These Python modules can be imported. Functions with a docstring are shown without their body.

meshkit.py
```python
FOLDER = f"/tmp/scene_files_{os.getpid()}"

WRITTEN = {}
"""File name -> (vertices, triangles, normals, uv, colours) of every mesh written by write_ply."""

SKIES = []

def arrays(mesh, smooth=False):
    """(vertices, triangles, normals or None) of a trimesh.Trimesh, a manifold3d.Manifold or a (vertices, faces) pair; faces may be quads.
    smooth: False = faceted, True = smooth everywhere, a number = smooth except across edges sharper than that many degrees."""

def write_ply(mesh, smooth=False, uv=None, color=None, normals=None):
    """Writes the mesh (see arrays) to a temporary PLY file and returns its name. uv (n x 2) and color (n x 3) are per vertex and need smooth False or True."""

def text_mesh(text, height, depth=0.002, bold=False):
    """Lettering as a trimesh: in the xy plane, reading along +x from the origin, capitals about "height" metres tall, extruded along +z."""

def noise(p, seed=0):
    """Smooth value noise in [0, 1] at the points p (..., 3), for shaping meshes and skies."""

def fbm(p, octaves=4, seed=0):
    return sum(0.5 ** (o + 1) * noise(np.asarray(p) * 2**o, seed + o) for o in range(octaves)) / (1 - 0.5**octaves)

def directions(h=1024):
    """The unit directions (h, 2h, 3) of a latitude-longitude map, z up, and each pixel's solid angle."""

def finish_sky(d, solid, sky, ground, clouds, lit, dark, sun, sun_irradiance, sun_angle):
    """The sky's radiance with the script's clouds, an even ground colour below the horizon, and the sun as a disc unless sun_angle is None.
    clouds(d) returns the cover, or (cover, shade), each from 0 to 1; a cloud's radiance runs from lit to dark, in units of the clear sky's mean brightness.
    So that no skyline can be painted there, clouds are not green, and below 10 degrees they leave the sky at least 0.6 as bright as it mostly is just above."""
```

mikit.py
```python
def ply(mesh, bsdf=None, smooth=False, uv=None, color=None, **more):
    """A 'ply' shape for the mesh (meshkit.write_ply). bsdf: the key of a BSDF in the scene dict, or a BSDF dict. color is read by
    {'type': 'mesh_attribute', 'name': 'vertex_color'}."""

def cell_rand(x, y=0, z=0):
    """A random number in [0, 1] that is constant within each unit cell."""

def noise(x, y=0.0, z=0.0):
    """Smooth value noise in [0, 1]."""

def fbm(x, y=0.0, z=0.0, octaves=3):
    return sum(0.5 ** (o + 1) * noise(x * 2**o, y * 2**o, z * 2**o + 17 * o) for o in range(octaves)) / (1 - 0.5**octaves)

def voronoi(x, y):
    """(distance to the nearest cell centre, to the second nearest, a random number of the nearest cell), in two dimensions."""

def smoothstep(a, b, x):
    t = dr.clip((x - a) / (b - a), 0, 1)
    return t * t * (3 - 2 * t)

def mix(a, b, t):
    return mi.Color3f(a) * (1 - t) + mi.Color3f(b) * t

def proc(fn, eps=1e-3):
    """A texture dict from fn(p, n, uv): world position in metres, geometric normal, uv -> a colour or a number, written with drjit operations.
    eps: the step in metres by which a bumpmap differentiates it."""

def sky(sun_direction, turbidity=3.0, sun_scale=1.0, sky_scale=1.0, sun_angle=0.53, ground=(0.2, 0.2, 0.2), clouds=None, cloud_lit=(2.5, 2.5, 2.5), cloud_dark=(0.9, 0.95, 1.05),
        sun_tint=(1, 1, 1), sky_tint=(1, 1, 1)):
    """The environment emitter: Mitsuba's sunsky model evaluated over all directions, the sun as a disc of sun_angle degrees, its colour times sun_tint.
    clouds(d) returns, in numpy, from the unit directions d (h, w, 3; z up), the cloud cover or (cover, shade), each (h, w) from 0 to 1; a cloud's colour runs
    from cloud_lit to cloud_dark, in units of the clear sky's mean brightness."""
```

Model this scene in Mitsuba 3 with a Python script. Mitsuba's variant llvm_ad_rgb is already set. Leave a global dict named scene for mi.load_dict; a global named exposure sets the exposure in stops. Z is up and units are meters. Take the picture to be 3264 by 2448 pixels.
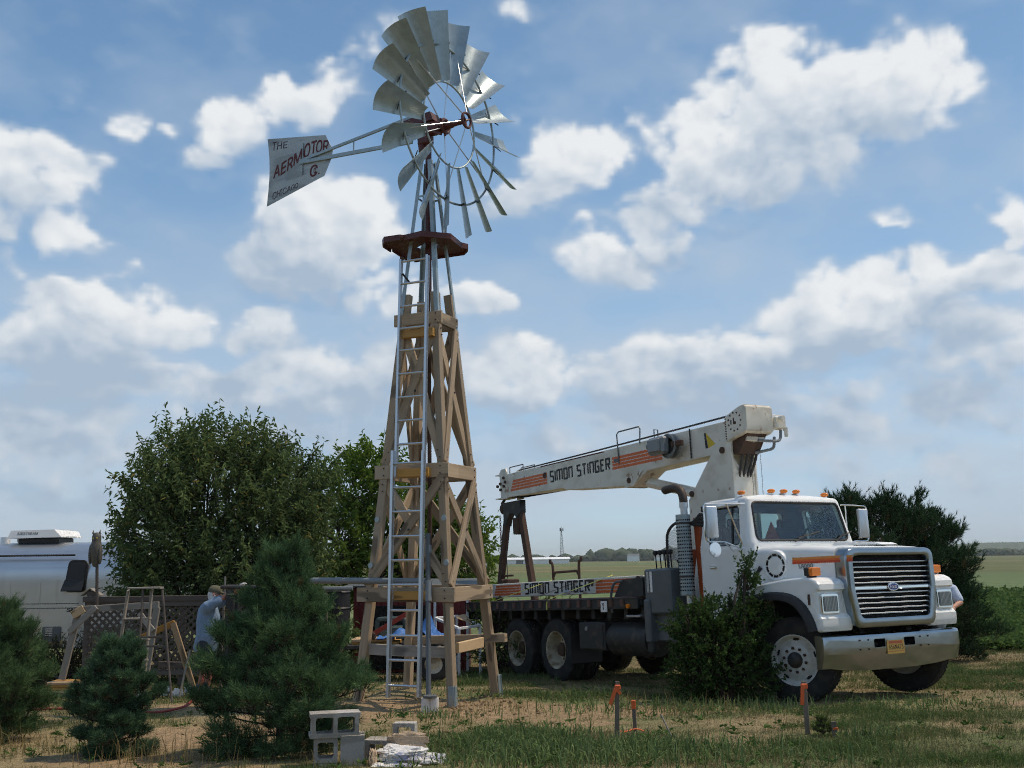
import math, random
import numpy as np
import drjit as dr
import mitsuba as mi
import trimesh
import manifold3d as m3
from shapely.geometry import Polygon, LineString, MultiLineString, Point, box as sbox
from shapely.ops import unary_union
import mikit, meshkit

T = mi.ScalarTransform4f
scene, labels = {}, {}

# ------------------------------------------------------------------ camera, sky, exposure
EYE = np.array([0, 0, 1.8])
PITCH, ROLL = math.radians(9.512), math.radians(0.8)
_f = np.array([0, math.cos(PITCH), math.sin(PITCH)])
_r0, _u0 = np.array([1.0, 0, 0]), np.array([0, -math.sin(PITCH), math.cos(PITCH)])
_up = _u0 * math.cos(ROLL) + _r0 * math.sin(ROLL)
scene['camera'] = {'type': 'perspective', 'fov': 52.0, 'fov_axis': 'x', 'near_clip': 0.05, 'far_clip': 9000.0,
                   'to_world': T().look_at(origin=EYE.tolist(), target=(EYE + _f).tolist(), up=_up.tolist())}
exposure = 0.90
SUN = (0.46, 0.10, 0.88)

CLOUDS = [(18.9,23.6,6.2,2.5,1.00), (14.1,21.4,6.1,2.6,1.00), (16.3,25.1,3.6,1.6,0.80), (22.0,23.6,2.9,2.0,0.90), (10.2,19.3,3.3,1.6,0.85), (5.9,15.9,2.8,1.5,0.80), (8.8,17.2,2.3,1.2,0.70), (-11.6,24.4,3.1,1.3,0.90), (-15.6,23.3,2.3,1.7,0.80), (-17.2,21.5,1.5,0.8,0.60), (-10.7,18.1,3.9,2.8,1.05), (-11.9,15.6,3.0,1.7,0.80), (-7.3,14.8,3.3,1.5,0.60), (-25.7,19.1,3.1,2.4,0.95), (-26.6,16.8,1.9,1.3,0.70), (-22.0,22.9,1.4,1.0,0.62), (-19.3,22.6,1.1,0.6,0.50), (-22.9,16.5,1.2,1.0,0.60), (3.1,21.7,3.2,2.3,0.85), (7.9,22.7,1.4,0.9,0.50), (1.3,19.7,3.2,1.5,0.70), (-21.3,12.7,4.6,1.6,0.95), (-23.7,10.7,4.9,1.6,0.90), (-14.3,12.2,2.5,1.5,0.80), (-19.1,9.0,6.6,1.4,0.70), (-11.5,9.2,5.0,2.0,0.80), (-1.6,14.4,1.9,1.4,0.85), (13.0,10.8,7.8,1.7,0.90), (18.9,12.8,5.2,1.7,0.90), (24.0,13.9,3.2,1.6,0.90), (26.5,16.1,1.2,1.6,0.80), (17.1,11.0,4.6,1.7,0.80), (0.6,9.5,3.1,2.3,0.90), (7.3,10.8,2.4,1.4,0.80), (9.2,8.8,6.3,1.7,0.80), (21.3,17.4,1.1,0.7,0.60), (-9.1,26.7,1.5,1.5,0.50), (-5.8,28.4,2.4,1.3,0.50), (-0.4,29.3,1.6,0.7,0.40), (24.1,10.2,4.1,2.1,0.70), (15.9,7.2,6.8,1.7,0.60), (22.8,7.3,4.2,1.6,0.55), (11.1,12.6,1.7,1.0,0.40), (-24.1,6.2,5.5,1.8,0.70), (-5.3,10.3,6.4,2.3,0.60), (4.9,6.4,6.2,1.5,0.50), (19.2,4.7,8.5,1.2,0.45), (-24.2,22.9,0.7,0.7,0.30), (-25.7,14.4,0.9,0.9,0.35), (12.2,4.9,7.0,1.5,0.40), (-15.1,6.2,7.3,1.5,0.50)]


def lumps_2d(u, v, seed):
    """1 at the middle of rounded cells, falling off towards their borders (inverted cell noise)."""
    fu, fv = np.floor(u), np.floor(v)
    best = np.full(u.shape, 9.0)
    for i in (-1, 0, 1):
        for j in (-1, 0, 1):
            cu, cv = fu + i, fv + j
            hsh = np.sin(cu * 127.1 + cv * 311.7 + seed * 17.3) * 43758.5453
            a = hsh - np.floor(hsh)
            hsh = np.sin(cu * 269.5 + cv * 183.3 + seed * 5.1) * 28001.83
            b = hsh - np.floor(hsh)
            best = np.minimum(best, (cu + a - u) ** 2 + (cv + b - v) ** 2)
    return 1 - np.clip(np.sqrt(best), 0, 1.1)


def clouds(d):
    az = np.degrees(np.arctan2(d[..., 0], d[..., 1]))
    el = np.degrees(np.arcsin(np.clip(d[..., 2], -1, 1)))
    q = np.stack([d[..., 0], d[..., 1], d[..., 2] * 1.25], -1)
    wa, we = (meshkit.fbm(q * 15, 4, 5) - .5) * 5.5, (meshkit.fbm(q * 15, 4, 6) - .5) * 4.5
    out = np.maximum(np.clip((np.abs(az) - 30) / 12, 0, 1), np.clip((el - 32) / 8, 0, 1))
    # the same kind of fair-weather cumulus all round, beyond the ones that stand in view
    other = np.clip((meshkit.fbm(q * np.array([5.0, 5.0, 8.0]) + 3.1, 3, 11) - .55) * 6, 0, 1)
    fine = meshkit.fbm(q * 30, 6, 2) - .5

    def density(daz, dele, detail=True):
        A, E = az + wa + daz, el + we + dele
        g = np.zeros(az.shape)
        for a, e, ra, re, w in CLOUDS:
            da = (A - a + 180) % 360 - 180
            v = (da / ra) ** 2 + ((E - e) / re) ** 2
            g = np.maximum(g, w * np.clip(1.12 - 0.66 * v, 0, 1))
        g = g * (1 - out) + other * out
        if not detail:
            return g
        B, F_ = az + .35 * wa + daz, (el + .35 * we + dele) * 1.15
        lump = .55 * lumps_2d(B / 2.3, F_ / 2.0, 1) + .34 * lumps_2d(B / 1.05, F_ / .95, 2) + .20 * lumps_2d(B / .5, F_ / .45, 3)
        return g + (lump - .60) * (.30 + .72 * np.clip(g, 0, 1))

    dens = density(0, 0) + fine * .8
    cover = np.clip((dens - .24) / .44, 0, 1)
    cover = cover * cover * (3 - 2 * cover)
    soft = np.clip((density(0, 0, False) + fine * 1.6 - .10) / .8, 0, 1)
    veil = np.clip((21 - el) / 15, 0, 1) * .88 * np.clip(meshkit.fbm(q * np.array([9, 9, 24]), 5, 21) * 1.5 + .02, 0, 1)
    wisp = np.clip(meshkit.fbm(q * np.array([10, 14, 12]) + 5, 6, 31) - .44, 0, 1) * 1.1
    total = np.clip(1 - (1 - cover * .96) * (1 - soft * .42) * (1 - veil) * (1 - wisp), 0, 1)
    sunward = density(.55, .50) + fine * .8
    big = density(1.2, 3.0, False) * .8 + density(-.3, 1.2, False) * .35
    shade = np.clip(.20 + (sunward - dens) * .60 + big * .66 - .22 + fine * .7 + np.clip((20 - el) / 30, 0, .42), 0, 1)
    shade = shade * cover + np.maximum(shade, .80) * (1 - cover)
    return total, shade * .95


scene['sky'] = mikit.sky(SUN, turbidity=2.6, clouds=clouds, sky_scale=1.75, sky_tint=(1.22, 1.27, 1.20), cloud_lit=(2.42, 2.48, 2.52), cloud_dark=(1.07, 1.37, 1.74), ground=(.16, .15, .10))

# ------------------------------------------------------------------ helpers
rng = np.random.default_rng(7)


def ground_z(x, y):
    s = -.1 * (np.asarray(x, float) - 3.45) + 1.1 * (np.asarray(y, float) - 13.55)
    return -.042 * np.where(s > 0, 15 * np.tanh(s / 15), 10 * np.tanh(s / 10))


def numbered(k):
    if k not in scene and k not in labels:
        return k
    i = 1
    while f'{k}_{i:03d}' in scene or f'{k}_{i:03d}' in labels:
        i += 1
    return f'{k}_{i:03d}'


def thing(name, label, cat, group=None):
    k = numbered(name)
    labels[k] = {'label': label, 'category': cat}
    if group:
        labels[k]['group'] = group
    return k


def put(name, mesh, mat, parent=None, smooth=35, M=None, uv=None, color=None, label=None, kind=None):
    k = numbered(f'{parent}__{name}' if parent else name)
    if uv is not None or color is not None:
        smooth = smooth if isinstance(smooth, bool) else False
    scene[k] = mikit.ply(mesh, mat, smooth=smooth, uv=uv, color=color)
    if M is not None:
        scene[k]['to_world'] = M
    if label or kind:
        labels[k] = {}
        if label:
            labels[k]['label'] = label
        if kind:
            labels[k]['kind'] = kind
    return k


def tag(k, label, cat, group=None, kind=None):
    labels[k] = {'label': label, 'category': cat}
    if group:
        labels[k]['group'] = group
    if kind:
        labels[k]['kind'] = kind
    return k


def cat(ms):
    vs, fs, n = [], [], 0
    for m in ms:
        if m is None:
            continue
        if hasattr(m, 'to_mesh'):
            mm = m.to_mesh()
            v, f = mm.vert_properties[:, :3], mm.tri_verts
        elif isinstance(m, trimesh.Trimesh):
            v, f = m.vertices, m.faces
        else:
            v, f = m
        f = np.asarray(f)
        if f.shape[1] == 4:
            f = np.vstack([f[:, [0, 1, 2]], f[:, [0, 2, 3]]])
        vs.append(np.asarray(v, float))
        fs.append(f + n)
        n += len(v)
    return np.vstack(vs), np.vstack(fs)


def unit(v):
    v = np.asarray(v, float)
    return v / (np.linalg.norm(v) + 1e-12)


_SG = np.array([[a, b, c] for a in (-1, 1) for b in (-1, 1) for c in (-1, 1)], float)


def hull(pts):
    h = trimesh.convex.convex_hull(np.asarray(pts, float))
    return np.array(h.vertices), np.array(h.faces)


_BOX_CACHE = {}


def bbox(c, s, b=0.004, R=None):
    """A box of size s about c with chamfered edges."""
    s = np.asarray(s, float) / 2
    b = min(b, s.min() * .45)
    P = []
    for g in _SG:
        for ax in range(3):
            q = g * (s - b)
            q[ax] = g[ax] * s[ax]
            P.append(q)
    key = tuple(np.round(np.append(s, b), 5))
    if key not in _BOX_CACHE:
        _BOX_CACHE[key] = hull(P)
    v, f = _BOX_CACHE[key]
    if R is not None:
        v = v @ np.asarray(R, float).T
    return v + np.asarray(c, float), f


def frame(d, up=(0, 0, 1)):
    """Columns: side, up', d."""
    d = unit(d)
    up = np.asarray(up, float)
    if abs(d @ unit(up)) > .999:
        up = np.array([1.0, 0, 0]) if abs(d[0]) < .9 else np.array([0, 1.0, 0])
    s = unit(np.cross(up, d))
    return np.stack([s, np.cross(d, s), d], 1)


def beam(p0, p1, w, t, up=(0, 0, 1), b=.003):
    """A bar from p0 to p1, w wide across 'side', t thick along up'."""
    p0, p1 = np.asarray(p0, float), np.asarray(p1, float)
    return bbox((p0 + p1) / 2, (w, t, np.linalg.norm(p1 - p0)), b, frame(p1 - p0, up))


def board(p0, p1, w, t, up=(0, 0, 1)):
    """A plank as (vertices, faces, uv): v along its length, u round its section, in metres, with an offset of its own."""
    p0, p1 = np.asarray(p0, float), np.asarray(p1, float)
    R = frame(p1 - p0, up)
    L = np.linalg.norm(p1 - p0)
    b = min(.005, t * .2)
    sec = np.array([(-w / 2 + b, -t / 2), (w / 2 - b, -t / 2), (w / 2, -t / 2 + b), (w / 2, t / 2 - b), (w / 2 - b, t / 2), (-w / 2 + b, t / 2), (-w / 2, t / 2 - b), (-w / 2, -t / 2 + b)])
    per = np.concatenate([[0], np.cumsum(np.linalg.norm(np.diff(np.vstack([sec, sec[:1]]), axis=0), axis=1))])
    V, U, Fc = [], [], []
    o = rng.uniform(0, 50, 2)
    for i in range(8):
        j = (i + 1) % 8
        n = len(V)
        for z in (0, L):
            for s, u in ((sec[i], per[i]), (sec[j], per[i + 1])):
                V.append(p0 + R @ np.array([s[0], s[1], z]))
                U.append((u + o[0], z + o[1]))
        Fc += [(n, n + 1, n + 3), (n, n + 3, n + 2)]
    for z, rev in ((0, True), (L, False)):
        n = len(V)
        for s in sec:
            V.append(p0 + R @ np.array([s[0], s[1], z]))
            U.append((s[0] + o[0], s[1] * .2 + o[1]))
        for i in range(1, 7):
            Fc.append((n, n + i + 1, n + i) if rev else (n, n + i, n + i + 1))
    return np.array(V), np.array(Fc), np.array(U)


def put_board(name, parent, p0, p1, w, t, mat, up=(0, 0, 1), label=None):
    v, f, uv = board(p0, p1, w, t, up)
    return put(name, (v, f), mat, parent, False, uv=uv, label=label)


def tube(P, r, n=8, cap=True):
    P = np.asarray(P, float)
    r = np.broadcast_to(np.asarray(r, float), (len(P),))
    t = np.gradient(P, axis=0)
    t /= np.linalg.norm(t, axis=1, keepdims=True) + 1e-12
    a = np.zeros_like(P)
    ref = np.array([0, 0, 1.0]) if abs(t[0, 2]) < .9 else np.array([1.0, 0, 0])
    a[0] = unit(np.cross(t[0], ref))
    for i in range(1, len(P)):
        q = a[i - 1] - t[i] * (a[i - 1] @ t[i])
        a[i] = unit(q)
    b = np.cross(t, a)
    an = np.arange(n) * 2 * np.pi / n
    V = (P[:, None] + r[:, None, None] * (np.cos(an)[None, :, None] * a[:, None] + np.sin(an)[None, :, None] * b[:, None])).reshape(-1, 3)
    i, j = np.meshgrid(np.arange(len(P) - 1), np.arange(n), indexing='ij')
    j2 = (j + 1) % n
    F = np.concatenate([np.stack([i * n + j, i * n + j2, (i + 1) * n + j2], -1).reshape(-1, 3), np.stack([i * n + j, (i + 1) * n + j2, (i + 1) * n + j], -1).reshape(-1, 3)])
    if cap:
        k = np.arange(1, n - 1)
        F = np.vstack([F, np.stack([k * 0, k + 1, k], 1), np.stack([k * 0, k, k + 1], 1) + (len(P) - 1) * n])
    return V, F


def smooth_path(P, n=8):
    """Catmull-Rom through P."""
    P = np.asarray(P, float)
    Q = np.vstack([2 * P[0] - P[1], P, 2 * P[-1] - P[-2]])
    out = []
    for i in range(1, len(Q) - 2):
        for t in np.linspace(0, 1, n, endpoint=False):
            a, b, c, d = Q[i - 1:i + 3]
            out.append(.5 * ((2 * b) + (c - a) * t + (2 * a - 5 * b + 4 * c - d) * t * t + (3 * b - a - 3 * c + d) * t ** 3))
    return np.array(out + [P[-1]])


def lathe(profile, axis='y', n=40, c=(0, 0, 0)):
    """Revolves (distance along axis, radius) pairs."""
    p = np.asarray(profile, float)
    an = np.arange(n) * 2 * np.pi / n
    ring = np.stack([np.cos(an), np.sin(an)], 1)
    V = np.zeros((len(p), n, 3))
    k = 'xyz'.index(axis)
    o = [(k + 1) % 3, (k + 2) % 3]
    V[..., k] = p[:, None, 0]
    V[..., o[0]] = p[:, None, 1] * ring[None, :, 0]
    V[..., o[1]] = p[:, None, 1] * ring[None, :, 1]
    i, j = np.meshgrid(np.arange(len(p) - 1), np.arange(n), indexing='ij')
    j2 = (j + 1) % n
    F = np.concatenate([np.stack([i * n + j, i * n + j2, (i + 1) * n + j2], -1).reshape(-1, 3), np.stack([i * n + j, (i + 1) * n + j2, (i + 1) * n + j], -1).reshape(-1, 3)])
    return V.reshape(-1, 3) + np.asarray(c, float), F


def loft(secs, cap=True, closed=True):
    """Joins sections of equal point count (k, n, 3)."""
    S = np.asarray(secs, float)
    k, n = S.shape[:2]
    i, j = np.meshgrid(np.arange(k - 1), np.arange(n if closed else n - 1), indexing='ij')
    j2 = (j + 1) % n
    F = np.concatenate([np.stack([i * n + j, i * n + j2, (i + 1) * n + j2], -1).reshape(-1, 3), np.stack([i * n + j, (i + 1) * n + j2, (i + 1) * n + j], -1).reshape(-1, 3)])
    V = S.reshape(-1, 3)
    ms = [(V, F)]
    if cap:
        for s, rev in ((S[0], True), (S[-1], False)):
            c = s.mean(0)
            q = np.vstack([s, c])
            a = np.arange(n)
            f = np.stack([a, (a + 1) % n, a * 0 + n], 1)
            ms.append((q, f[:, ::-1] if rev else f))
    return cat(ms)


def rrect(w, h, r, n=6, c=(0, 0)):
    """Rounded rectangle outline, counter-clockwise."""
    out = []
    for sx, sy, a0 in ((1, -1, -90), (1, 1, 0), (-1, 1, 90), (-1, -1, 180)):
        for t in np.linspace(a0, a0 + 90, n):
            out.append((c[0] + sx * (w / 2 - r) + r * math.cos(math.radians(t)), c[1] + sy * (h / 2 - r) + r * math.sin(math.radians(t))))
    return np.array(out)


def resample(P, step):
    P = np.asarray(P, float)
    out = []
    for a, b in zip(P, np.roll(P, -1, 0)):
        k = max(1, int(round(np.linalg.norm(b - a) / step)))
        out += [a + (b - a) * i / k for i in range(k)]
    return np.array(out)


def inset(P, d):
    """Moves a counter-clockwise outline inwards by d."""
    P = np.asarray(P, float)
    e1, e0 = np.roll(P, -1, 0) - P, P - np.roll(P, 1, 0)
    e1 /= np.linalg.norm(e1, axis=1, keepdims=True) + 1e-12
    e0 /= np.linalg.norm(e0, axis=1, keepdims=True) + 1e-12
    n = np.stack([-(e0 + e1)[:, 1], (e0 + e1)[:, 0]], 1)
    n /= np.linalg.norm(n, axis=1, keepdims=True) + 1e-12
    k = 1 / np.maximum(.5, (n * np.stack([-e1[:, 1], e1[:, 0]], 1)).sum(1))
    return P + n * (d * k)[:, None]


def flat_cap(P, z):
    v, f = trimesh.creation.triangulate_polygon(Polygon(P), engine='earcut')
    v = np.asarray(v)[:, :2]
    return np.column_stack([v, np.full(len(v), z)]), np.asarray(f)


def bevel_extrude(P, z0, z1, r=.02, both=True, steps=3):
    """Extrudes a counter-clockwise outline from z0 to z1 with rounded rims (outline in xy)."""
    P = np.asarray(P, float)
    levels = []
    a = np.linspace(0, np.pi / 2, steps + 1)
    if both:
        levels += [(z0 + r * (1 - math.sin(t)), r * (1 - math.cos(t))) for t in a[::-1]]
    else:
        levels += [(z0, 0)]
    levels += [(z1 - r * (1 - math.sin(t)), r * (1 - math.cos(t))) for t in a]
    secs = [np.column_stack([inset(P, d) if d else P, np.full(len(P), z)]) for z, d in levels]
    c0, c1 = flat_cap(secs[0][:, :2], secs[0][0, 2]), flat_cap(secs[-1][:, :2], secs[-1][0, 2])
    area = trimesh.Trimesh(*c1, process=False).face_normals[0, 2]
    if area > 0:
        c0 = (c0[0], c0[1][:, ::-1])
    else:
        c1 = (c1[0], c1[1][:, ::-1])
    return cat([loft(secs, cap=False), c0, c1])


def swap(m, order, sign=(1, 1, 1)):
    """Permutes the axes of a mesh, keeping its faces outward."""
    v, f = cat([m])
    v = v[:, order] * np.asarray(sign)
    s = np.linalg.det(np.eye(3)[list(order)]) * np.prod(sign)
    return v, (f if s > 0 else f[:, ::-1])


def extrude(poly, d):
    """Extrudes a shapely polygon (or several) by d along z."""
    geoms = list(getattr(poly, 'geoms', [poly]))
    return cat([trimesh.creation.extrude_polygon(g, d, engine='earcut') for g in geoms if g.area > 1e-9])


def moved(m, M):
    v, f = cat([m])
    M = np.asarray(M, float)
    return v @ M[:3, :3].T + M[:3, 3], f


def mat4(cols, o):
    M = np.eye(4)
    M[:3, :3] = np.asarray(cols, float)
    M[:3, 3] = o
    return M


def sphere(c, r, n=12):
    m = trimesh.creation.uv_sphere(1.0, count=[n, 2 * n])
    return np.array(m.vertices) * np.asarray(r, float) + np.asarray(c, float), np.array(m.faces)


def man_hull(chain, refine=.03, taubin=8):
    """One continuous body from bones ((p, r), (q, r2)): hulls of spheres, joined and smoothed."""
    tot = None
    for (p, r), (q, s) in chain:
        ss = [m3.Manifold.sphere(rad, 14).translate(tuple(float(x) for x in c)) for c, rad in ((p, r), (q, s))]
        hh = m3.Manifold.batch_hull(ss)
        tot = hh if tot is None else tot + hh
    tot = tot.refine_to_length(refine)
    mm = tot.to_mesh()
    t = trimesh.Trimesh(mm.vert_properties[:, :3], mm.tri_verts, process=True)
    trimesh.smoothing.filter_taubin(t, iterations=taubin)
    return np.array(t.vertices), np.array(t.faces)


# ------------------------------------------------------------------ materials
def pri(name, color, rough=.5, metal=0.0, two=True, **kw):
    c = color if isinstance(color, dict) else {'type': 'rgb', 'value': list(color)}
    b = {'type': 'principled', 'base_color': c, 'roughness': rough, 'metallic': metal, **kw}
    scene[name] = {'type': 'twosided', 'bsdf': b} if two else b
    return name


def bump(name, fn, scale, color, rough=.6, eps=2e-3, **kw):
    c = color if isinstance(color, dict) else {'type': 'rgb', 'value': list(color)}
    scene[name] = {'type': 'twosided', 'bsdf': {'type': 'bumpmap', 'arbitrary': mikit.proc(fn, eps), 'scale': scale,
                   'bsdf': {'type': 'principled', 'base_color': c, 'roughness': rough, **kw}}}
    return name


noise, fbm, mix, sstep = mikit.noise, mikit.fbm, mikit.mix, mikit.smoothstep


def wood_fn(a, b, c):
    def fn(p, n, uv):
        g = fbm(uv.x * 55, uv.y * 1.6, 0, 3)
        ring = fbm(uv.x * 16 + fbm(uv.x * 4, uv.y * .9) * 3, uv.y * .7, 4, 2)
        knot = sstep(.74, .86, noise(uv.x * 13, uv.y * 2.4, 9))
        col = mix(a, b, dr.clip(g * .7 + ring * .6 - .15, 0, 1))
        col = mix(col, c, sstep(.50, .72, fbm(uv.x * 7, uv.y * .8, 2, 2)) * .75)
        col = col * (.78 + .44 * mikit.cell_rand(dr.floor(uv.x * .31), dr.floor(uv.y * .05), 3))
        return col * (1 - .55 * knot)
    return fn


pri('wood_tower', mikit.proc(wood_fn((.44, .335, .22), (.29, .21, .135), (.36, .29, .21))), .75)
pri('wood_yellow', mikit.proc(wood_fn((.50, .27, .06), (.38, .19, .04), (.46, .25, .07))), .6)
pri('wood_new', mikit.proc(wood_fn((.52, .38, .22), (.42, .29, .16), (.5, .34, .2))), .7)
pri('wood_grey', mikit.proc(wood_fn((.36, .33, .29), (.22, .20, .17), (.30, .27, .22))), .8)
pri('wood_stake', mikit.proc(wood_fn((.22, .175, .13), (.13, .105, .08), (.18, .15, .12))), .85)
pri('dirt_clod', (.23, .155, .088), .95)
pri('wood_dark', mikit.proc(wood_fn((.13, .105, .09), (.08, .066, .058), (.11, .1, .09))), .85)


def galv_fn(p, n, uv):
    v = fbm(p.x * 9 + p.z * 3, p.y * 9, p.z * 9, 3)
    w = noise(p.x * 60, p.y * 60, p.z * 60)
    return mi.Color3f(.35, .42, .44) * (.72 + .4 * v + .14 * w)


pri('galvanised', mikit.proc(galv_fn), .45, .5)
pri('galvanised_blade', mikit.proc(galv_fn), .34, .5)
pri('aluminium', (.62, .64, .66), .34, .9)
pri('chrome', (.78, .80, .82), .09, 1.0)
pri('chrome_worn', mikit.proc(lambda p, n, uv: mi.Color3f(.32, .37, .41) * (.8 + .35 * fbm(p.x * 7, p.y * 7, p.z * 12, 3))), .20, 1.0)


def shell_fn(p, n, uv):
    streak = sstep(.55, .75, fbm(p.x * 3.2, p.y * 3, p.z * .35, 3)) * sstep(2.0, .6, p.z)
    return mi.Color3f(.60, .63, .65) * (.92 + .12 * fbm(p.x * 2, p.y * 2, p.z * 4, 3)) * (1 - .45 * streak)


pri('trailer_aluminium', mikit.proc(shell_fn), .36, .92)


def white_fn(p, n, uv):
    d = fbm(p.x * 5, p.y * 5, p.z * 3, 4)
    return mix((.80, .81, .79), (.66, .65, .60), sstep(.55, .9, d) * .5)


pri('truck_white', mikit.proc(white_fn), .28, clearcoat=.5, clearcoat_gloss=.9)


def cream_fn(p, n, uv):
    d = fbm(p.x * 4, p.y * 4, p.z * 4, 4)
    rust = sstep(.70, .78, fbm(p.x * 9 + 3, p.y * 9, p.z * 5, 4))
    c = mix((.70, .67, .58), (.50, .45, .34), sstep(.45, .8, d) * .7)
    return mix(c, (.26, .12, .05), rust * .7)


pri('boom_cream', mikit.proc(cream_fn), .42)
pri('orange_stripe', mikit.proc(lambda p, n, uv: mi.Color3f(.62, .13, .03) * (.85 + .3 * fbm(p.x * 6, p.y * 6, p.z * 6, 3))), .5)
pri('stripe_yellow', (.62, .24, .05), .4)
pri('stripe_red', (.50, .06, .02), .4)
pri('black_paint', (.012, .012, .014), .5)
pri('letter_maroon', (.10, .012, .012), .6)
pri('letter_dark', (.05, .02, .03), .6)
pri('maroon', mikit.proc(lambda p, n, uv: mi.Color3f(.085, .019, .016) * (.7 + .6 * fbm(p.x * 12, p.y * 12, p.z * 12, 3))), .5)
pri('rust_brown', mikit.proc(lambda p, n, uv: mix((.10, .05, .03), (.045, .03, .022), fbm(p.x * 14, p.y * 14, p.z * 14, 3))), .8)
pri('dark_steel', mikit.proc(lambda p, n, uv: mix((.030, .031, .032), (.075, .06, .045), sstep(.5, .8, fbm(p.x * 8, p.y * 8, p.z * 8, 4)))), .55)
pri('grey_paint', mikit.proc(lambda p, n, uv: mi.Color3f(.105, .118, .125) * (.8 + .4 * fbm(p.x * 6, p.y * 6, p.z * 6, 3))), .45)
pri('reel_grey', (.20, .22, .23), .4)
pri('deck_brown', mikit.proc(lambda p, n, uv: mix((.16, .08, .06), (.09, .055, .045), fbm(p.x * 9, p.y * 9, p.z * 9, 3))), .8)
pri('tyre', mikit.proc(lambda p, n, uv: mix((.018, .018, .018), (.05, .043, .034), sstep(.4, .9, fbm(p.x * 9, p.y * 9, p.z * 9, 3)))), .8)
pri('rim_white', mikit.proc(lambda p, n, uv: mix((.66, .645, .60), (.46, .40, .30), sstep(.55, .9, fbm(p.x * 7, p.y * 7, p.z * 7, 4)))), .4)
pri('rim_dirty', mikit.proc(lambda p, n, uv: mix((.50, .45, .34), (.22, .16, .09), sstep(.4, .75, fbm(p.x * 7, p.y * 7, p.z * 7, 4)))), .6)
pri('black_rubber', (.02, .02, .021), .55)
pri('black_hole', (.008, .008, .008), .9)
pri('amber', (.80, .22, .015), .2, clearcoat=.6)
pri('lamp_glass', (.26, .28, .28), .12, .25, clearcoat=1.0)
pri('orange_safety', (.75, .13, .03), .6)
pri('orange_brace', mikit.proc(lambda p, n, uv: mi.Color3f(.42, .085, .025) * (.7 + .5 * fbm(p.x * 6, p.y * 6, p.z * 6, 3))), .5)
pri('plate_yellow', (.72, .42, .09), .45)
pri('plate_red', (.60, .13, .05), .5)
pri('emblem_blue', (.03, .05, .22), .25, clearcoat=.6)
pri('seat_dark', (.05, .05, .055), .8)
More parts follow.
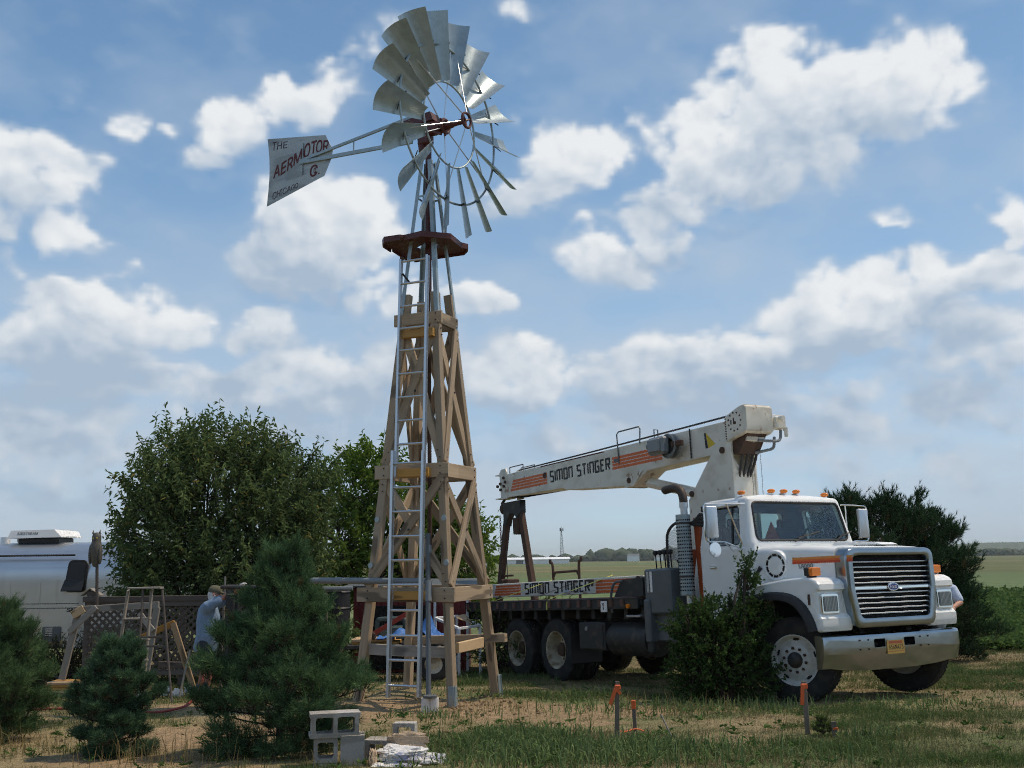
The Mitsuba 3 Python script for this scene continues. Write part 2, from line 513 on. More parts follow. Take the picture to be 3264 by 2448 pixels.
pri('cab_inside', (.07, .085, .09), .8)
pri('brown_pipe', mikit.proc(lambda p, n, uv: mix((.10, .075, .06), (.05, .038, .03), fbm(p.x * 11, p.y * 11, p.z * 11, 3))), .6, .4)
pri('pvc_white', (.70, .68, .64), .5)
pri('white_paint', (.78, .78, .77), .5)
pri('strap_yellow', (.62, .58, .12), .6)
pri('warn_yellow', (.62, .45, .02), .5)
pri('red_panel', mikit.proc(lambda p, n, uv: mi.Color3f(.15, .014, .014) * (.75 + .5 * fbm(p.x * 5, p.y * 5, p.z * 2, 3))), .5)
pri('red_bright', (.30, .035, .02), .5)
pri('hose_red', (.25, .03, .025), .6)
pri('tarp_blue', mikit.proc(lambda p, n, uv: mi.Color3f(.05, .16, .44) * (.8 + .4 * fbm(p.x * 9, p.y * 9, p.z * 9, 2))), .45)
pri('green_machine', (.05, .075, .07), .5)
pri('skin', (.46, .23, .15), .5)
pri('skin_red', (.40, .18, .115), .5)
pri('hair_grey', (.55, .54, .52), .8)
pri('cap_olive', (.12, .115, .075), .9)
pri('cap_tan', (.50, .45, .36), .9)
pri('shirt_blue', mikit.proc(lambda p, n, uv: mi.Color3f(.185, .27, .39) * (.88 + .24 * fbm(p.x * 14, p.y * 14, p.z * 6, 3))), .85)
pri('shirt_light', (.50, .58, .72), .85)
pri('shorts_dark', (.035, .04, .05), .9)
pri('sock_grey', (.10, .11, .13), .9)
pri('glove_white', (.72, .70, .68), .8)
pri('owl_brown', mikit.proc(lambda p, n, uv: mix((.13, .12, .10), (.06, .055, .045), fbm(p.x * 40, p.y * 40, p.z * 22, 3))), .6)
pri('bark', mikit.proc(lambda p, n, uv: mix((.075, .055, .04), (.035, .027, .02), fbm(p.x * 30, p.y * 30, p.z * 8, 3))), .9)


def conc_fn(p, n, uv):
    s = sstep(.50, .66, fbm(p.x * 5 + 8, p.y * 5, p.z * 7, 3))
    return mix((.36, .34, .31), (.21, .19, .16), s * .65) * (.86 + .28 * noise(p.x * 140, p.y * 140, p.z * 140))


bump('concrete', lambda p, n, uv: noise(p.x * 160, p.y * 160, p.z * 160) + .5 * noise(p.x * 70, p.y * 70, p.z * 70), .0015, mikit.proc(conc_fn), .9, spec_tint=0.0)


def bag_fn(p, n, uv):
    b = sstep(.56, .60, fbm(p.x * 8 + 4, p.y * 7, p.z * 14, 2))
    return mix(mix((.66, .65, .63), (.50, .45, .38), sstep(.5, .7, fbm(p.x * 6, p.y * 6, p.z * 6, 2)) * .6), (.10, .14, .36), b * .5)


pri('bag_paper', mikit.proc(bag_fn), .75)
pri('kraft_paper', (.42, .32, .22), .85)
pri('tree_line', mikit.proc(lambda p, n, uv: mix((.030, .050, .026), (.052, .072, .034), fbm(p.x * .08, p.y * .08, p.z * .2, 3))), .95)
scene['window_glass'] = {'type': 'thindielectric', 'int_ior': 1.5, 'specular_transmittance': {'type': 'rgb', 'value': [.55, .68, .66]}}
VC = {'type': 'mesh_attribute', 'name': 'vertex_color'}
scene['leaf'] = {'type': 'principledthin', 'base_color': VC, 'roughness': .30, 'diff_trans': .6, 'eta': 1.5}
scene['needle'] = {'type': 'principledthin', 'base_color': VC, 'roughness': .5, 'diff_trans': .3, 'eta': 1.4}
scene['blade'] = {'type': 'principledthin', 'base_color': VC, 'roughness': .55, 'diff_trans': .5, 'eta': 1.35}

# ------------------------------------------------------------------ the ground and what lies far off
BARE = [(-1.1, 13.5, 1.9, 1.5, 1.0), (0, 12.7, 2.1, .9, 1.2), (1.7, 12.7, 1.5, .6, 1.1), (-2.2, 12.6, 1.5, .9, 1.0), (-3.0, 11.2, 1.7, 1.3, .9), (-3.4, 9.3, 1.3, .8, .7), (-5.6, 11.2, 1.8, 1.0, .5), (-2.2, 9.0, .9, .6, .6),
        (-1.6, 16.8, 1.4, .7, .7), (-3.9, 14.6, 1.6, 1.0, .6), (6.3, 12.9, 2.2, .6, .45), (8.5, 13.5, 2.5, .8, .4), (.4, 11.6, 1.0, .4, .6)]
LUSH = [(.3, 9.7, 1.5, .8, 1.0), (-.4, 10.3, .7, .4, .7), (2.6, 9.0, 2.0, .9, .55), (1.2, 14.8, 2.4, .8, .9), (9.6, 17.5, 3.5, 1.8, .9), (2.2, 12.2, 1.3, .5, .7), (4.0, 11.3, 1.2, .4, .5), (5.4, 9.4, 1.6, .9, .4), (-.2, 17.6, 1.3, .8, .8), (7.5, 15.3, 1.6, .5, .6)]


def lumps(L, x, y, exp=np.exp, top=np.maximum):
    g = x * 0.0
    for a, b, ra, rb, w in L:
        g = top(g, w * exp(-((x - a) / ra) * ((x - a) / ra) * 1.2 - ((y - b) / rb) * ((y - b) / rb) * 1.2))
    return g


def ground_fn(p, n, uv):
    x, y = p.x, p.y
    near = fbm(x * 1.1, y * 1.1, 0, 4)
    fine = fbm(x * 7, y * 7, 3, 4)
    grit = noise(x * 60, y * 60, 1)
    dry = mix((.225, .170, .09), (.15, .125, .06), fine)
    green = mix((.07, .09, .03), (.115, .125, .045), fine)
    g = lumps(LUSH, x, y, dr.exp, dr.maximum)
    soil = lumps(BARE, x, y, dr.exp, dr.maximum)
    c = mix(dry, green, sstep(.36, .62, near * .75 + g * .55))
    dirt = mix((.26, .182, .10), (.178, .122, .066), fine)
    c = mix(c, dirt, sstep(.30, .55, soil + (near - .5) * .7 + (fine - .5) * .3))
    c = c * (.8 + .4 * grit)
    # fields: strips along the horizon
    w = y + .18 * x + 10 * fbm(x * .02, y * .02, 0, 3)
    row = .5 + .5 * dr.sin(w * 1.3)
    f = mix((.070, .092, .030), (.120, .118, .046), fbm(x * .03, w * .09, 2, 4))
    f = mix(f, (.17, .135, .065), sstep(.55, .66, fbm(x * .012 + 4, w * .035, 7, 3)) * .6)
    f = mix(f, (.075, .125, .045), sstep(.58, .66, fbm(x * .006 + 9, w * .022, 5, 2)) * .6)
    f = f * (.86 + .22 * row * sstep(160, 60, y))
    return mix(c, f, sstep(24, 33, y + .0 * x + 3 * (near - .5)))


bump('ground_mat', lambda p, n, uv: fbm(p.x * 9, p.y * 9, 2, 4) * sstep(60, 25, p.y), .05, mikit.proc(ground_fn), .95, eps=6e-3)


def ground_mesh():
    ys = np.concatenate([np.linspace(-30, 5, 10), np.linspace(6, 30, 150), np.geomspace(31, 7000, 70)])
    xs = np.concatenate([-np.geomspace(7000, 13, 40), np.linspace(-12, 14, 160), np.geomspace(15, 7000, 40)])
    X, Y = np.meshgrid(xs, ys)
    Z = ground_z(X, Y)
    near = np.exp(-((Y - 14) / 9) ** 2 - (X / 12) ** 2)
    q = np.stack([X, Y, X * 0], -1)
    Z = Z + near * ((meshkit.fbm(q * .9, 3, 4) - .5) * .07 + (meshkit.fbm(q * 4, 3, 8) - .5) * .035)
    # earth thrown up round the tower's feet
    for a, b, r_, hgt in ((-.75, 13.4, .45, .05), (-.17, 14.75, .5, .08), (-1.57, 15.3, .7, .13), (-2.1, 13.95, .6, .08), (-1.15, 13.7, .5, -.03)):
        Z = Z + hgt * np.exp(-((X - a) ** 2 + (Y - b) ** 2) / r_ ** 2)
    far = np.clip((Y - 80) / 900, 0, 1)
    Z = Z + far * .0 + np.clip((Y - 500) / 2500, 0, 1) * (1.5 * np.clip((X / (Y + 1) - .38) * 4, 0, 1))
    ny, nx = X.shape
    i, j = np.meshgrid(np.arange(ny - 1), np.arange(nx - 1), indexing='ij')
    a = i * nx + j
    F = np.stack([a, a + 1, a + nx + 1, a + nx], -1).reshape(-1, 4)
    return np.stack([X, Y, Z], -1).reshape(-1, 3), F


G_MESH = ground_mesh()
k = put('ground', G_MESH, 'ground_mat', smooth=True)
tag(k, 'dry lawn with bare dirt patches running out into flat farm fields', 'ground', kind='structure')


def clumpy_band(x0, x1, y0, y1, n, hmin, hmax, seed, base):
    r = np.random.default_rng(seed)
    ms = []
    ico = trimesh.creation.icosphere(subdivisions=1)
    for _ in range(n):
        x, y = r.uniform(x0, x1), r.uniform(y0, y1)
        hh = r.uniform(hmin, hmax)
        w = hh * r.uniform(.5, 1.1)
        v = np.array(ico.vertices)
        v = v * (1 + 1.1 * (meshkit.fbm(v * 2.6 + r.uniform(0, 50, 3), 3, 1) - .5)[:, None])
        v = v * [w, w, hh * .62] + [x, y, base + hh * .45]
        ms.append((v, np.array(ico.faces)))
    return cat(ms)


k = put('far_woods', cat([clumpy_band(-700, 900, 980, 1160, 900, 3, 8, 3, -1.5), clumpy_band(-700, -60, 900, 980, 260, 4, 9, 4, -1.5), clumpy_band(60, 240, 930, 960, 60, 4, 12, 44, -1.5), clumpy_band(-60, 60, 940, 980, 60, 3, 7, 45, -1.5)]), 'tree_line', smooth=True)
tag(k, 'long dark line of trees along the flat horizon', 'woods', kind='stuff')
k = put('near_woods', clumpy_band(-75, 80, -52, -36, 170, 4, 9, 46, .3), 'tree_line', smooth=True)
tag(k, 'trees across the yard behind the photographer, seen only mirrored in the chrome', 'woods', kind='stuff')
hx = np.linspace(500, 2600, 60)
hy = np.linspace(1900, 3000, 14)
HX, HY = np.meshgrid(hx, hy)
HZ = 33 * np.sin(np.clip((HX - 500) / 2100, 0, 1) * np.pi) ** .7 * np.sin(np.clip((HY - 1900) / 1100, 0, 1) * np.pi) + 6 * (meshkit.fbm(np.stack([HX * .01, HY * .01, HX * 0], -1), 4, 2) - .3)
i, j = np.meshgrid(np.arange(13), np.arange(59), indexing='ij')
a = i * 60 + j
k = put('hills', (np.stack([HX, HY, HZ - 3], -1).reshape(-1, 3), np.stack([a, a + 1, a + 61, a + 60], -1).reshape(-1, 4)), 'tree_line', smooth=True)
tag(k, 'low wooded hill far off on the right horizon', 'hills', kind='structure')

# a long white farm shed, a lattice mast, small pale farm buildings along the tree line
farm = thing('farm_shed', 'long low white shed in front of the far tree line', 'farm building')
put('wall', bbox((13.5, 620, .3), (36, 14, 3.0), .05), 'white_paint', farm)
sec = np.array([[-19, 0, 2.3], [19, 0, 2.3], [19, 0, 2.5], [-19, 0, 2.5]])
put('roof', hull([(x + 13.5, 620 + y, z) for x in (-18.6, 18.6) for y, z in ((-7.6, 1.7), (7.6, 1.7), (0, 3.1), (-7.6, 1.95), (7.6, 1.95))]), 'white_paint', farm, smooth=False)
put('door', bbox((3, 612.9, .2), (4, .2, 2.8), .02), 'grey_paint', farm)
mast_k = thing('lattice_mast', 'tall slim steel lattice mast rising over the far trees', 'mast')
mx, my = 40, 900
legs = []
for a in range(3):
    p = lambda z, a=a: (mx + (2.0 - z * .058) * math.cos(a * 2.1), my + (2.0 - z * .058) * math.sin(a * 2.1), z - 1)
    put('leg', tube([p(0), p(28)], .20, 5), 'dark_steel', mast_k)
for z in range(0, 28, 3):
    q = [(mx + (2.0 - z * .058) * math.cos(a * 2.1), my + (2.0 - z * .058) * math.sin(a * 2.1), z - 1) for a in range(4)]
    legs += [tube([q[i], q[i + 1]], .10, 4) for i in range(3)]
    q2 = [(mx + (2.0 - (z + 3) * .058) * math.cos(a * 2.1), my + (2.0 - (z + 3) * .058) * math.sin(a * 2.1), z + 2) for a in range(4)]
    legs += [tube([q[i], q2[i + 1]], .10, 4) for i in range(3)]
put('bracing', cat(legs), 'dark_steel', mast_k)
put('antenna_head', cat([bbox((mx + 1.5 * math.cos(t), my + 1.5 * math.sin(t), 26.6), (.9, .5, 2.4), .05) for t in (0, 2.1, 4.2)] + [tube([(mx, my, 25), (mx, my, 29)], .15, 5)]), 'dark_steel', mast_k)
for x, y, w, hgt, txt in ((96, 860, 9, 5, 'pale farmhouse left of the far grey roofs'), (118, 870, 6, 4, 'small white barn beside the far grey roofs'), (178, 900, 40, 4.5, 'long grey farm roof among the far trees'), (150, 905, 22, 4, 'low grey farm roof left of the longest one')):
    b = thing('farm_building', txt, 'farm building')
    put('wall', bbox((x, y, hgt * .25), (w, 8, hgt), .05), 'white_paint' if w < 12 else 'grey_paint', b)
    put('roof', hull([(x + sx * w * .53, y + yy, z + hgt * .72) for sx in (-1, 1) for yy, z in ((-4.4, 0), (4.4, 0), (0, 1.8))]), 'grey_paint', b, smooth=False)

# ------------------------------------------------------------------ the windmill: timber tower, steel stub tower, wheel, tail
TC = np.array([-1.155, 14.331])
TH = math.radians(22.437)
_zs, _rs = [-.055, 1.378, 2.979, 5.083], [1.067, .921, .692, .434]


def tower_r(z):
    return float(np.interp(z, _zs, _rs)) if z <= 5.083 else .434 - .130 * (z - 5.083)


def corner(c, z, d=0.0):
    a = TH + c * math.pi / 2
    r = tower_r(z) + d
    return np.array([TC[0] + r * math.sin(a), TC[1] - r * math.cos(a), z])


def face_normal(c):
    a = TH + (c + .5) * math.pi / 2
    return np.array([math.sin(a), -math.cos(a), 0.0])


mill = thing('windmill', 'galvanised multi-blade wind pump on a tapering timber tower with tail vane', 'windmill')
for c in range(4):
    n0, n1 = face_normal(c), face_normal(c - 1)
    lo = corner(c, -.25, -.085)
    hi = corner(c, 5.45 if c != 1 else 5.5, -.085)
    put_board('leg', mill, lo, hi, .115, .10, 'wood_tower', up=n0)
for lev, z in enumerate((1.378, 2.979, 5.083)):
    for c in range(4):
        n = face_normal(c)
        p, q = corner(c, z), corner(c + 1, z)
        u = unit(q - p)
        ext0, ext1 = (.0, .045) if c % 2 else (-.045, .0)
        if c == 3:
            ext0 = .07
        put_board('girt', mill, p - u * ext0 - n * .02, q + u * ext1 - n * .02, .185 if lev < 2 else .165, .042, 'wood_tower', up=n)
for lev, (z0, z1) in enumerate(((1.48, 2.875), (3.085, 4.99))):
    for c in range(4):
        n = face_normal(c)
        for s in (0, 1):
            a, b = (c, c + 1) if s else (c + 1, c)
            p, q = corner(a, z0), corner(b, z1)
            w = unit(corner(c + 1, z0) - corner(c, z0))
            p = p + (w if a == c else -w) * .055
            q = q + (w if b == c else -w) * .055
            off = -.018 if s else -.062
            put_board('brace', mill, p + n * off, q + n * off, .125, .038, 'wood_tower', up=n)
# loose planks laid on the lowest cross pieces
put_board('plank', mill, (-1.98, 14.03, .685), (-.80, 13.60, .655), .14, .045, 'wood_grey', up=(-.38, -.92, 0), label='grey plank low across the front of the tower')
put_board('plank', mill, (-.735, 13.60, .715), (-.44, 14.28, .73), .13, .045, 'wood_new', up=(.92, -.38, 0), label='short pale plank low between the two right legs')
put_board('plank', mill, (-1.55, 15.2, .70), (-.13, 14.55, .765), .11, .09, 'wood_tower', up=(.4, .9, 0), label='dark plank low across the back of the tower')
bolts = []
for z in (1.378, 2.979, 5.083):
    for c in range(4):
        n = face_normal(c)
        p, q = corner(c, z), corner(c + 1, z)
        for t in (.07, .93):
            for dz in (-.045, .05):
                o = p + (q - p) * t + [0, 0, dz]
                bolts.append(tube([o - n * .004, o + n * .009], .011, 6))
for z0, z1 in ((1.48, 2.875), (3.085, 4.99)):
    for c in range(4):
        n = face_normal(c)
        m0 = (corner(c, z0) + corner(c + 1, z1) + corner(c + 1, z0) + corner(c, z1)) / 4
        t = (z1 - z0) * .04
        bolts.append(tube([m0 + [0, 0, .03] - n * .01, m0 + [0, 0, .03] + n * .012], .014, 6))
        for a in (c, c + 1):
            w = unit(corner(c + 1, z0) - corner(c, z0)) * (1 if a == c else -1)
            for zz, k2 in ((z0 + .06, .07), (z0 + .16, .10), (z1 - .06, .07), (z1 - .15, .09)):
                o = corner(a, zz) + w * k2
                bolts.append(tube([o - n * .01, o + n * .006], .009, 6))
put('bolt_heads', cat(bolts), 'dark_steel', mill, kind='stuff')
for c, z in ((0, 2.35), (0, 1.78), (3, 2.35), (3, 1.75), (2, 1.9), (1, 1.72)):
    n = face_normal(3 if c in (0, 3) else c)
    w = unit(corner(c + 1, z) - corner(c, z)) if c != 0 else unit(corner(3, z) - corner(0, z))
    o = corner(c, z) + n * .0 + w * (.06 if c != 3 else -.0)
    if c == 3:
        o = corner(3, z) + unit(corner(0, z) - corner(3, z)) * .06
    pts = np.array([(.035 * math.cos(t) * (1 + .12 * math.sin(3 * t)), .04 * math.sin(t)) for t in np.linspace(0, 2 * np.pi, 14, endpoint=False)])
    m = bevel_extrude(pts, -.02, .004, .001)
    put('nail_plate', moved(m, mat4(np.stack([w, np.cross(n, w), n], 1), o - n * .016)), 'galvanised', mill)
for c in (0, 1):
    lo, hi = corner(c, -.12, .004), corner(c, .27, .004)
    u = unit(hi - lo)
    n0, n1 = face_normal(c), face_normal(c - 1)
    s0, s1 = unit(corner(c + 1, 0) - corner(c, 0)), unit(corner(c - 1, 0) - corner(c, 0))
    plates = [beam(lo + s0 * .05 - n0 * .018, hi + s0 * .05 - n0 * .018, .10, .008, up=n0, b=.002), beam(lo + s1 * .05 - n1 * .018, hi + s1 * .05 - n1 * .018, .10, .008, up=n1, b=.002)]
    put('foot_plate', cat(plates), 'galvanised', mill)
# steel stub tower
for c in range(4):
    s0, s1 = unit(corner(c + 1, 5) - corner(c, 5)), unit(corner(c - 1, 5) - corner(c, 5))
    n0, n1 = face_normal(c), face_normal(c - 1)
    lo, hi = corner(c, 4.93 if c == 1 else 5.16, -.005), corner(c, 7.45, -.005)
    put('steel_leg', cat([beam(lo + s0 * .027, hi + s0 * .027, .054, .006, up=n0, b=.001), beam(lo + s1 * .030, hi + s1 * .030, .054, .006, up=n1, b=.001)]), 'galvanised', mill)
bar = []
for z in (6.9,):
    for c in range(4):
        bar.append(beam(corner(c, z, -.01), corner(c + 1, z, -.01), .03, .006, up=face_normal(c), b=.001))
put('steel_girts', cat(bar), 'galvanised', mill)
for zz in (5.62, 5.62):
    pass
put('mast_pipe', tube([(TC[0], TC[1], 5.5), (TC[0], TC[1], 7.95)], .045, 14), 'maroon', mill)
put('pump_rod', tube([(TC[0] + .02, TC[1] + .0, 1.6), (TC[0], TC[1], 5.9)], [.03, .026], 8), 'rust_brown', mill)
pp = np.array([(-.504, -1.203), (-.466, -1.329), (-.254, -1.417), (-.208, -1.39), (.035, -1.556), (.399, -1.433), (.515, -1.044), (.601, -.964), (.596, -.849), (.544, -.695), (.23, -.551), (-.162, -.374), (-.252, -.411), (-.323, -.618), (-.412, -.897), (-.442, -.879), (-.512, -1.092)])
pp = (pp + TC) * 1.0865 - TC
plat = Polygon(pp).difference(Polygon((np.array([(-.13, -.88), (.05, -1.16), (.17, -1.165), (.235, -.99), (.12, -.84), (-.04, -.79)]) + TC) * 1.0865 - TC))
ctr = np.array(Polygon(pp).centroid.coords[0])
pm = extrude(plat, .045)
put('platform', moved(pm, mat4(np.eye(3), (TC[0], TC[1], 6.235))), 'maroon', mill, smooth=False)
skirt = []
ring = np.vstack([pp, pp[:1]])
for a, b in zip(ring[:-1], ring[1:]):
    if np.linalg.norm(b - a) > .12:
        n2 = unit(np.array([*(ctr - (a + b) / 2), 0]))
        skirt.append(beam(np.array([*(a + TC), 6.235]) + n2 * .012, np.array([*(b + TC), 6.235]) + n2 * .012, .07, .02, up=n2))
put('platform_rim', cat(skirt), 'maroon', mill)

HZ0 = 7.92
WN = unit([.848, -.530, 0.0])
WA = np.array([-WN[1], WN[0], 0.0])
WB = np.array([0, 0, 1.0])
WC = np.array([TC[0], TC[1], HZ0]) + WN * .397


def wp(r, th, d=0.0):
    return WC + WA * (r * math.cos(th)) + WB * (r * math.sin(th)) + WN * d


head = f'{mill}__wheel'
labels[head] = {'label': 'round wheel of curved galvanised blades'}
PH = math.radians(40)
for i in range(18):
    th = math.radians(i * 20 + 5.5)
    er = WA * math.cos(th) + WB * math.sin(th)
    tc = WA * math.sin(th) - WB * math.cos(th)
    nr, ns = 7, 9
    V = np.zeros((2, nr, ns, 3))
    mdir = WN * math.cos(PH) - tc * math.sin(PH)
    for a, r in enumerate(np.linspace(.625, 1.60, nr)):
        w = .19 + (.43 - .19) * (r - .625) / .975
        for b, s in enumerate(np.linspace(-.5, .5, ns)):
            q = WC + er * (r + .02 * (r > 1.5) * (1 - 4 * s * s)) + tc * (s * w * math.cos(PH)) + WN * (s * w * math.sin(PH)) - mdir * (.15 * w * (1 - 4 * s * s) - .05 * w)
            V[0, a, b] = q + mdir * .0012
            V[1, a, b] = q - mdir * .0012
    F = []
    idx = lambda s, a, b: s * nr * ns + a * ns + b
    for s in (0, 1):
        for a in range(nr - 1):
            for b in range(ns - 1):
                q = (idx(s, a, b), idx(s, a + 1, b), idx(s, a + 1, b + 1), idx(s, a, b + 1))
                F.append(q[::-1] if s else q)
    edge = [(0, b) for b in range(ns)] + [(a, ns - 1) for a in range(1, nr)] + [(nr - 1, b) for b in range(ns - 2, -1, -1)] + [(a, 0) for a in range(nr - 2, 0, -1)]
    for e0, e1 in zip(edge, edge[1:] + edge[:1]):
        F.append((idx(0, *e0), idx(0, *e1), idx(1, *e1), idx(1, *e0)))
    put('blade', (V.reshape(-1, 3), np.array(F)), 'galvanised_blade', head, smooth=30)
    # the rib that carries the blade on the outer ring
    o = wp(1.147, th)
    put('blade_rib', cat([beam(o - tc * .15 * math.cos(PH) - WN * .10, o + tc * .02 - WN * .035, .012, .02, up=er), beam(o + tc * .02 - WN * .035, o + tc * .15 + WN * .10 - mdir * .0, .012, .02, up=er)]), 'dark_steel', head)
for r, rad in ((1.147, .016), (.615, .014)):
    P = np.array([wp(r, t, -.02) for t in np.linspace(0, 2 * np.pi, 73)])
    put('rim', tube(P, rad, 8, cap=False), 'galvanised', head)
for i in range(6):
    t = math.radians(i * 60 + 22)
    put('spoke', tube([wp(.085, t, .27), wp(.615, t, -.02), wp(1.147, t, -.02)] if False else [wp(.085, t, .27), wp(1.147, t, -.01)], .0085, 6), 'aluminium', head)
    put('spoke', tube([wp(.06, t + .25, -.12), wp(1.147, t + .10, -.03)], .0085, 6), 'aluminium', head)
hub = []
o0 = WC
Q = lambda d: WC + WN * d
hub.append(tube([Q(-.5), Q(-.16), Q(-.15), Q(.02), Q(.05), Q(.24), Q(.25)], [.085, .085, .06, .052, .04, .04, .04], 18))
hub.append(tube([wp(.105, t, .27) for t in np.linspace(0, 2 * np.pi, 33)], .02, 8, cap=False))
hub.append(tube([wp(.095, t, -.10) for t in np.linspace(0, 2 * np.pi, 33)], .026, 8, cap=False))
for i in range(3):
    hub.append(tube([wp(0, 0, .25), wp(.105, i * 2.1 + .5, .27)], .016, 6))
    hub.append(tube([wp(.14, i * 2.1 + .5, -.10), wp(0, 0, -.10)], .02, 6))
put('hub', cat(hub), 'maroon', head)
Rh = np.stack([WN, np.cross(WB, WN), WB], 1)
HO = np.array([TC[0], TC[1], HZ0])
H = lambda a, b, c: HO + WN * a + np.cross(WB, WN) * b + WB * c
gb = [bbox(H(-.02, 0, .02), (.36, .17, .19), .03, Rh), bbox(H(-.27, 0, .10), (.34, .13, .12), .03, Rh), tube([H(-.1, 0, -.3), H(-.1, 0, 0)], [.06, .09], 14), bbox(H(-.05, 0, -.14), (.2, .16, .14), .02, Rh), tube([H(.1, -.09, -.05), H(.32, -.13, -.17)], .02, 6)]
hood = hull([H(a, b, c) for a, b, c in ((-.5, -.07, .21), (-.5, .07, .21), (-.45, -.09, .12), (-.45, .09, .12), (.1, -.1, .24), (.1, .1, .24), (.16, -.11, .1), (.16, .11, .1), (-.1, 0, .29))])
put('gearbox', cat(gb), 'maroon', mill)
put('gearbox_hood', hood, 'maroon', mill, smooth=40)
K = .9557
vp = lambda x, z, d=0.0: HO + WN * (x * K) + WB * (z * K) - np.cross(WB, WN) * d
tail = mill
put('tail_bar', beam(vp(-.30, .30), vp(-2.62, .10), .03, .045, up=WB), 'galvanised', tail)
put('tail_bar', beam(vp(-.30, -.10), vp(-2.62, .075), .03, .06, up=WB), 'galvanised', tail)
put('tail_strut', beam(vp(-1.47, .17), vp(-1.47, -.005), .02, .02), 'galvanised', tail)
put('tail_strut', beam(vp(-2.56, .40, -.006), vp(-2.57, -.14, -.006), .02, .012, up=WN), 'galvanised', tail)
out = [(-3.388, .667), (-3.355, .45), (-3.336, .289), (-3.325, .1), (-3.327, -.049), (-3.345, -.3), (-3.369, -.529), (-2.099, -.255), (-1.957, 0.0), (-1.92, .14), (-2.09, .436)]
vm = bevel_extrude(np.array(out), -.0022, .0022, .001)
MV = lambda d=0.0: mat4(np.stack([WN * K, WB * K, np.cross(WN, WB)], 1), HO + np.cross(WN, WB) * d)


def vane_fn(p, n, uv):
    s = sstep(.48, .62, fbm(p.z * 5.2, p.x * 2.2 + p.y, 3, 4))
    return mi.Color3f(.44, .47, .46) * (.80 + .25 * fbm(p.x * 4, p.y * 4, p.z * 9, 3)) * (1 - .28 * s)


pri('vane_metal', mikit.proc(vane_fn), .48, .35)
vk = put('vane', moved(vm, MV(-.02)), 'vane_metal', tail, label='grey metal tail vane with maroon lettering')


def vane_text(items, mat, bold, nm):
    ms = []
    for ch, x, y, w, hh, sl in items:
        v, f = cat([meshkit.text_mesh(ch, 1.0, .5, bold)])
        v[:, 0] -= v[:, 0].min()
        v[:, 0] *= w / v[:, 0].max()
        v[:, 1] *= hh
        ms.append((np.column_stack([x + v[:, 0] + v[:, 1] * .10, y + v[:, 1] + v[:, 0] * sl, v[:, 2] * .004]), f))
    for m_ in ms:
        put('letter', moved(m_, MV(-.0168)), mat, vk, smooth=False)


vane_text([('A', -3.235, -.06, .15, .20, .18), ('E', -3.07, -.045, .115, .205, .32), ('R', -2.925, 0, .125, .20, .36), ('M', -2.785, .06, .185, .195, .36), ('O', -2.565, .135, .14, .23, .16), ('T', -2.41, .178, .125, .205, .03), ('O', -2.295, .165, .135, .205, .0), ('R', -2.145, .165, .125, .18, -.12)], 'letter_maroon', True, 'lettering')
vane_text([('T', -3.285, .435, .10, .145, -.08), ('H', -3.165, .425, .105, .13, -.08), ('E', -3.025, .415, .09, .115, -.08), ('C', -3.245, -.44, .085, .125, .17), ('H', -3.145, -.42, .075, .115, .17), ('I', -3.055, -.402, .018, .112, .17), ('C', -3.015, -.395, .085, .105, .17), ('A', -2.92, -.378, .09, .10, .17), ('G', -2.825, -.362, .075, .09, .17), ('O', -2.745, -.345, .075, .08, .17)], 'letter_dark', False, 'lettering')
vane_text([('C', -2.42, -.215, .165, .185, .0), ('o', -2.335, -.17, .055, .125, .0), ('.', -2.23, -.20, .03, .1, .0)], 'letter_maroon', True, 'lettering')

# ------------------------------------------------------------------ the ladder hung on the tower, the well pipes under it
lad = thing('extension_ladder', 'aluminium extension ladder hung up the front of the timber tower', 'ladder')
FN = np.array([-.382, -.920, .087])
rails = (((-1.59, 13.559, .127), (-1.573, 13.837, 3.245), .036, .07), ((-1.213, 13.403, .142), (-1.179, 13.672, 3.224), .036, .07), ((-1.538, 13.85, 2.90), (-1.504, 14.085, 5.934), .032, .062), ((-1.175, 13.69, 2.95), (-1.145, 13.935, 5.95), .032, .062))
for a, b, w, t in rails:
    side = unit(np.cross(FN, np.array(b) - a))
    inn = side * (.012 if rails.index((a, b, w, t)) % 2 == 0 else -.012)
    put('rail', cat([beam(a, b, .008, t, up=FN, b=.001), beam(np.array(a) + FN * (t / 2 - .004) + inn, np.array(b) + FN * (t / 2 - .004) + inn, w, .006, up=FN, b=.001), beam(np.array(a) - FN * (t / 2 - .004) + inn, np.array(b) - FN * (t / 2 - .004) + inn, w, .006, up=FN, b=.001)]), 'aluminium', lad)
for z in (.273, .579, .877, 1.19, 1.507, 1.816, 2.121, 2.438, 2.754, 3.071, 3.331, 3.65, 3.969, 4.293, 4.62, 4.931, 5.246, 5.575, 5.90):
    pr = rails[:2] if z < 3.2 else rails[2:]
    e = [np.array(a) + (np.array(b) - a) * (z - a[2]) / (b[2] - a[2]) for a, b, *_ in pr]
    put('rung', tube([e[0], e[1]], .017, 8), 'aluminium', lad)
put('stand_off', tube([(-1.49, 14.05, 5.72), (-1.40, 14.18, 5.62)], .014, 6), 'dark_steel', lad)
put('end_cap', cat([bbox((-1.503, 14.088, 5.95), (.05, .08, .035), .008), ]), 'rust_brown', lad)
for z, x0, x1 in ((1.37, -1.53, -1.12), (2.95, -1.53, -1.13), (4.86, -1.50, -1.06)):
    fz = corner(3, z) + (corner(0, z) - corner(3, z)) * .5
    n = face_normal(3)
    u = unit(corner(0, z) - corner(3, z))
    cx = fz + n * .045 + u * ((x0 + x1) / 2 - fz[0] + .03) / u[0]
    put_board('spacer_block', mill, cx - u * .24, cx + u * .24, .11, .085, 'wood_yellow', up=n, label='yellowish block holding the ladder off the girt')

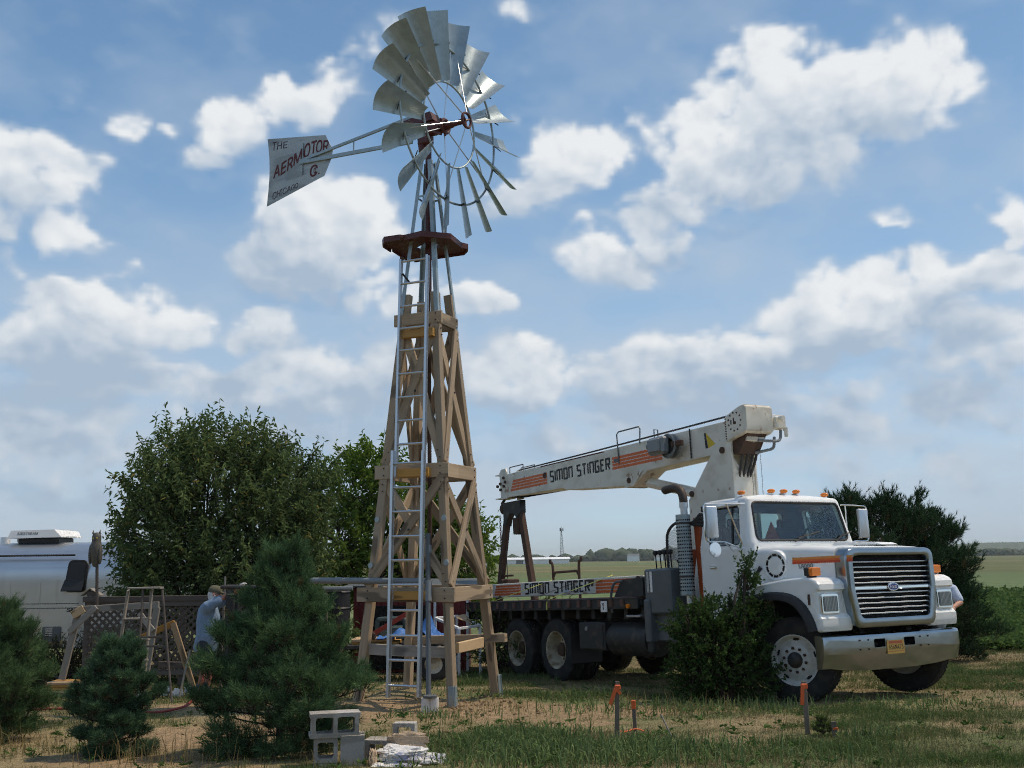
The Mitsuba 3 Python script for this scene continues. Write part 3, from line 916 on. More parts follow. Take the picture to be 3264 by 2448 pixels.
well = thing('well_pipe', 'grey steel standpipe with white cased foot under the tower', 'pipe')
put('standpipe', tube([(-1.06, 13.16, -.1), (-1.085, 13.4, .75), (-1.115, 13.7, 2.15)], .032, 14), 'grey_paint', well)
put('coupling', cat([tube([(-1.105, 13.66, 1.9), (-1.108, 13.68, 2.0)], .043, 14), tube([(-1.093, 13.52, 1.30), (-1.099, 13.58, 1.55)], .044, 14)]), 'reel_grey', well)
for dx in (-.052, .05):
    put('casing', tube([(-1.04 + dx, 13.12, -.12), (-1.04 + dx, 13.12, .17)], .055, 18), 'pvc_white', well)
put('flange', tube([(-1.04, 13.12, .172), (-1.04, 13.12, .20)], .085, 20), 'grey_paint', well)
hp = thing('discharge_pipe', 'long horizontal grey pipe running left from the tower standpipe', 'pipe')
put('pipe', tube([(-2.9, 14.32, 1.565), (-1.12, 13.66, 1.545)], .042, 14), 'reel_grey', hp)
put('collar', tube([(-2.36, 14.12, 1.556), (-2.28, 14.09, 1.556)], .052, 14), 'reel_grey', hp)

# ------------------------------------------------------------------ the boom truck (built along x forward, y left, z up)
TF, TR_ = unit([.5, -.865, .042]), unit([-.866, -.5, 0])
TU = unit(np.cross(TR_, TF))
TM4 = mat4(np.stack([TF, -TR_, TU], 1), (4.403, 14.092, 0))
TM = T(TM4.tolist())
truck = thing('boom_truck', 'white heavy truck with cream telescopic crane boom folded back over its flatbed', 'truck')


def tp(name, m, mat, parent=None, smooth=35, **kw):
    return put(name, m, mat, parent or truck, smooth, M=TM, **kw)


def side(P, y0, y1, r=.015, **kw):
    return swap(bevel_extrude(np.array(P, float), y0, y1, r, **kw), (0, 2, 1))


def front(P, x0, x1, r=.015, **kw):
    return swap(bevel_extrude(np.array(P, float), x0, x1, r, **kw), (2, 0, 1))


def decal(ms, mat, name, o, ux, uy, parent, depth=.004, **kw):
    """Flat pieces drawn in (u, v), laid at o along ux and uy, standing out by their own thickness."""
    M = mat4(np.stack([ux, uy, np.cross(ux, uy)], 1), o)
    return tp(name, moved(ms, M), mat, parent, smooth=False, **kw)


STROKES = {'S': (.5, [[(.5, 1), (0, 1), (0, .56), (.5, .46), (.5, 0), (0, 0)]]), 'I': (0.0, [[(0, 0), (0, 1)]]), 'm': (.84, [[(0, 0), (0, 1), (.84, 1), (.84, 0)], [(.42, 1), (.42, 0)]]),
           'o': (.5, [[(0, 0), (0, 1), (.5, 1), (.5, 0), (0, 0)]]), 'n': (.5, [[(0, 0), (0, 1), (.5, 1), (.5, 0)]]), 'T': (.52, [[(0, 1), (.52, 1)], [(.26, 1), (.26, 0)]]),
           'G': (.5, [[(.5, 1), (0, 1), (0, 0), (.5, 0), (.5, .48), (.26, .48)]]), 'E': (.44, [[(.44, 1), (0, 1), (0, 0), (.44, 0)], [(0, .52), (.36, .52)]]), 'R': (.5, [[(0, 0), (0, 1), (.5, 1), (.5, .5), (0, .5)], [(.25, .5), (.5, 0)]]), ' ': (.22, [])}


def block_text(s, length, height, sw=.19):
    x, geo = 0, []
    for ch in s:
        w, lines = STROKES[ch]
        for L in lines:
            geo.append(LineString([(a + x, b) for a, b in L]).buffer(sw / 2, join_style=1, cap_style=2, quad_segs=3))
        x += w + sw + .12
    v, f = extrude(unary_union(geo), 1.0)
    x -= .12
    v = v * [length / x, height / (1 + sw), .004]
    v[:, 0] += sw / 2 * length / x
    v[:, 1] += sw / 2 * height
    return v, f


# chassis
tp('frame_rail', bbox((-4.4, .43, .88), (9.7, .09, .26), .01), 'dark_steel')
tp('frame_rail', bbox((-4.4, -.43, .88), (9.7, .09, .26), .01), 'dark_steel')
tp('axle', tube([(0, -.95, .50), (0, .95, .50)], .07, 12), 'dark_steel')
for x in (-5.47, -6.79):
    tp('axle', cat([tube([(x, -.95, .50), (x, .95, .50)], .08, 12), sphere((x, 0, .50), .19, 10)]), 'dark_steel')
tp('engine_block', bbox((-.1, 0, .95), (1.1, .62, .7), .05), 'black_hole')
tp('suspension', cat([bbox((-6.13, s * .55, .62), (1.5, .12, .12), .02) for s in (-1, 1)]), 'dark_steel')
tp('wheel_well', cat([bbox((-.05, s * .68, 1.15), (1.25, .04, .62), .01) for s in (-1, 1)] + [bbox((-.66, s * .95, 1.1), (.03, .5, .6), .01) for s in (-1, 1)] + [bbox((-.05, 0, 1.43), (1.2, 1.5, .03), .01)]), 'black_hole')

TY = [(-.13, .29), (-.142, .34), (-.146, .40), (-.138, .46), (-.118, .505), (-.10, .522)]
for g in (-.06, 0, .06):
    TY += [(g - .012, .527), (g - .010, .512), (g + .010, .512), (g + .012, .527)]
TY += [(.10, .522), (.118, .505), (.138, .46), (.146, .40), (.142, .34), (.13, .29)]
TYRE = lathe(TY, 'y', 56)
lug = []
cx = np.arange(24) * 2 * np.pi / 24
# tread blocks round the shoulders
for t in np.arange(60) * 2 * np.pi / 60:
    c, s = math.cos(t), math.sin(t)
    R = np.array([[c, 0, s], [0, 1, 0], [-s, 0, c]])
    for y in (-.112, .112):
        lug.append(bbox(R @ np.array([0, y, .510]), (.026, .026, .026), .004, R))
TYRE = cat([TYRE] + lug)
RIM_F = lathe([(.118, .30), (.138, .312), (.146, .312), (.146, .302), (.125, .285), (.07, .272), (.055, .262), (.075, .235), (.105, .205), (.118, .17), (.122, .12), (.122, .085), (.0, .085), (-.10, .28), (-.13, .30)], 'y', 48)
RIM_R = lathe([(.118, .30), (.138, .312), (.146, .312), (.146, .302), (.125, .285), (.04, .268), (-.06, .262), (-.085, .25), (-.075, .18), (-.06, .11), (-.10, .11), (-.13, .28)], 'y', 48)


def ellipse_patch(r0, t, a, b, y, n=14):
    P = [(r0 * math.cos(t) + a * math.cos(q) * math.cos(t) - b * math.sin(q) * math.sin(t), r0 * math.sin(t) + a * math.cos(q) * math.sin(t) + b * math.sin(q) * math.cos(t)) for q in np.linspace(0, 2 * np.pi, n, endpoint=False)]
    return P


def wheel(x, lat, rear=False, steer=0.0, outer=True, label=None):
    s = -1 if lat > 0 else 1          # outward is -y on the passenger side
    C = np.array([x, -lat, .515])
    a = math.radians(steer)
    R = np.array([[math.cos(a), -math.sin(a), 0], [math.sin(a), math.cos(a), 0], [0, 0, 1]]) @ np.diag([1.0, s, 1.0]) @ np.diag([s, 1.0, 1.0])
    M = mat4(R, C)
    w = numbered(f'{truck}__wheel')
    labels[w] = {'label': label} if label else {}
    tp('tyre', moved(TYRE, M), 'tyre', w)
    tp('rim', moved(RIM_R if rear else RIM_F, M), 'rim_dirty' if rear else 'rim_white', w)
    if not outer:
        return
    if rear:
        tp('hub', moved(cat([lathe([(-.09, .12), (.0, .115), (.05, .10), (.06, .07), (.06, 0)], 'y', 24)] + [tube([(.165 * math.cos(t), -.075, .165 * math.sin(t)), (.165 * math.cos(t), -.03, .165 * math.sin(t))], .016, 6) for t in np.arange(10) * .628]), M), 'rust_brown', w)
        tp('hand_holes', moved(cat([tube([(.215 * math.cos(t), -.085, .215 * math.sin(t)), (.215 * math.cos(t), -.072, .215 * math.sin(t))], .03, 12) for t in np.arange(5) * 1.2566]), M), 'black_hole', w)
    else:
        tp('hub', moved(lathe([(.10, .098), (.135, .098), (.14, .09), (.165, .085), (.185, .06), (.19, .03), (.20, .02), (.20, 0)], 'y', 28), M), 'dark_steel', w)
        for t in np.arange(10) * .6283 + .2:
            c = np.array([.145 * math.cos(t), 0, .145 * math.sin(t)])
            tp('wheel_nut', moved(cat([tube([c + [0, .118, 0], c + [0, .142, 0]], .019, 6), tube([c + [0, .118, 0], c + [0, .150, 0]], .010, 8)]), M), 'rust_brown', w)
        holes = []
        for t in np.arange(5) * 1.2566 + .35:
            P = np.array(ellipse_patch(.252, t, .016, .040, 0))
            m = swap(bevel_extrude(P, .050, .073, .001), (0, 2, 1))
            holes.append(m)
        tp('hand_holes', moved(cat(holes), M), 'black_hole', w)


wheel(.03, .975, steer=22, label='white front wheel turned outwards, near side')
wheel(.03, -1.0, steer=20)
for x in (-5.47, -6.79):
    wheel(x, .985, rear=True)
    wheel(x, .66, rear=True, outer=False)
    wheel(x, -.985, rear=True, outer=False)

# cab
def ball(p, r):
    return m3.Manifold.sphere(r, 20).translate(tuple(float(q) for q in p))


def cab_solid(d):
    lo = [ball((x, y, z), .09 - d * .3) for x, z in ((-1.66 + d, .98 + d), (-.70 - d, .98 + d)) for y in (-.91 + d, .91 - d)]
    mid = [ball((x, y, 2.0), .09 - d * .3) for x in (-1.66 + d, -.75 - d) for y in (-.91 + d, .91 - d)]
    top = [ball((x, y, 2.57 - d), .09 - d * .3) for x in (-1.60 + d, -.87 - d) for y in (-.82 + d, .82 - d)]
    crown = [ball((x, y, 2.61 - d), .09 - d * .3) for x in (-1.45 + d, -.98 - d) for y in (-.45, .45)]
    return m3.Manifold.batch_hull(lo + mid) + m3.Manifold.batch_hull(mid + top + crown)


WS = np.array([(-.87, 2.045), (.87, 2.045), (.815, 2.575), (-.815, 2.575)])


def round_poly(P, r):
    q = Polygon(P).buffer(-r).buffer(r, quad_segs=6)
    c = np.array(q.exterior.coords[:-1])
    return c if Polygon(c).exterior.is_ccw else c[::-1]


def to_manifold(m):
    v, f = cat([m])
    t = trimesh.Trimesh(v, f, process=True)
    t.merge_vertices()
    return m3.Manifold(m3.Mesh(np.asarray(t.vertices, np.float32), np.asarray(t.faces, np.uint32)))


def prism(P, axis, a, b):
    cs = m3.CrossSection([np.asarray(P, float).tolist()])
    m = cs.extrude(abs(b - a))
    mm = m.to_mesh()
    v = np.array(mm.vert_properties[:, :3])
    v[:, 2] += min(a, b)
    order, f = ((2, 0, 1), np.array(mm.tri_verts)) if axis == 'x' else ((0, 2, 1), np.array(mm.tri_verts)[:, ::-1])
    return m3.Manifold(m3.Mesh(np.ascontiguousarray(v[:, order], np.float32), np.ascontiguousarray(f, np.uint32)))


wsP = round_poly(WS, .075)
sw = round_poly([(-.86, 2.0), (-.93, 2.53), (-1.50, 2.53), (-1.50, 2.0)], .05)
rw = round_poly([(-.55, 2.13), (.55, 2.13), (.55, 2.50), (-.55, 2.50)], .06)
shell = cab_solid(0) - cab_solid(.05)
shell = shell - prism(wsP, 'x', -1.15, -.3) - prism(sw, 'y', -1.2, 1.2) - prism(rw, 'x', -1.9, -1.3)
cab = tp('cab', shell, 'truck_white', smooth=30)


def xfront(z):
    return -.662 - .215 * (z - 2.0)


gas = np.array([(xfront(z) + .004, y, z) for y, z in wsP])
tp('windshield_seal', tube(np.vstack([gas, gas[:2]]), .017, 8, cap=False), 'black_rubber', cab)
gv, gf = flat_cap(wsP, 0)
tp('windshield', (np.column_stack([xfront(gv[:, 1]) - .006, gv[:, 0], gv[:, 1]]), gf), 'window_glass', cab, smooth=False)
ylat = lambda z: .992 - .155 * (z - 2.0)
for s in (-1, 1):
    pts = np.array([(x, s * (ylat(z) - .003), z) for x, z in sw])
    tp('side_window_seal', tube(np.vstack([pts, pts[:2]]), .012, 8, cap=False), 'black_rubber', cab)
    gv, gf = flat_cap(sw, 0)
    tp('side_window', (np.column_stack([gv[:, 0], s * (ylat(gv[:, 1]) - .02), gv[:, 1]]), gf), 'window_glass', cab, smooth=False)
    tp('window_divider', beam((-1.04, s * (ylat(2.01) - .012), 2.01), (-1.08, s * (ylat(2.53) - .012), 2.53), .025, .02), 'black_rubber', cab)
gv, gf = flat_cap(rw, 0)
tp('rear_window', (np.column_stack([gv[:, 0] * 0 - 1.715, gv[:, 0], gv[:, 1]]), gf), 'window_glass', cab, smooth=False)
liner = cab_solid(.055) - cab_solid(.062)
liner = liner - prism(wsP, 'x', -1.15, -.3) - prism(sw, 'y', -1.2, 1.2) - prism(rw, 'x', -1.9, -1.3)
tp('cab_lining', liner, 'cab_inside', cab, smooth=30)
tp('dashboard', bbox((-.90, 0, 1.93), (.30, 1.72, .16), .04), 'seat_dark', cab)
for y in (-.48, .48):
    tp('seat', cat([bbox((-1.30, y, 1.62), (.45, .5, .14), .05), bbox((-1.49, y, 1.95), (.12, .5, .66), .05), bbox((-1.50, y, 2.33), (.10, .28, .14), .04)]), 'seat_dark', cab)
tp('steering_wheel', cat([moved(tube([(.21 * math.cos(t), .21 * math.sin(t), 0) for t in np.linspace(0, 6.2832, 33)], .014, 8, cap=False), mat4(np.array([[.5, 0, -.866], [0, 1, 0], [.866, 0, .5]]), (-1.05, .48, 2.06))), tube([(-1.05, .48, 2.06), (-.88, .48, 1.92)], .02, 8)]), 'black_rubber', cab)
tp('cab_floor', bbox((-1.2, 0, 1.30), (.9, 1.7, .5), .03), 'seat_dark', cab)
tri = np.array([(-.17, 0), (.17, 0), (0, .30)])
tri_k = thing('warning_triangle', 'orange folded safety triangle propped behind the truck windshield', 'safety triangle')
put('panel', swap(bevel_extrude(tri + [0.12, 2.06], -1.42, -1.40, .004), (2, 0, 1)), 'orange_safety', tri_k, M=TM)
put('stand', swap(bevel_extrude(np.array([(.0, 2.03), (.24, 2.03), (.24, 2.055), (0, 2.055)]), -1.45, -1.37, .004), (2, 0, 1)), 'seat_dark', tri_k, M=TM)
# door skin, handle, trim
for s in (-1, 1):
    dP = round_poly([(-1.52, 1.0), (-.74, 1.0), (-.74, 1.96), (-1.52, 1.96)], .05)
    d = tp('door', side(dP, *( (-1.012, -.985) if s < 0 else (.985, 1.012)), .006), 'truck_white')
    tp('handle', bbox((-1.42, s * 1.025, 1.72), (.12, .03, .03), .008), 'chrome', d)
    tp('drip_rail', tube([(-.88, s * .925, 2.555), (-1.55, s * .925, 2.56)], .012, 6), 'truck_white', cab)
    tp('visor_trim', beam((-.90, s * .932, 2.585), (-1.22, s * .93, 2.59), .02, .035), 'chrome', cab)
for lat, z in ((.80, 2.685), (.24, 2.72), (0, 2.722), (-.24, 2.72), (-.80, 2.685)):
    r = tp('roof_light', cat([sphere((-.99, -lat, z + .035), (.055, .045, .03), 10), sphere((-.955, -lat, z + .035), (.035, .04, .028), 10)]), 'amber')
    tp('base', bbox((-1.0, -lat, z - .005), (.10, .055, .03), .01), 'chrome', r)
for lat in (.32, .14):
    tp('antenna', tube([(-1.25, -lat, 2.68), (-1.24, -lat, 3.1), (-1.25 - .02 * (lat > .3), -lat, 3.62 - .25 * (lat > .3))], .0035, 5), 'dark_steel', cab)
for y0, y1 in ((-.20, .32), (.58, .95)):
    zb, zt = 2.025, 2.165
    w0 = np.array([xfront(zb) + .03, y0, zb])
    w1 = np.array([xfront(2.10) + .03, (y0 + y1) / 2, 2.13])
    w = tp('wiper', tube([w0, w1], .010, 6), 'black_rubber')
    tp('blade', tube([(xfront(2.09) + .022, y0 + .08, 2.075), (xfront(2.16) + .022, y1, zt)], .008, 6), 'dark_steel', w)
# mirrors
for s in (-1, 1):
    L = 1.56 if s < 0 else 1.30
    mk = tp('mirror', cat([bbox((-.76, s * L, 2.29), (.05, .185, .42), .03), hull([(-.735, s * (L + a), 2.29 + b) for a in (-.085, .085) for b in (-.20, .20)] + [(-.70, s * L, 2.29 + b) for b in (-.13, .13)])]), 'aluminium', label=None)
    P = [(-.80, s * .92, 2.555), (-.77, s * (L - .02), 2.545), (-.77, s * (L + .10), 2.52), (-.77, s * (L + .11), 2.4), (-.77, s * (L + .11), 2.15), (-.77, s * (L + .08), 2.045), (-.77, s * (L - .05), 2.03), (-.77, s * (L - .20), 2.03), (-.80, s * 1.0, 1.93)]
    tp('bracket', cat([tube(smooth_path(P, 5), .011, 8), tube([(-.79, s * (L - .30), 2.55), (-.80, s * 1.0, 1.97)], .010, 8), tube([(-.77, s * (L - .2), 2.03), (-1.0, s * 1.0, 1.92)], .010, 8)]), 'chrome', mk)
    if s < 0:
        tp('round_mirror', cat([lathe([(-.80, .0), (-.795, .04), (-.775, .085), (-.755, .098), (-.745, .098), (-.745, 0)], 'x', 24, (0, s * (L - .02), 1.93)), tube([(-.77, s * (L - .02), 1.93), (-.77, s * (L - .02), 2.04)], .01, 6)]), 'chrome', mk)

# hood, fenders, grille, bumper
secs = []
hside = lambda x: .905 - (x + .2) * .125
for x, zt in ((-.68, 1.93), (-.55, 1.945), (-.2, 1.93), (.15, 1.91), (.45, 1.885), (.58, 1.872), (.60, 1.868)):
    hw = hside(x)
    o = rrect(2 * hw, .52, .10, 8, (0, zt - .26))
    o[:, 1] += .035 * np.clip(1 - (o[:, 0] / hw) ** 2, 0, 1) * (o[:, 1] > zt - .3)
    secs.append(np.column_stack([np.full(len(o), x), o]))
hood = tp('hood', loft(secs), 'truck_white', smooth=40)
tp('hood_scoop', hull([(x, y, z) for x, z in ((-.45, 1.96), (.40, 1.92), (-.40, 2.005), (.30, 1.955)) for y in (.30, .62)]), 'truck_white', hood)
for s in (-1, 1):
    hood_n = unit([.125, s, 0])
    if s > 0:
        continue
    ux = unit([1, .125, 0])
    o = lambda x, z, d=.002: np.array([x, -(hside(x) + d), z])
    for kk, (z0, z1, mat) in enumerate(((1.752, 1.780, 'stripe_yellow'), (1.727, 1.752, 'orange_stripe'), (1.700, 1.727, 'stripe_red'))):
        st = bevel_extrude(np.array([(.0, z0), (.90, z0 - .012), (.91, z1 - .012), (.0, z1)]), -.004, .003 + .001 * kk, .0005)
        decal(st, mat, 'hood_stripe', o(-.03, 0) * [1, 1, 0], ux, np.array([0, 0, 1.0]), hood)
    v, f = cat([meshkit.text_mesh('L8000', .052, .006, True)])
    decal((v, f), 'reel_grey', 'badge', o(.06, 1.64, .004), ux, np.array([0, 0, 1.0]), hood)
    v2 = bevel_extrude(rrect(v[:, 0].max() + .02, .075, .01, 4, (v[:, 0].max() / 2, .027)), -.004, .002, .0005)
    ac = np.array([-.28, -.905, 1.69])
    aR = mat4(np.stack([ux, np.cross(unit([.125, -1, 0]), ux), unit([.125, -1, 0])], 1), ac)
    disc = lathe([(-.05, .0), (-.05, .205), (.045, .20), (.06, .19), (.065, .165), (.05, .155), (.05, .115), (.068, .105), (.075, 0)], 'z', 44)
    air = tp('air_intake', moved(disc, aR), 'truck_white')
    sl = []
    for t in np.arange(10) * 2 * np.pi / 10:
        P = [(r * math.cos(q), r * math.sin(q)) for r, qs in ((.152, np.linspace(t + .06, t + .57, 6)), (.122, np.linspace(t + .57, t + .06, 6))) for q in qs]
        sl.append(bevel_extrude(np.array(P), .04, .054, .001))
    tp('slots', moved(cat(sl), aR), 'black_hole', air)
    tp('hood_latch', tube([(-.66, -.955, 1.50), (-.60, -.965, 1.62), (-.55, -.95, 1.68)], [.03, .022, .035], 8), 'black_rubber', hood)

FP = np.array([(.655, .86), (.705, .87), (.722, .93), (.722, 1.02), (.675, 1.075), (.672, 1.34), (.718, 1.365), (.712, 1.43), (.67, 1.475), (.60, 1.505), (.45, 1.52), (.1, 1.505), (-.25, 1.465), (-.70, 1.40), (-.70, 1.26),
               (-.52, 1.275), (-.35, 1.305), (-.15, 1.325), (.08, 1.32), (.24, 1.295), (.37, 1.24), (.47, 1.16), (.54, 1.06), (.59, .96), (.615, .87)])
FPd = resample(FP, .04)
for s in (-1, 1):
    fd = tp('fender', side(FPd, *((-1.235, -.70) if s < 0 else (.70, 1.235)), .035), 'truck_white', smooth=28)
    arch = np.array([(-.56, 1.235), (-.38, 1.275), (-.15, 1.30), (.07, 1.297), (.225, 1.272), (.35, 1.22), (.445, 1.145), (.515, 1.05), (.565, .95), (.585, .87)])
    W = smooth_path([(x, s * 1.235, z) for x, z in arch], 4)
    nrm = np.gradient(W, axis=0)
    nn = np.stack([-nrm[:, 2], nrm[:, 1] * 0, nrm[:, 0]], 1)
    nn /= np.linalg.norm(nn, axis=1, keepdims=True)
    if s < 0:
        pass
    S = [np.array([w + nn_ * a + np.array([0, s * b, 0]) for a, b in ((-.05, -.04), (.05, -.04), (.055, .005), (.04, .055), (-.01, .075), (-.045, .07))]) for w, nn_ in zip(W, nn)]
    v, f = loft(S)
    tp('flare', (v, f if s > 0 else f[:, ::-1]), 'black_rubber', fd)
    hy = s * 1.045
    bz = front(rrect(.30, .25, .03, 5, (hy, 1.195)), .655, .705, .012)
    hl = tp('headlight', bz, 'chrome')
    tp('lens', front(rrect(.235, .185, .02, 5, (hy, 1.195)), .69, .718, .008), 'lamp_glass', hl)
    tp('lens_ribs', cat([bbox((.7205, hy + q, 1.195), (.004, .006, .17), .001) for q in np.linspace(-.10, .10, 9)]), 'lamp_glass', hl)
    sg = tp('turn_signal', cat([bbox((.52, s * 1.11, 1.585), (.10, .17, .105), .02), bbox((.575, s * 1.11, 1.585), (.02, .15, .095), .008)]), 'amber')
    tp('base', cat([bbox((.50, s * 1.11, 1.535), (.09, .10, .03), .01), bbox((.50, s * 1.11, 1.585), (.085, .185, .10), .01)]), 'black_rubber', sg)
    tp('side_marker', bbox((.55, s * 1.243, 1.25), (.03, .02, .13), .005), 'rust_brown', fd)

GO = np.array([(.72, .885), (.80, 1.35), (.80, 1.86), (-.80, 1.86), (-.80, 1.35), (-.72, .885)])
GI = np.array([(.615, 1.005), (.685, 1.36), (.685, 1.765), (-.685, 1.765), (-.685, 1.36), (-.615, 1.005)])
go = resample(round_poly(GO, .11), .03)
gi_poly = round_poly(GI, .07)


def radial(P, n=140):
    """Outline as n points at even angles about (0, 1.37)."""
    ring = Polygon(P)
    out = []
    for t in np.arange(n) * 2 * np.pi / n:
        L = LineString([(0, 1.37), (3 * math.cos(t), 1.37 + 3 * math.sin(t))])
        q = ring.exterior.intersection(L)
        q = q if q.geom_type == 'Point' else q.geoms[0]
        out.append((q.x, q.y))
    return np.array(out)


ro, ri = radial(go), radial(gi_poly)
lv = [(.62, ro), (.755, ro), (.785, ro + (ri - ro) * .07), (.80, ro + (ri - ro) * .25), (.80, ro + (ri - ro) * .80), (.79, ro + (ri - ro) * .95), (.76, ri), (.68, ri)]
secs = [np.column_stack([np.full(len(q), x), q]) for x, q in lv]
v, f = loft(secs, cap=False)
gs = tp('grille_shell', (v, f), 'chrome_worn', smooth=40)
tp('grille_back', front(round_poly(GI, .07), .64, .69, .004), 'black_hole', gs)
halfw = lambda z: float(np.interp(z, [1.0, 1.36, 1.77], [.612, .683, .683]))
for i in range(5):
    for z in (1.43 + i * .064, 1.305 - i * .062):
        w = halfw(z) - (.02 if z > 1.7 or z < 1.07 else .0)
        tp('grille_bar', bbox((.725, 0, z), (.07, 2 * w, .017), .005), 'aluminium', gs)
tp('grille_bar', bbox((.73, 0, 1.368), (.08, 2 * halfw(1.37), .048), .012), 'chrome', gs, label='wide middle bar of the grille')
th = np.linspace(0, 2 * np.pi, 40, endpoint=False)
em = tp('emblem', front(np.column_stack([.10 * np.cos(th), 1.372 + .052 * np.sin(th)]), .755, .785, .006), 'chrome', label='blue oval badge with chrome rim')
tp('oval', front(np.column_stack([.086 * np.cos(th), 1.372 + .041 * np.sin(th)]), .77, .7885, .003), 'emblem_blue', em)
v, f = cat([meshkit.text_mesh('Ford', .042, .003, False)])
tp('script', moved((v - [v[:, 0].mean() * 1.0, 0.012, 0], f), mat4(np.array([[0, 0, 1], [1, 0, 0], [0, 1, 0]]), (.788, 0, 1.365))), 'white_paint', em, smooth=False)

bs = m3.CrossSection([[(.58, .42), (.66, .43), (.715, .60), (.715, .77), (.705, .80), (.67, .815), (.58, .815)]]).extrude(2.52)
mm = bs.to_mesh()
bv = np.array(mm.vert_properties[:, :3])[:, [0, 2, 1]]
bv[:, 1] -= 1.22
bump_m = m3.Manifold(m3.Mesh(np.ascontiguousarray(bv, np.float32), np.ascontiguousarray(np.array(mm.tri_verts)[:, ::-1], np.uint32))).refine_to_length(.12)
bm = bump_m.to_mesh()
bv = np.array(bm.vert_properties[:, :3])
ay = np.abs(bv[:, 1])
bv[:, 2] -= .055 * np.clip(1 - (ay / 1.1) ** 3, 0, 1) * (bv[:, 2] < .5)
bv[:, 0] -= .05 * np.clip((ay - 1.18) / .12, 0, 1) ** 2 + .012 * (ay / 1.3) ** 2
bump_m = m3.Manifold(m3.Mesh(np.ascontiguousarray(bv, np.float32), np.ascontiguousarray(bm.tri_verts, np.uint32)))
for y in (-.27, .27):
    bump_m = bump_m - prism(round_poly([(y - .10, .645), (y + .10, .645), (y + .10, .745), (y - .10, .745)], .02), 'x', .50, .9)
bmp = tp('bumper', bump_m, 'chrome_worn', smooth=25)
for y in (-.43, .43):
    tp('bumper_bracket', cat([bbox((.54, y * .63, .68), (.08, .30, .2), .01), bbox((.35, y, .8), (.5, .1, .16), .01)]), 'black_hole', bmp)
tp('bumper_bolts', cat([tube([(.70, y, z), (.724, y, z)], .010, 8) for y in (-.62, .62, -.47, .47) for z in (.63, .74)]), 'rust_brown', bmp)
pl = tp('licence_plate', front(rrect(.31, .165, .012, 4, (0, .635)), .718, .724, .001), 'plate_yellow', label='tilted orange-yellow licence plate')
v, f = cat([meshkit.text_mesh('656N473', .060, .002, False)])
v = v * [.27 / v[:, 0].max(), 1, 1] - [.135, 0, 0]
tp('characters', moved((v, f), mat4(np.array([[0, 0, 1], [1, 0, 0], [0, 1, 0]]), (.7245, 0, .605))), 'letter_dark', pl, smooth=False)
tp('plate_band', cat([front(rrect(.25, .032, .004, 3, (0, .692)), .7242, .7252, .0003), front(rrect(.29, .006, .002, 3, (0, .582)), .7242, .7252, .0003)]), 'plate_red', pl)

# behind the cab: exhaust stack, guard, orange brace, control stand
st = tp('exhaust_stack', cat([tube([(-2.0, -1.0, 1.0), (-2.0, -1.0, 2.66)], .052, 16), tube([(-2.0, -1.0, 2.60), (-2.0, -1.0, 2.68)], .064, 16)]), 'aluminium')
tp('elbow', tube(smooth_path([(-2.0, -1.0, 2.64), (-2.0, -1.0, 2.73), (-2.04, -1.0, 2.84), (-2.14, -1.0, 2.90), (-2.28, -1.0, 2.91), (-2.42, -1.0, 2.90)], 6), .062, 16, cap=False), 'brown_pipe', st)
tp('elbow_mouth', tube([(-2.415, -1.0, 2.90), (-2.38, -1.0, 2.902)], .056, 16), 'black_hole', st)
tp('heat_shield', tube([(-2.0, -1.03, 1.35), (-2.0, -1.03, 2.50)], .105, 20), 'galvanised', st)
dots = []
for i, z in enumerate(np.arange(1.42, 2.46, .05)):
    for q in np.linspace(-2.5, .6, 11):
        c, s = math.cos(q), math.sin(q)
        dots.append(tube([(-2.0 + .100 * c, -1.03 + .100 * s, z), (-2.0 + .1065 * c, -1.03 + .1065 * s, z)], .013, 6))
tp('perforation', cat(dots), 'black_hole', st, kind='stuff')
tp('clamp', cat([tube([(-2.0, -1.03, z), (-2.0, -1.03, z + .03)], .112, 20) for z in (1.6, 2.36)]), 'dark_steel', st)
gd = tp('mesh_guard', tube(smooth_path([(-2.44, -1.0, 1.45), (-2.44, -1.0, 2.1), (-2.41, -1.0, 2.26), (-2.30, -1.0, 2.36), (-2.12, -1.0, 2.42)], 6), .022, 8), 'dark_steel')
wires = []
for d in np.arange(-1.2, 1.3, .045):
    for s in (1, -1):
        pts = []
        for q in np.linspace(0, 1, 30):
            x = -2.43 + q * .33
            z = 1.95 + d + s * (q - .5) * .55
            zt = 2.20 if x < -2.40 else 2.26 + (x + 2.40) * .55
            if 1.48 < z < zt:
                pts.append((x, -1.0, z))
        if len(pts) > 2:
            wires.append(beam(pts[0], pts[-1], .005, .005))
tp('wire_mesh', cat(wires), 'aluminium', gd, kind='stuff')
tp('orange_brace', hull([(-1.93, -.86, 1.0), (-1.84, -.86, 1.0), (-1.80, -.90, 2.42), (-1.93, -.90, 2.45), (-1.90, -.8, 1.0), (-1.86, -.8, 2.42)]), 'orange_brace')
tp('orange_brace', hull([(-2.42, -.9, .9), (-2.30, -.9, .9), (-2.0, -.9, 2.0), (-2.06, -.9, 2.0), (-2.42, -.8, .9), (-2.30, -.8, .9), (-2.0, -.8, 2.0)]), 'orange_brace')
tp('hose_bundle', cat([tube([(-1.88 + a, -.96, 2.36), (-1.72 + a * .2, -.94, 2.38 + b), (-1.62, -.9, 2.36 + b)], .028, 6) for a, b in ((0, 0), (.04, .05), (-.05, .04), (.02, .1), (-.02, -.05))]), 'black_rubber')
cs_ = tp('control_stand', cat([bbox((-2.50, -1.0, 1.42), (.62, .40, .66), .03), bbox((-2.73, -1.16, 1.0), (.14, .16, .62), .02), bbox((-2.45, -.95, .95), (.5, .3, .5), .02)]), 'grey_paint')
tp('panel_plate', bbox((-2.70, -1.205, 1.56), (.05, .012, .30), .003), 'aluminium', cs_)
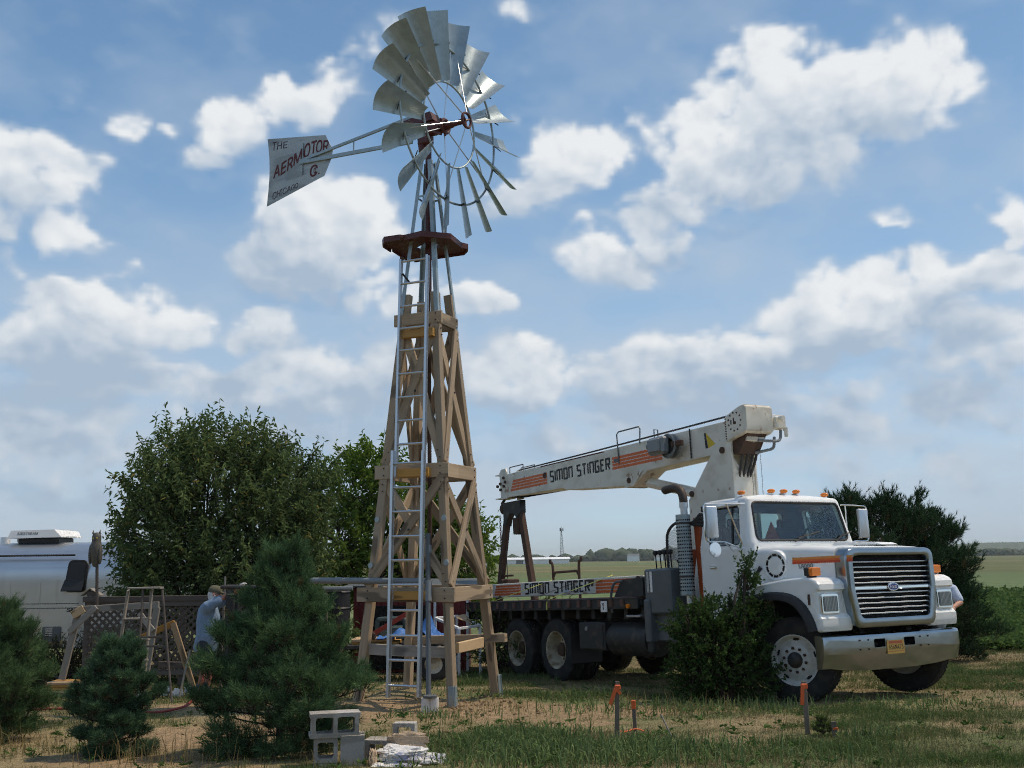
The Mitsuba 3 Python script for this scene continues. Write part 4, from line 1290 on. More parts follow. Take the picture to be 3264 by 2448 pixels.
tp('panel_plate', bbox((-2.62, -1.205, 1.56), (.05, .012, .30), .003), 'white_paint', cs_)
for i, x in enumerate((-2.70, -2.59, -2.48, -2.34)):
    lv_ = tp('lever', tube([(x, -1.02, 1.72), (x + .01, -1.04, 1.98)], .010, 6), 'black_paint')
    tp('knob', lathe([(1.95, .012), (1.965, .035), (2.0, .04), (2.02, .03), (2.025, 0)], 'z', 12, (x + .01, -1.04, 0)), 'black_paint', lv_)
for i in range(5):
    x = -2.20 + i * .07
    tp('lever', cat([tube([(x, -1.0, 1.70), (x, -1.0, 1.80)], .010, 6), hull([(x + a, -1.0 + b, z) for a, b, z in ((-.03, -.02, 1.86), (.03, -.02, 1.86), (-.03, .02, 1.86), (.03, .02, 1.86), (0, 0, 1.79))])]), 'black_paint', cs_)
tp('step', bbox((-3.05, -1.22, 1.07), (.34, .08, .035), .006), 'aluminium')
tp('outrigger_leg', bbox((-2.74, -1.14, .84), (.13, .13, .60), .015), 'dark_steel')

# flatbed
dk = tp('deck', cat([bbox((-6.25, 0, 1.27), (6.6, 2.34, .10), .01)] + [bbox((x, 0, 1.12), (.10, 2.2, .2), .01) for x in np.arange(-9.3, -3, .45)]), 'dark_steel')
for i in range(11):
    y = -1.12 + i * .224
    tp('deck_plank', bbox((-6.25, y, 1.335 + .003 * (i % 3)), (6.58, .216, .035), .005), 'deck_brown', dk)
tp('side_rail', cat([bbox((-6.25, -1.225, 1.26), (6.64, .05, .17), .01), bbox((-6.25, -1.245, 1.335), (6.64, .04, .02), .004)]), 'dark_steel', dk)
tp('side_rail', bbox((-6.25, 1.225, 1.26), (6.64, .05, .17), .01), 'dark_steel', dk)
for x in np.arange(-9.3, -3.3, .30):
    tp('stake_pocket', cat([bbox((x - .035, -1.262, 1.27), (.012, .03, .11), .002), bbox((x + .035, -1.262, 1.27), (.012, .03, .11), .002), bbox((x, -1.275, 1.27), (.08, .008, .11), .002)]), 'deck_brown', dk)
tp('tail_sign', bbox((-9.45, -1.26, 1.16), (.24, .012, .15), .003), 'aluminium', dk)
tp('deck_sign', bbox((-3.78, -1.268, 1.22), (.17, .012, .17), .003), 'white_paint', dk)
tp('sign_mark', cat([bbox((-3.79, -1.276, 1.22), (.018, .006, .10), .001), bbox((-3.79, -1.276, 1.262), (.06, .006, .015), .001)]), 'black_paint', dk)
tp('marker_lamp', tube([(-3.14, -1.25, 1.22), (-3.14, -1.29, 1.22)], .035, 16), 'amber', dk)
tp('marker_lamp', tube([(-3.24, -1.25, 1.22), (-3.24, -1.28, 1.22)], .035, 16), 'rust_brown', dk)
tp('toolbox', cat([bbox((-4.25, -1.0, .76), (.72, .42, .44), .02), bbox((-4.25, -1.215, .76), (.66, .02, .38), .008)]), 'dark_steel')
tp('latch', tube([(-4.35, -1.22, .88), (-4.35, -1.245, .88)], .035, 12), 'aluminium')
tp('fuel_tank', tube([(-3.85, -.95, .72), (-2.86, -.95, .72)], .26, 20), 'dark_steel')
tp('mud_flap', bbox((-4.86, -.92, .56), (.03, .62, .50), .008), 'black_rubber')
tp('headboard_bin', hull([(x, y, z) for x, z in ((-3.66, 1.36), (-2.90, 1.36), (-3.45, 1.62), (-2.90, 1.64)) for y in (-1.15, -.65)]), 'dark_steel')
tp('grab_rail', tube(smooth_path([(-3.62, -1.22, 1.12), (-3.62, -1.24, 1.34), (-3.52, -1.24, 1.56), (-3.35, -1.2, 1.60)], 5), .02, 8), 'grey_paint')

# folded jib along the deck, with stripes and lettering
UX, UZ = np.array([1.0, 0, 0]), np.array([0, 0, 1.0])
jib = tp('jib', cat([bbox((-6.2, -.50, 1.555), (5.2, .22, .265), .012), bbox((-3.75, -.5, 1.55), (.4, .1, .2), .01)]), 'boom_cream')


def stripes(x0, x1, z0, z1, slant0, slant1, y, parent, n=4):
    hgt = (z1 - z0)
    for i in range(n):
        a, b = z0 + hgt * (i / n) + hgt * .028, z0 + hgt * ((i + 1) / n) - hgt * .028
        ta, tb = (a - z0) / hgt, (b - z0) / hgt
        P = np.array([(x0 + slant0 * ta, a), (x1 + slant1 * ta, a), (x1 + slant1 * tb, b), (x0 + slant0 * tb, b)])
        m = bevel_extrude(P, -.004, .004, .0005)
        decal(m, 'orange_stripe', 'stripe', np.array([0, y, 0]), UX, UZ, parent)


stripes(-8.50, -7.46, 1.455, 1.66, .10, 0, -.6105, jib)
decal(block_text('SImon STInGER', 2.2, .21), 'black_paint', 'lettering', np.array([-7.31, -.6105, 1.455]), UX, UZ, jib)
stripes(-4.94, -4.02, 1.43, 1.655, 0, .10, -.6105, jib)
tp('rust_patch', moved(bevel_extrude(np.array([(.06 * math.cos(t) * (1 + .3 * math.sin(3 * t)), .07 * math.sin(t) * (1 + .2 * math.cos(2 * t))) for t in np.linspace(0, 6.28, 18, endpoint=False)]), -.002, .0015, .0005), mat4(np.stack([UX, UZ, np.cross(UX, UZ)], 1), (-5.05, -.6105, 1.61))), 'rust_brown', jib)
tp('valve', cat([tube([(-3.78, -.62, z), (-3.62, -.66, z)], .03, 8) for z in (1.50, 1.60)] + [sphere((-3.70, -.64, 1.64), .04, 8)]), 'rust_brown', jib)
rst = tp('boom_rest', cat([beam((-9.41, 0, 1.35), (-8.93, 0, 3.10), .10, .14, up=UX), beam((-7.96, 0, 1.35), (-8.38, 0, 3.10), .10, .14, up=UX)]), 'rust_brown')
rp = [(-9.02, 3.35), (-8.30, 3.35), (-8.30, 3.10), (-8.40, 3.02), (-8.42, 2.90), (-8.47, 2.88), (-8.49, 3.02), (-8.60, 3.10), (-8.75, 3.09), (-8.86, 2.98), (-8.90, 2.86), (-9.0, 2.9), (-9.0, 3.1)]
tp('saddle', side(rp[::-1], -.07, .07, .01), 'dark_steel', rst)
tp('saddle_stop', bbox((-8.50, 0, 2.84), (.22, .16, .34), .02), 'rust_brown', rst)
wn = tp('deck_winch', cat([bbox((-9.0, .02, 1.62), (.36, .3, .34), .02), bbox((-9.0, .02, 1.86), (.34, .05, .04), .01), tube([(-9.05, -.15, 1.70), (-9.05, .2, 1.70)], .10, 14)]), 'rust_brown')
tp('winch_cable', tube([(-9.02, 0, 1.8), (-9.05, 0, 2.98)], .008, 5), 'dark_steel', wn)
tp('deck_rack', cat([tube(smooth_path([(-7.42, .1, 1.36), (-7.42, .1, 1.98), (-7.50, .1, 2.05), (-7.50, .1, 2.12)], 5), .026, 8), tube(smooth_path([(-6.50, .1, 1.36), (-6.50, .1, 1.98), (-6.42, .1, 2.05), (-6.42, .1, 2.12)], 5), .026, 8), tube([(-7.42, .1, 1.86), (-6.50, .1, 1.86)], .024, 8), tube([(-7.42, .1, 1.74), (-7.32, .1, 1.86)], .016, 6), tube([(-6.50, .1, 1.74), (-6.60, .1, 1.86)], .016, 6)]), 'rust_brown')

# mast, boom, cylinder
ms = [side([(-2.80, 1.2), (-1.74, 1.2), (-1.74, 3.60), (-1.92, 3.62), (-2.14, 3.50), (-2.80, 2.80)], *yy, .008) for yy in ((-.24, -.20), (.20, .24))]
ms += [bbox((-1.78, 0, 2.2), (.05, .40, 1.8), .005), bbox((-2.76, 0, 1.95), (.05, .40, 1.6), .005)]
mst = tp('mast', cat(ms), 'boom_cream')
tp('front_v', cat([hull([(-1.80, s * .20, 3.1), (-1.75, s * .20, 3.1), (-1.80, s * .20, 3.35), (-1.75, s * .20, 3.35), (-1.80, s * .02, 3.1), (-1.75, s * .02, 3.1)]) for s in (-1, 1)]), 'boom_cream', mst)
tp('pivot_pin', cat([tube([(-1.93, -.265, 3.47), (-1.93, .265, 3.47)], .05, 14), tube([(-2.70, -.265, 2.89), (-2.70, .265, 2.89)], .045, 14)]), 'rust_brown', mst)
tp('hoses', cat([tube(smooth_path([(-1.62 + a, y, 3.55), (-1.66, y, 3.3), (-1.85, y * .6, 2.9)], 5), .022, 6) for a, y in ((0, -.12), (.03, -.02), (0, .08), (.02, .15))]), 'dark_steel', mst)
decal(block_text('SImon', .62, .15), 'black_paint', 'lettering', np.array([-2.52, -.2405, 2.52]), UX, UZ, mst)
bp = [(-8.60, 3.42), (-6.5, 3.39), (-6.35, 3.34), (-4.55, 3.21), (-4.25, 3.21), (-3.86, 3.40), (-2.0, 3.44), (-1.80, 3.47), (-1.80, 3.91), (-8.60, 3.90)]
boom = tp('boom', side(bp, -.19, .19, .012), 'boom_cream')
tp('underside_plate', side([(-4.50, 3.18), (-4.25, 3.18), (-3.98, 3.42), (-4.50, 3.30)], -.215, .215, .01), 'boom_cream', boom)
tp('inner_section', cat([bbox((-8.72, 0, 3.66), (.30, .30, .40), .01)]), 'boom_cream', boom)
tp('tip', cat([side([(-8.82, 3.40), (-8.58, 3.40), (-8.56, 3.92), (-8.60, 4.02), (-8.78, 4.02), (-8.86, 3.95)], -.21, -.17, .008), side([(-8.82, 3.40), (-8.58, 3.40), (-8.56, 3.92), (-8.60, 4.02), (-8.78, 4.02), (-8.86, 3.95)], .17, .21, .008), bbox((-8.98, 0, 3.93), (.34, .30, .02), .004), bbox((-8.98, 0, 3.44), (.34, .30, .02), .004), tube([(-8.74, -.2, 3.75), (-8.74, .2, 3.75)], .12, 16)]), 'boom_cream', boom)
tp('tip_bolts', cat([tube([(x, -.205, z), (x, -.245, z)], .03, 8) for x, z in ((-8.80, 3.72), (-8.92, 3.68), (-8.66, 3.66), (-8.60, 3.74), (-8.66, 3.83), (-8.80, 3.60))]), 'rust_brown', boom)
stripes(-8.45, -7.03, 3.525, 3.755, .13, 0, -.1905, boom)
decal(block_text('SImon STInGER', 2.0, .225), 'black_paint', 'lettering', np.array([-6.92, -.1905, 3.535]), UX, UZ, boom)
stripes(-4.85, -3.45, 3.525, 3.755, 0, 0, -.1905, boom)
tp('top_pipe', tube([(-8.2, -.12, 3.935), (-5.6, -.12, 3.95), (-1.8, -.12, 3.99)], .016, 6), 'dark_steel', boom)
tp('lubricant_streak', moved(bevel_extrude(np.array([(-7.25, 3.875), (-5.1, 3.872), (-5.1, 3.895), (-7.25, 3.898)]), -.002, .0015, .0004), mat4(np.stack([UX, UZ, np.cross(UX, UZ)], 1), (0, -.1905, 0))), 'maroon', boom)
tp('grease_cap', tube([(-7.10, -.19, 3.70), (-7.10, -.20, 3.70)], .06, 14), 'rust_brown', boom)
tp('guide_loop', cat([tube([(-8.52, -.15, 3.90), (-8.52, -.15, 4.03), (-7.98, -.15, 4.03), (-7.98, -.15, 3.90)], .012, 6), tube([(-8.52, .12, 3.90), (-8.52, .12, 4.03), (-7.98, .12, 4.03), (-7.98, .12, 3.90)], .012, 6)]), 'grey_paint', boom)
tp('guide_loop', cat([tube([(-4.64, -.20, 3.62), (-4.64, -.22, 4.12), (-4.64, -.18, 4.17), (-4.05, -.18, 4.17), (-4.02, -.18, 4.13), (-4.02, -.2, 3.88)], .013, 6), tube([(-4.0, .1, 3.9), (-4.0, .1, 4.13), (-3.9, .1, 4.1), (-3.9, .1, 3.9)], .012, 6), bbox((-4.72, -.2, 3.68), (.12, .02, .06), .004)]), 'grey_paint', boom)
cyl = tp('lift_cylinder', tube([(-2.76, 0, 2.90), (-4.05, 0, 3.22)], .085, 18), 'boom_cream', None)
tp('cylinder_rod', tube([(-4.0, 0, 3.21), (-4.36, 0, 3.30)], .05, 14), 'chrome', cyl)
tp('cylinder_eye', tube([(-4.36, -.23, 3.29), (-4.36, .23, 3.29)], .05, 14), 'rust_brown', cyl)
rl = tp('cord_reel', cat([lathe([(-.40, .185), (-.385, .20), (-.37, .185), (-.37, .13), (-.30, .13), (-.30, .185), (-.285, .20), (-.27, .185), (-.27, 0)], 'y', 36, (-3.05, 0, 3.69))]), 'reel_grey')
tp('motor', cat([bbox((-3.22, -.44, 3.71), (.40, .16, .28), .035), bbox((-3.22, -.53, 3.71), (.30, .05, .20), .02), tube([(-3.46, -.46, 3.73), (-3.38, -.46, 3.73)], .05, 10)]), 'reel_grey', rl)
tp('reel_bracket', bbox((-2.84, -.36, 3.70), (.26, .06, .09), .01), 'rust_brown', rl)
tp('reel_post', tube([(-2.70, -.21, 3.45), (-2.70, -.21, 3.92)], .012, 6), 'black_rubber', boom)
decal(bevel_extrude(np.array([(-2.34, 3.80), (-2.30, 3.555), (-2.14, 3.60)]), -.002, .003, .0005), 'warn_yellow', 'angle_sign', np.array([0, -.1905, 0]), UX, UZ, boom)
decal(bevel_extrude(np.array([(-2.38, 3.80), (-2.37, 3.56), (-2.31, 3.555), (-2.345, 3.80)]), -.002, .003, .0005), 'black_paint', 'angle_pointer', np.array([0, -.1905, 0]), UX, UZ, boom)
hb = tp('hoist_housing', cat([side([(-1.80, 3.58), (-1.40, 3.66), (-1.34, 3.70), (-1.34, 4.03), (-1.38, 4.08), (-1.48, 4.07), (-1.80, 3.96)], -.27, .27, .02), bbox((-1.6, 0, 3.60), (.3, .36, .1), .01)]), 'boom_cream')
tp('bolt_ring', cat([tube([(-1.58 + .135 * math.cos(t), -.265, 3.85 + .135 * math.sin(t)), (-1.58 + .135 * math.cos(t), -.28, 3.85 + .135 * math.sin(t))], .016, 8) for t in np.arange(11) * .571] + [tube([(-1.785, -.268, z), (-1.785, -.278, z)], .012, 6) for z in np.arange(3.62, 3.95, .037)] + [bbox((-1.60, -.272, 3.86), (.03, .012, .10), .003), bbox((-1.66, -.272, 3.85), (.03, .012, .07), .003), tube([(-1.57, -.265, 3.83), (-1.57, -.285, 3.83)], .022, 8)]), 'rust_brown', hb, kind='stuff')
tp('bolt_disc', swap(bevel_extrude(np.column_stack([-1.58 + .165 * np.cos(th), 3.85 + .165 * np.sin(th)]), -.276, -.262, .003), (0, 2, 1)), 'boom_cream', hb)
tp('belly', hull([(x, y, z) for x, z in ((-1.80, 3.57), (-1.42, 3.655), (-1.74, 3.38), (-1.62, 3.38)) for y in (-.19, .19)]), 'rust_brown', hb)
tp('valve_block', cat([bbox((-1.40, .40, 3.83), (.16, .22, .18), .015), tube([(-1.33, .50, 3.76), (-1.33, .50, 3.62)], .03, 8), tube([(-1.30, .36, 3.88), (-1.22, .36, 3.88)], .04, 8), tube([(-1.40, .3, 3.95), (-1.40, .52, 3.95), (-1.40, .52, 3.72)], .008, 5)]), 'boom_cream', hb)
tp('hydraulic_line', cat([tube(smooth_path([(-1.70, -.1, 3.45), (-1.5, 0, 3.56), (-1.38, .2, 3.55), (-1.36, .38, 3.57), (-1.36, .42, 3.72)], 6), .022, 8), tube(smooth_path([(-1.6, .1, 3.40), (-1.5, .2, 3.42), (-1.42, .30, 3.46), (-1.40, .32, 3.62)], 6), .022, 8)]), 'reel_grey', hb)
hk = thing('hook_block', 'rusty crane hook and chain hanging from the boom tip', 'crane hook')
chain = [sphere((-9.10, 0, 3.24), (.10, .07, .12), 10), tube([(-9.15, 0, 3.35), (-9.0, 0, 3.45)], .03, 8)]
put('block', cat(chain), 'rust_brown', hk, M=TM)
links = []
for i in range(14):
    z = 3.08 - i * .05
    ring = [(-9.25 + (.018 * math.cos(t) if i % 2 else 0), (0 if i % 2 else .018 * math.cos(t)), z + .032 * math.sin(t)) for t in np.linspace(0, 6.2832, 11)]
    links.append(tube(ring, .007, 5, cap=False))
put('chain', cat(links), 'rust_brown', hk, M=TM)
put('hook', tube(smooth_path([(-9.25, 0, 2.38), (-9.25, 0, 2.30), (-9.20, 0, 2.24), (-9.24, 0, 2.17), (-9.31, 0, 2.20), (-9.32, 0, 2.25)], 5), .018, 8), 'rust_brown', hk, M=TM)
sk = thing('tie_strap', 'yellow tie-down strap slanting over the right end of the jib', 'strap')
put('webbing', beam((-4.62, -.48, 1.72), (-5.45, -1.21, 1.37), .05, .005, up=(0, -.4, 1)), 'strap_yellow', sk, M=TM)
put('ratchet', bbox((-5.20, -1.02, 1.47), (.14, .06, .05), .01), 'aluminium', sk, M=TM)
put('tail', tube(smooth_path([(-5.45, -1.22, 1.36), (-5.47, -1.27, 1.30), (-5.46, -1.28, 1.18)], 4), .012, 5), 'strap_yellow', sk, M=TM)
sk = thing('tie_strap', 'pale yellow tie-down strap crossing the first word of the jib lettering', 'strap')
put('webbing', beam((-6.50, -.50, 1.70), (-7.48, -1.15, 1.37), .04, .005, up=(0, -.4, 1)), 'strap_yellow', sk, M=TM)
sk = thing('tie_strap', 'dark tie-down strap crossing the second word of the jib lettering', 'strap')
put('webbing', beam((-5.35, -.50, 1.70), (-6.20, -1.15, 1.37), .035, .005, up=(0, -.4, 1)), 'rust_brown', sk, M=TM)

# ------------------------------------------------------------------ foliage builders
def rnd_unit(r, n):
    v = r.normal(size=(n, 3))
    return v / np.linalg.norm(v, axis=1, keepdims=True)


def leaf_mesh(pos, d, L, W, r, fold=.25, droop=0.0):
    """Folded two-triangle leaves from pos along d."""
    n = len(pos)
    d = d / np.linalg.norm(d, axis=1, keepdims=True)
    s = np.cross(d, rnd_unit(r, n))
    s /= np.linalg.norm(s, axis=1, keepdims=True) + 1e-9
    u = np.cross(s, d)
    L, W = np.broadcast_to(L, (n,))[:, None], np.broadcast_to(W, (n,))[:, None]
    mid = pos + d * L * .45
    tip = pos + d * L - np.array([0, 0, 1]) * L * droop
    V = np.stack([pos, mid + s * W / 2 + u * W * fold, tip, mid - s * W / 2 + u * W * fold], 1).reshape(-1, 3)
    i = np.arange(n)[:, None] * 4
    F = np.concatenate([i + [0, 1, 2], i + [0, 2, 3]], 1).reshape(-1, 3)
    return V, F


def broad_tree(name, label, category, base, stems, blobs, n_twig, per, L, W, cols, seed, twig_len=.45, droop=.2, group=None, cover=.8):
    """stems: how many trunks; blobs: (centre, radii) of the crown; cols: two leaf colours."""
    r = np.random.default_rng(seed)
    t = thing(name, label, category, group)
    base = np.asarray(base, float)
    B = [(np.asarray(c, float), np.asarray(q, float)) for c, q in blobs]
    wts = np.array([q[0] * q[1] * q[2] for _, q in B]) ** .7
    wts /= wts.sum()
    wood = []
    heads = []
    for k in range(stems):
        a = r.uniform(0, 6.28)
        b0 = base + [.10 * math.cos(a) * (stems > 1), .10 * math.sin(a) * (stems > 1), -.1]
        c, q = B[k % len(B)]
        mid = (b0 + c) / 2 + r.normal(size=3) * .12 * np.array([1, 1, .3])
        wood.append(tube(smooth_path([b0, b0 + (mid - b0) * .5 + [0, 0, .15], mid, c], 4), np.linspace(.075 if stems < 4 else .05, .02, 13), 7))
        heads.append((mid, c))
    for c, q in B:
        m, hd = heads[r.integers(len(heads))]
        wood.append(tube(smooth_path([m, (m + c) / 2 + r.normal(size=3) * .1, c], 4), np.linspace(.03, .012, 9), 5))
    idx = r.choice(len(B), n_twig, p=wts)
    C = np.array([B[i][0] for i in idx])
    Q = np.array([B[i][1] for i in idx])
    dirs = rnd_unit(r, n_twig)
    rad = r.uniform(.25, 1, n_twig) ** .45
    org = C + dirs * Q * rad[:, None]
    keep = meshkit.fbm(org * 1.5 / max(twig_len * 2, .3) * .5, 3, seed) > (1 - cover) * .75
    org, dirs, C = org[keep], dirs[keep], C[keep]
    axis = org - base
    axis[:, 2] *= .5
    axis /= np.linalg.norm(axis, axis=1, keepdims=True) + 1e-9
    td = dirs * .6 + axis * .6 + np.array([0, 0, .45]) + r.normal(size=org.shape) * .25
    td /= np.linalg.norm(td, axis=1, keepdims=True)
    tl = twig_len * r.uniform(.55, 1.35, len(org))
    for i in r.choice(len(org), min(len(org), 420), replace=False):
        e = org[i] + td[i] * tl[i]
        wood.append(tube([C[i] + (org[i] - C[i]) * .25, org[i], e], [.012, .007, .003], 4, cap=False))
    put('trunk', cat(wood), 'bark', t, smooth=True)
    n = len(org)
    sidx = np.repeat(np.arange(n), per)
    f = np.tile(np.linspace(.0, 1.0, per), n) + r.uniform(-.06, .06, n * per)
    pos = org[sidx] + td[sidx] * (tl[sidx] * f)[:, None]
    ld = td[sidx] * .55 + rnd_unit(r, len(sidx)) * .85
    ld[:, 2] -= droop
    LL = L * r.uniform(.7, 1.25, len(sidx))
    V, F = leaf_mesh(pos, ld, LL, W * r.uniform(.8, 1.2, len(sidx)), r, droop=droop * .4)
    m = r.uniform(0, 1, n)[sidx] * .6 + r.uniform(0, 1, len(sidx)) * .4
    col = np.asarray(cols[0]) * (1 - m[:, None]) + np.asarray(cols[1]) * m[:, None]
    if len(cols) > 2:
        odd = r.uniform(0, 1, len(sidx)) < .025
        col[odd] = cols[2]
    put('crown', (V, F), 'leaf', t, smooth=False, color=np.repeat(col, 4, 0))
    return t


def needles(pts, dirs, lens, per, nl, r, wid=.0032, spread=.75):
    """Needles round shoots: pts starts, dirs, lens."""
    i = np.repeat(np.arange(len(pts)), per)
    f = r.uniform(0.05, 1.0, len(i))
    p = pts[i] + dirs[i] * (lens[i] * f)[:, None]
    rd = rnd_unit(r, len(i))
    rd -= dirs[i] * (rd * dirs[i]).sum(1, keepdims=True)
    rd /= np.linalg.norm(rd, axis=1, keepdims=True) + 1e-9
    sp = spread * (1.15 - .65 * f)[:, None]
    d = dirs[i] * 1.0 + rd * sp * r.uniform(.6, 1.4, (len(i), 1))
    d /= np.linalg.norm(d, axis=1, keepdims=True)
    s = np.cross(d, rnd_unit(r, len(i)))
    s /= np.linalg.norm(s, axis=1, keepdims=True) + 1e-9
    L = nl * r.uniform(.75, 1.2, (len(i), 1))
    V = np.stack([p - s * wid / 2, p + s * wid / 2, p + d * L], 1).reshape(-1, 3)
    F = np.arange(len(i) * 3).reshape(-1, 3)
    return V, F, i


def pine(name, label, base, H, R, seed, whorls, nb, nl=.06, per=30, shoot=.1, cols=((.035, .075, .040), (.07, .125, .062)), prof=None, group=None, wid=.0036, lift=.5, tip_len=.25, bare=.05, fans=5, spread=.75):
    """A trunk with whorls of rising branches; every branch carries fans of short needled shoots, thickest towards its end."""
    r = np.random.default_rng(seed)
    t = thing(name, label, 'pine tree', group)
    base = np.asarray(base, float)
    lean = r.normal(size=2) * .02 * H
    axis = lambda q: base + np.array([lean[0] * q * q, lean[1] * q * q, H * q])
    wood = [tube([axis(q) for q in np.linspace(-.05, 1, 9)], np.linspace(.02 * H + .012, .006, 9), 7)]
    P, D, Ln = [], [], []

    def fan(p, d, n, size, wide):
        d = unit(d)
        for k in range(n):
            e = unit(d + r.normal(size=3) * wide + np.array([0, 0, .45]))
            o = p + r.normal(size=3) * size * .22
            P.append(o); D.append(e); Ln.append(size * r.uniform(.6, 1.15))

    P.append(axis(.90)); D.append(np.array([0, 0, 1.0])); Ln.append(H * .10 + tip_len * .4)
    for a in np.arange(6) * 1.047:
        P.append(axis(.93)); D.append(unit((math.cos(a) * .42, math.sin(a) * .42, 1))); Ln.append(tip_len * r.uniform(.5, .9))
    for w in range(whorls):
        q0 = bare + (.93 - bare) * (w / (whorls - 1)) ** .9
        for b in range(nb):
            q = float(np.clip(q0 + r.uniform(-.035, .035), .02, .95))
            a = (b + r.uniform(-.4, .4)) * 2 * np.pi / nb + w * 1.3
            L = R * prof(q) * r.uniform(.66, 1.20)
            if L < .03:
                continue
            out = np.array([math.cos(a), math.sin(a), 0])
            p0 = axis(q)
            el = lift * (.02 + 1.15 * q) * r.uniform(.8, 1.25)
            p1 = p0 + out * L * .5 + [0, 0, L * .35 * el]
            p2 = p0 + out * L * .92 + [0, 0, L * el * 1.1]
            path = smooth_path([p0, p1, p2], 4)
            wood.append(tube(path, np.linspace(.005 + .010 * L, .003, len(path)), 5, cap=False))
            steps = max(2, int(L / (shoot * .75)))
            for s in range(steps):
                f = .30 + .70 * (s + .6) / steps
                k = f * (len(path) - 1)
                i0 = min(int(k), len(path) - 2)
                p = path[i0] + (path[i0 + 1] - path[i0]) * (k - i0)
                tg = unit(path[i0 + 1] - path[i0])
                sd = np.cross(tg, [0, 0, 1.0])
                reach = L * .30 * (1.25 - f)
                for sg in (-1, 1):
                    e = p + (tg * .6 + sd * sg + [0, 0, .35]) * reach * r.uniform(.5, 1.2)
                    fan(e, tg * .7 + sd * sg * .5 + [0, 0, .5], fans, shoot, .50)
            fan(path[-1], tg + [0, 0, .5], fans + 2, shoot * 1.2, .42)
    P, D, Ln = np.array(P), np.array(D), np.array(Ln)
    for i in range(0, len(P), 2):
        wood.append(tube([P[i] - D[i] * Ln[i] * .6, P[i] + D[i] * Ln[i]], [.004, .0015], 3, cap=False))
    put('trunk', cat(wood), 'bark', t, smooth=True)
    V, F, i = needles(P, D, Ln, per, nl, r, wid, spread)
    tone = np.clip((meshkit.fbm(P * (3.2 / R), 3, seed) - .5) * 2.4 + .5, 0, 1)
    m = (tone[i] * .55 + r.uniform(0, 1, len(P))[i] * .25 + r.uniform(0, 1, len(i)) * .2)[:, None]
    col = np.asarray(cols[0]) * (1 - m) + np.asarray(cols[1]) * m
    brown = r.uniform(0, 1, len(P))[i] < .012
    col[brown] = (.14, .10, .05)
    put('crown', (V, F), 'needle', t, smooth=False, color=np.repeat(col, 3, 0))
    return t


# ------------------------------------------------------------------ trees and shrubs
broad_tree('leafy_tree', 'large dense leafy tree behind the lattice fence, hiding the end of the silver trailer', 'tree', (-5.5, 20.2, -.32), 5,
           [((-6.55, 20.0, 2.2), (.80, 1.0, 1.0)), ((-6.60, 20.1, 3.30), (.70, .9, .80)), ((-6.70, 20.3, 3.80), (.45, .7, .50)), ((-5.85, 20.2, 3.95), (.62, .8, .45)), ((-5.9, 20.1, 3.0), (1.05, 1.2, 1.1)), ((-4.9, 20.2, 3.75), (.45, .8, .50)),
            ((-4.7, 20.2, 2.9), (.95, 1.1, 1.0)), ((-4.3, 20.3, 2.85), (.5, .8, .70)), ((-3.75, 20.3, 3.25), (.20, .4, .45)), ((-4.25, 20.2, 2.0), (.60, .9, .80)), ((-6.0, 19.8, 1.5), (1.1, 1.0, .85)), ((-4.9, 19.9, 1.5), (1.3, 1.1, .9)), ((-4.35, 20.0, 1.2), (.65, .9, .8)), ((-6.0, 19.4, .3), (1.3, .5, .6)), ((-4.2, 19.4, .3), (1.3, .5, .6)), ((-6.75, 19.9, 1.45), (.40, .7, .5)), ((-7.25, 20.0, 2.65), (.18, .3, .22))],
           2600, 25, .118, .040, ((.075, .118, .042), (.175, .235, .092), (.28, .24, .07)), 5, twig_len=.50, droop=.35, cover=.60)
broad_tree('leafy_tree', 'lighter green leafy tree behind the timber tower, right of the dense one', 'tree', (-2.8, 25.5, -.5), 3,
           [((-3.9, 25.2, 3.4), (.75, .9, .9)), ((-3.3, 25.4, 4.0), (.6, .8, .6)), ((-4.1, 25, 2.2), (.9, 1, .9)), ((-2.6, 25.3, 3.0), (.9, 1, .8)), ((-2.0, 25.4, 2.2), (.9, 1, .9)), ((-1.2, 25.4, 1.75), (.55, .8, .85)), ((-3.0, 25.2, 1.4), (1.2, 1.1, .9)), ((-1.5, 25.2, .9), (.8, .8, .6)), ((-.85, 25.3, 2.3), (.22, .5, .4))],
           1250, 17, .16, .062, ((.085, .155, .022), (.19, .27, .055)), 6, twig_len=.45, droop=.25, cover=.8)
broad_tree('leafy_shrub', 'dark glossy shrub with a tall spike in front of the truck door', 'shrub', (2.58, 13.75, -.02), 6,
           [((2.55, 13.75, .50), (.52, .50, .50)), ((2.25, 13.7, .88), (.26, .32, .26)), ((2.55, 13.75, 1.00), (.30, .36, .24)), ((2.88, 13.75, .82), (.26, .34, .42)), ((2.98, 13.75, 1.35), (.12, .14, .30)), ((2.97, 13.75, 1.64), (.08, .09, .18)), ((3.14, 13.7, .95), (.15, .2, .12)), ((2.25, 13.65, .35), (.30, .3, .35)), ((2.9, 13.6, .35), (.38, .3, .35))],
           1250, 14, .050, .026, ((.030, .062, .018), (.080, .138, .040)), 8, twig_len=.17, droop=.0, cover=.78)
broad_tree('weed_clump', 'tall dark weeds under the near side of the silver trailer', 'weeds', (-8.4, 19.3, -.28), 8,
           [((-8.7, 19.3, .05), (.5, .3, .35)), ((-8.0, 19.3, .05), (.5, .3, .42)), ((-7.5, 19.2, .0), (.3, .3, .35)), ((-9.3, 19.3, .0), (.5, .3, .3))], 420, 10, .08, .018, ((.035, .05, .018), (.10, .10, .04), (.2, .13, .06)), 9, twig_len=.3, droop=.1)
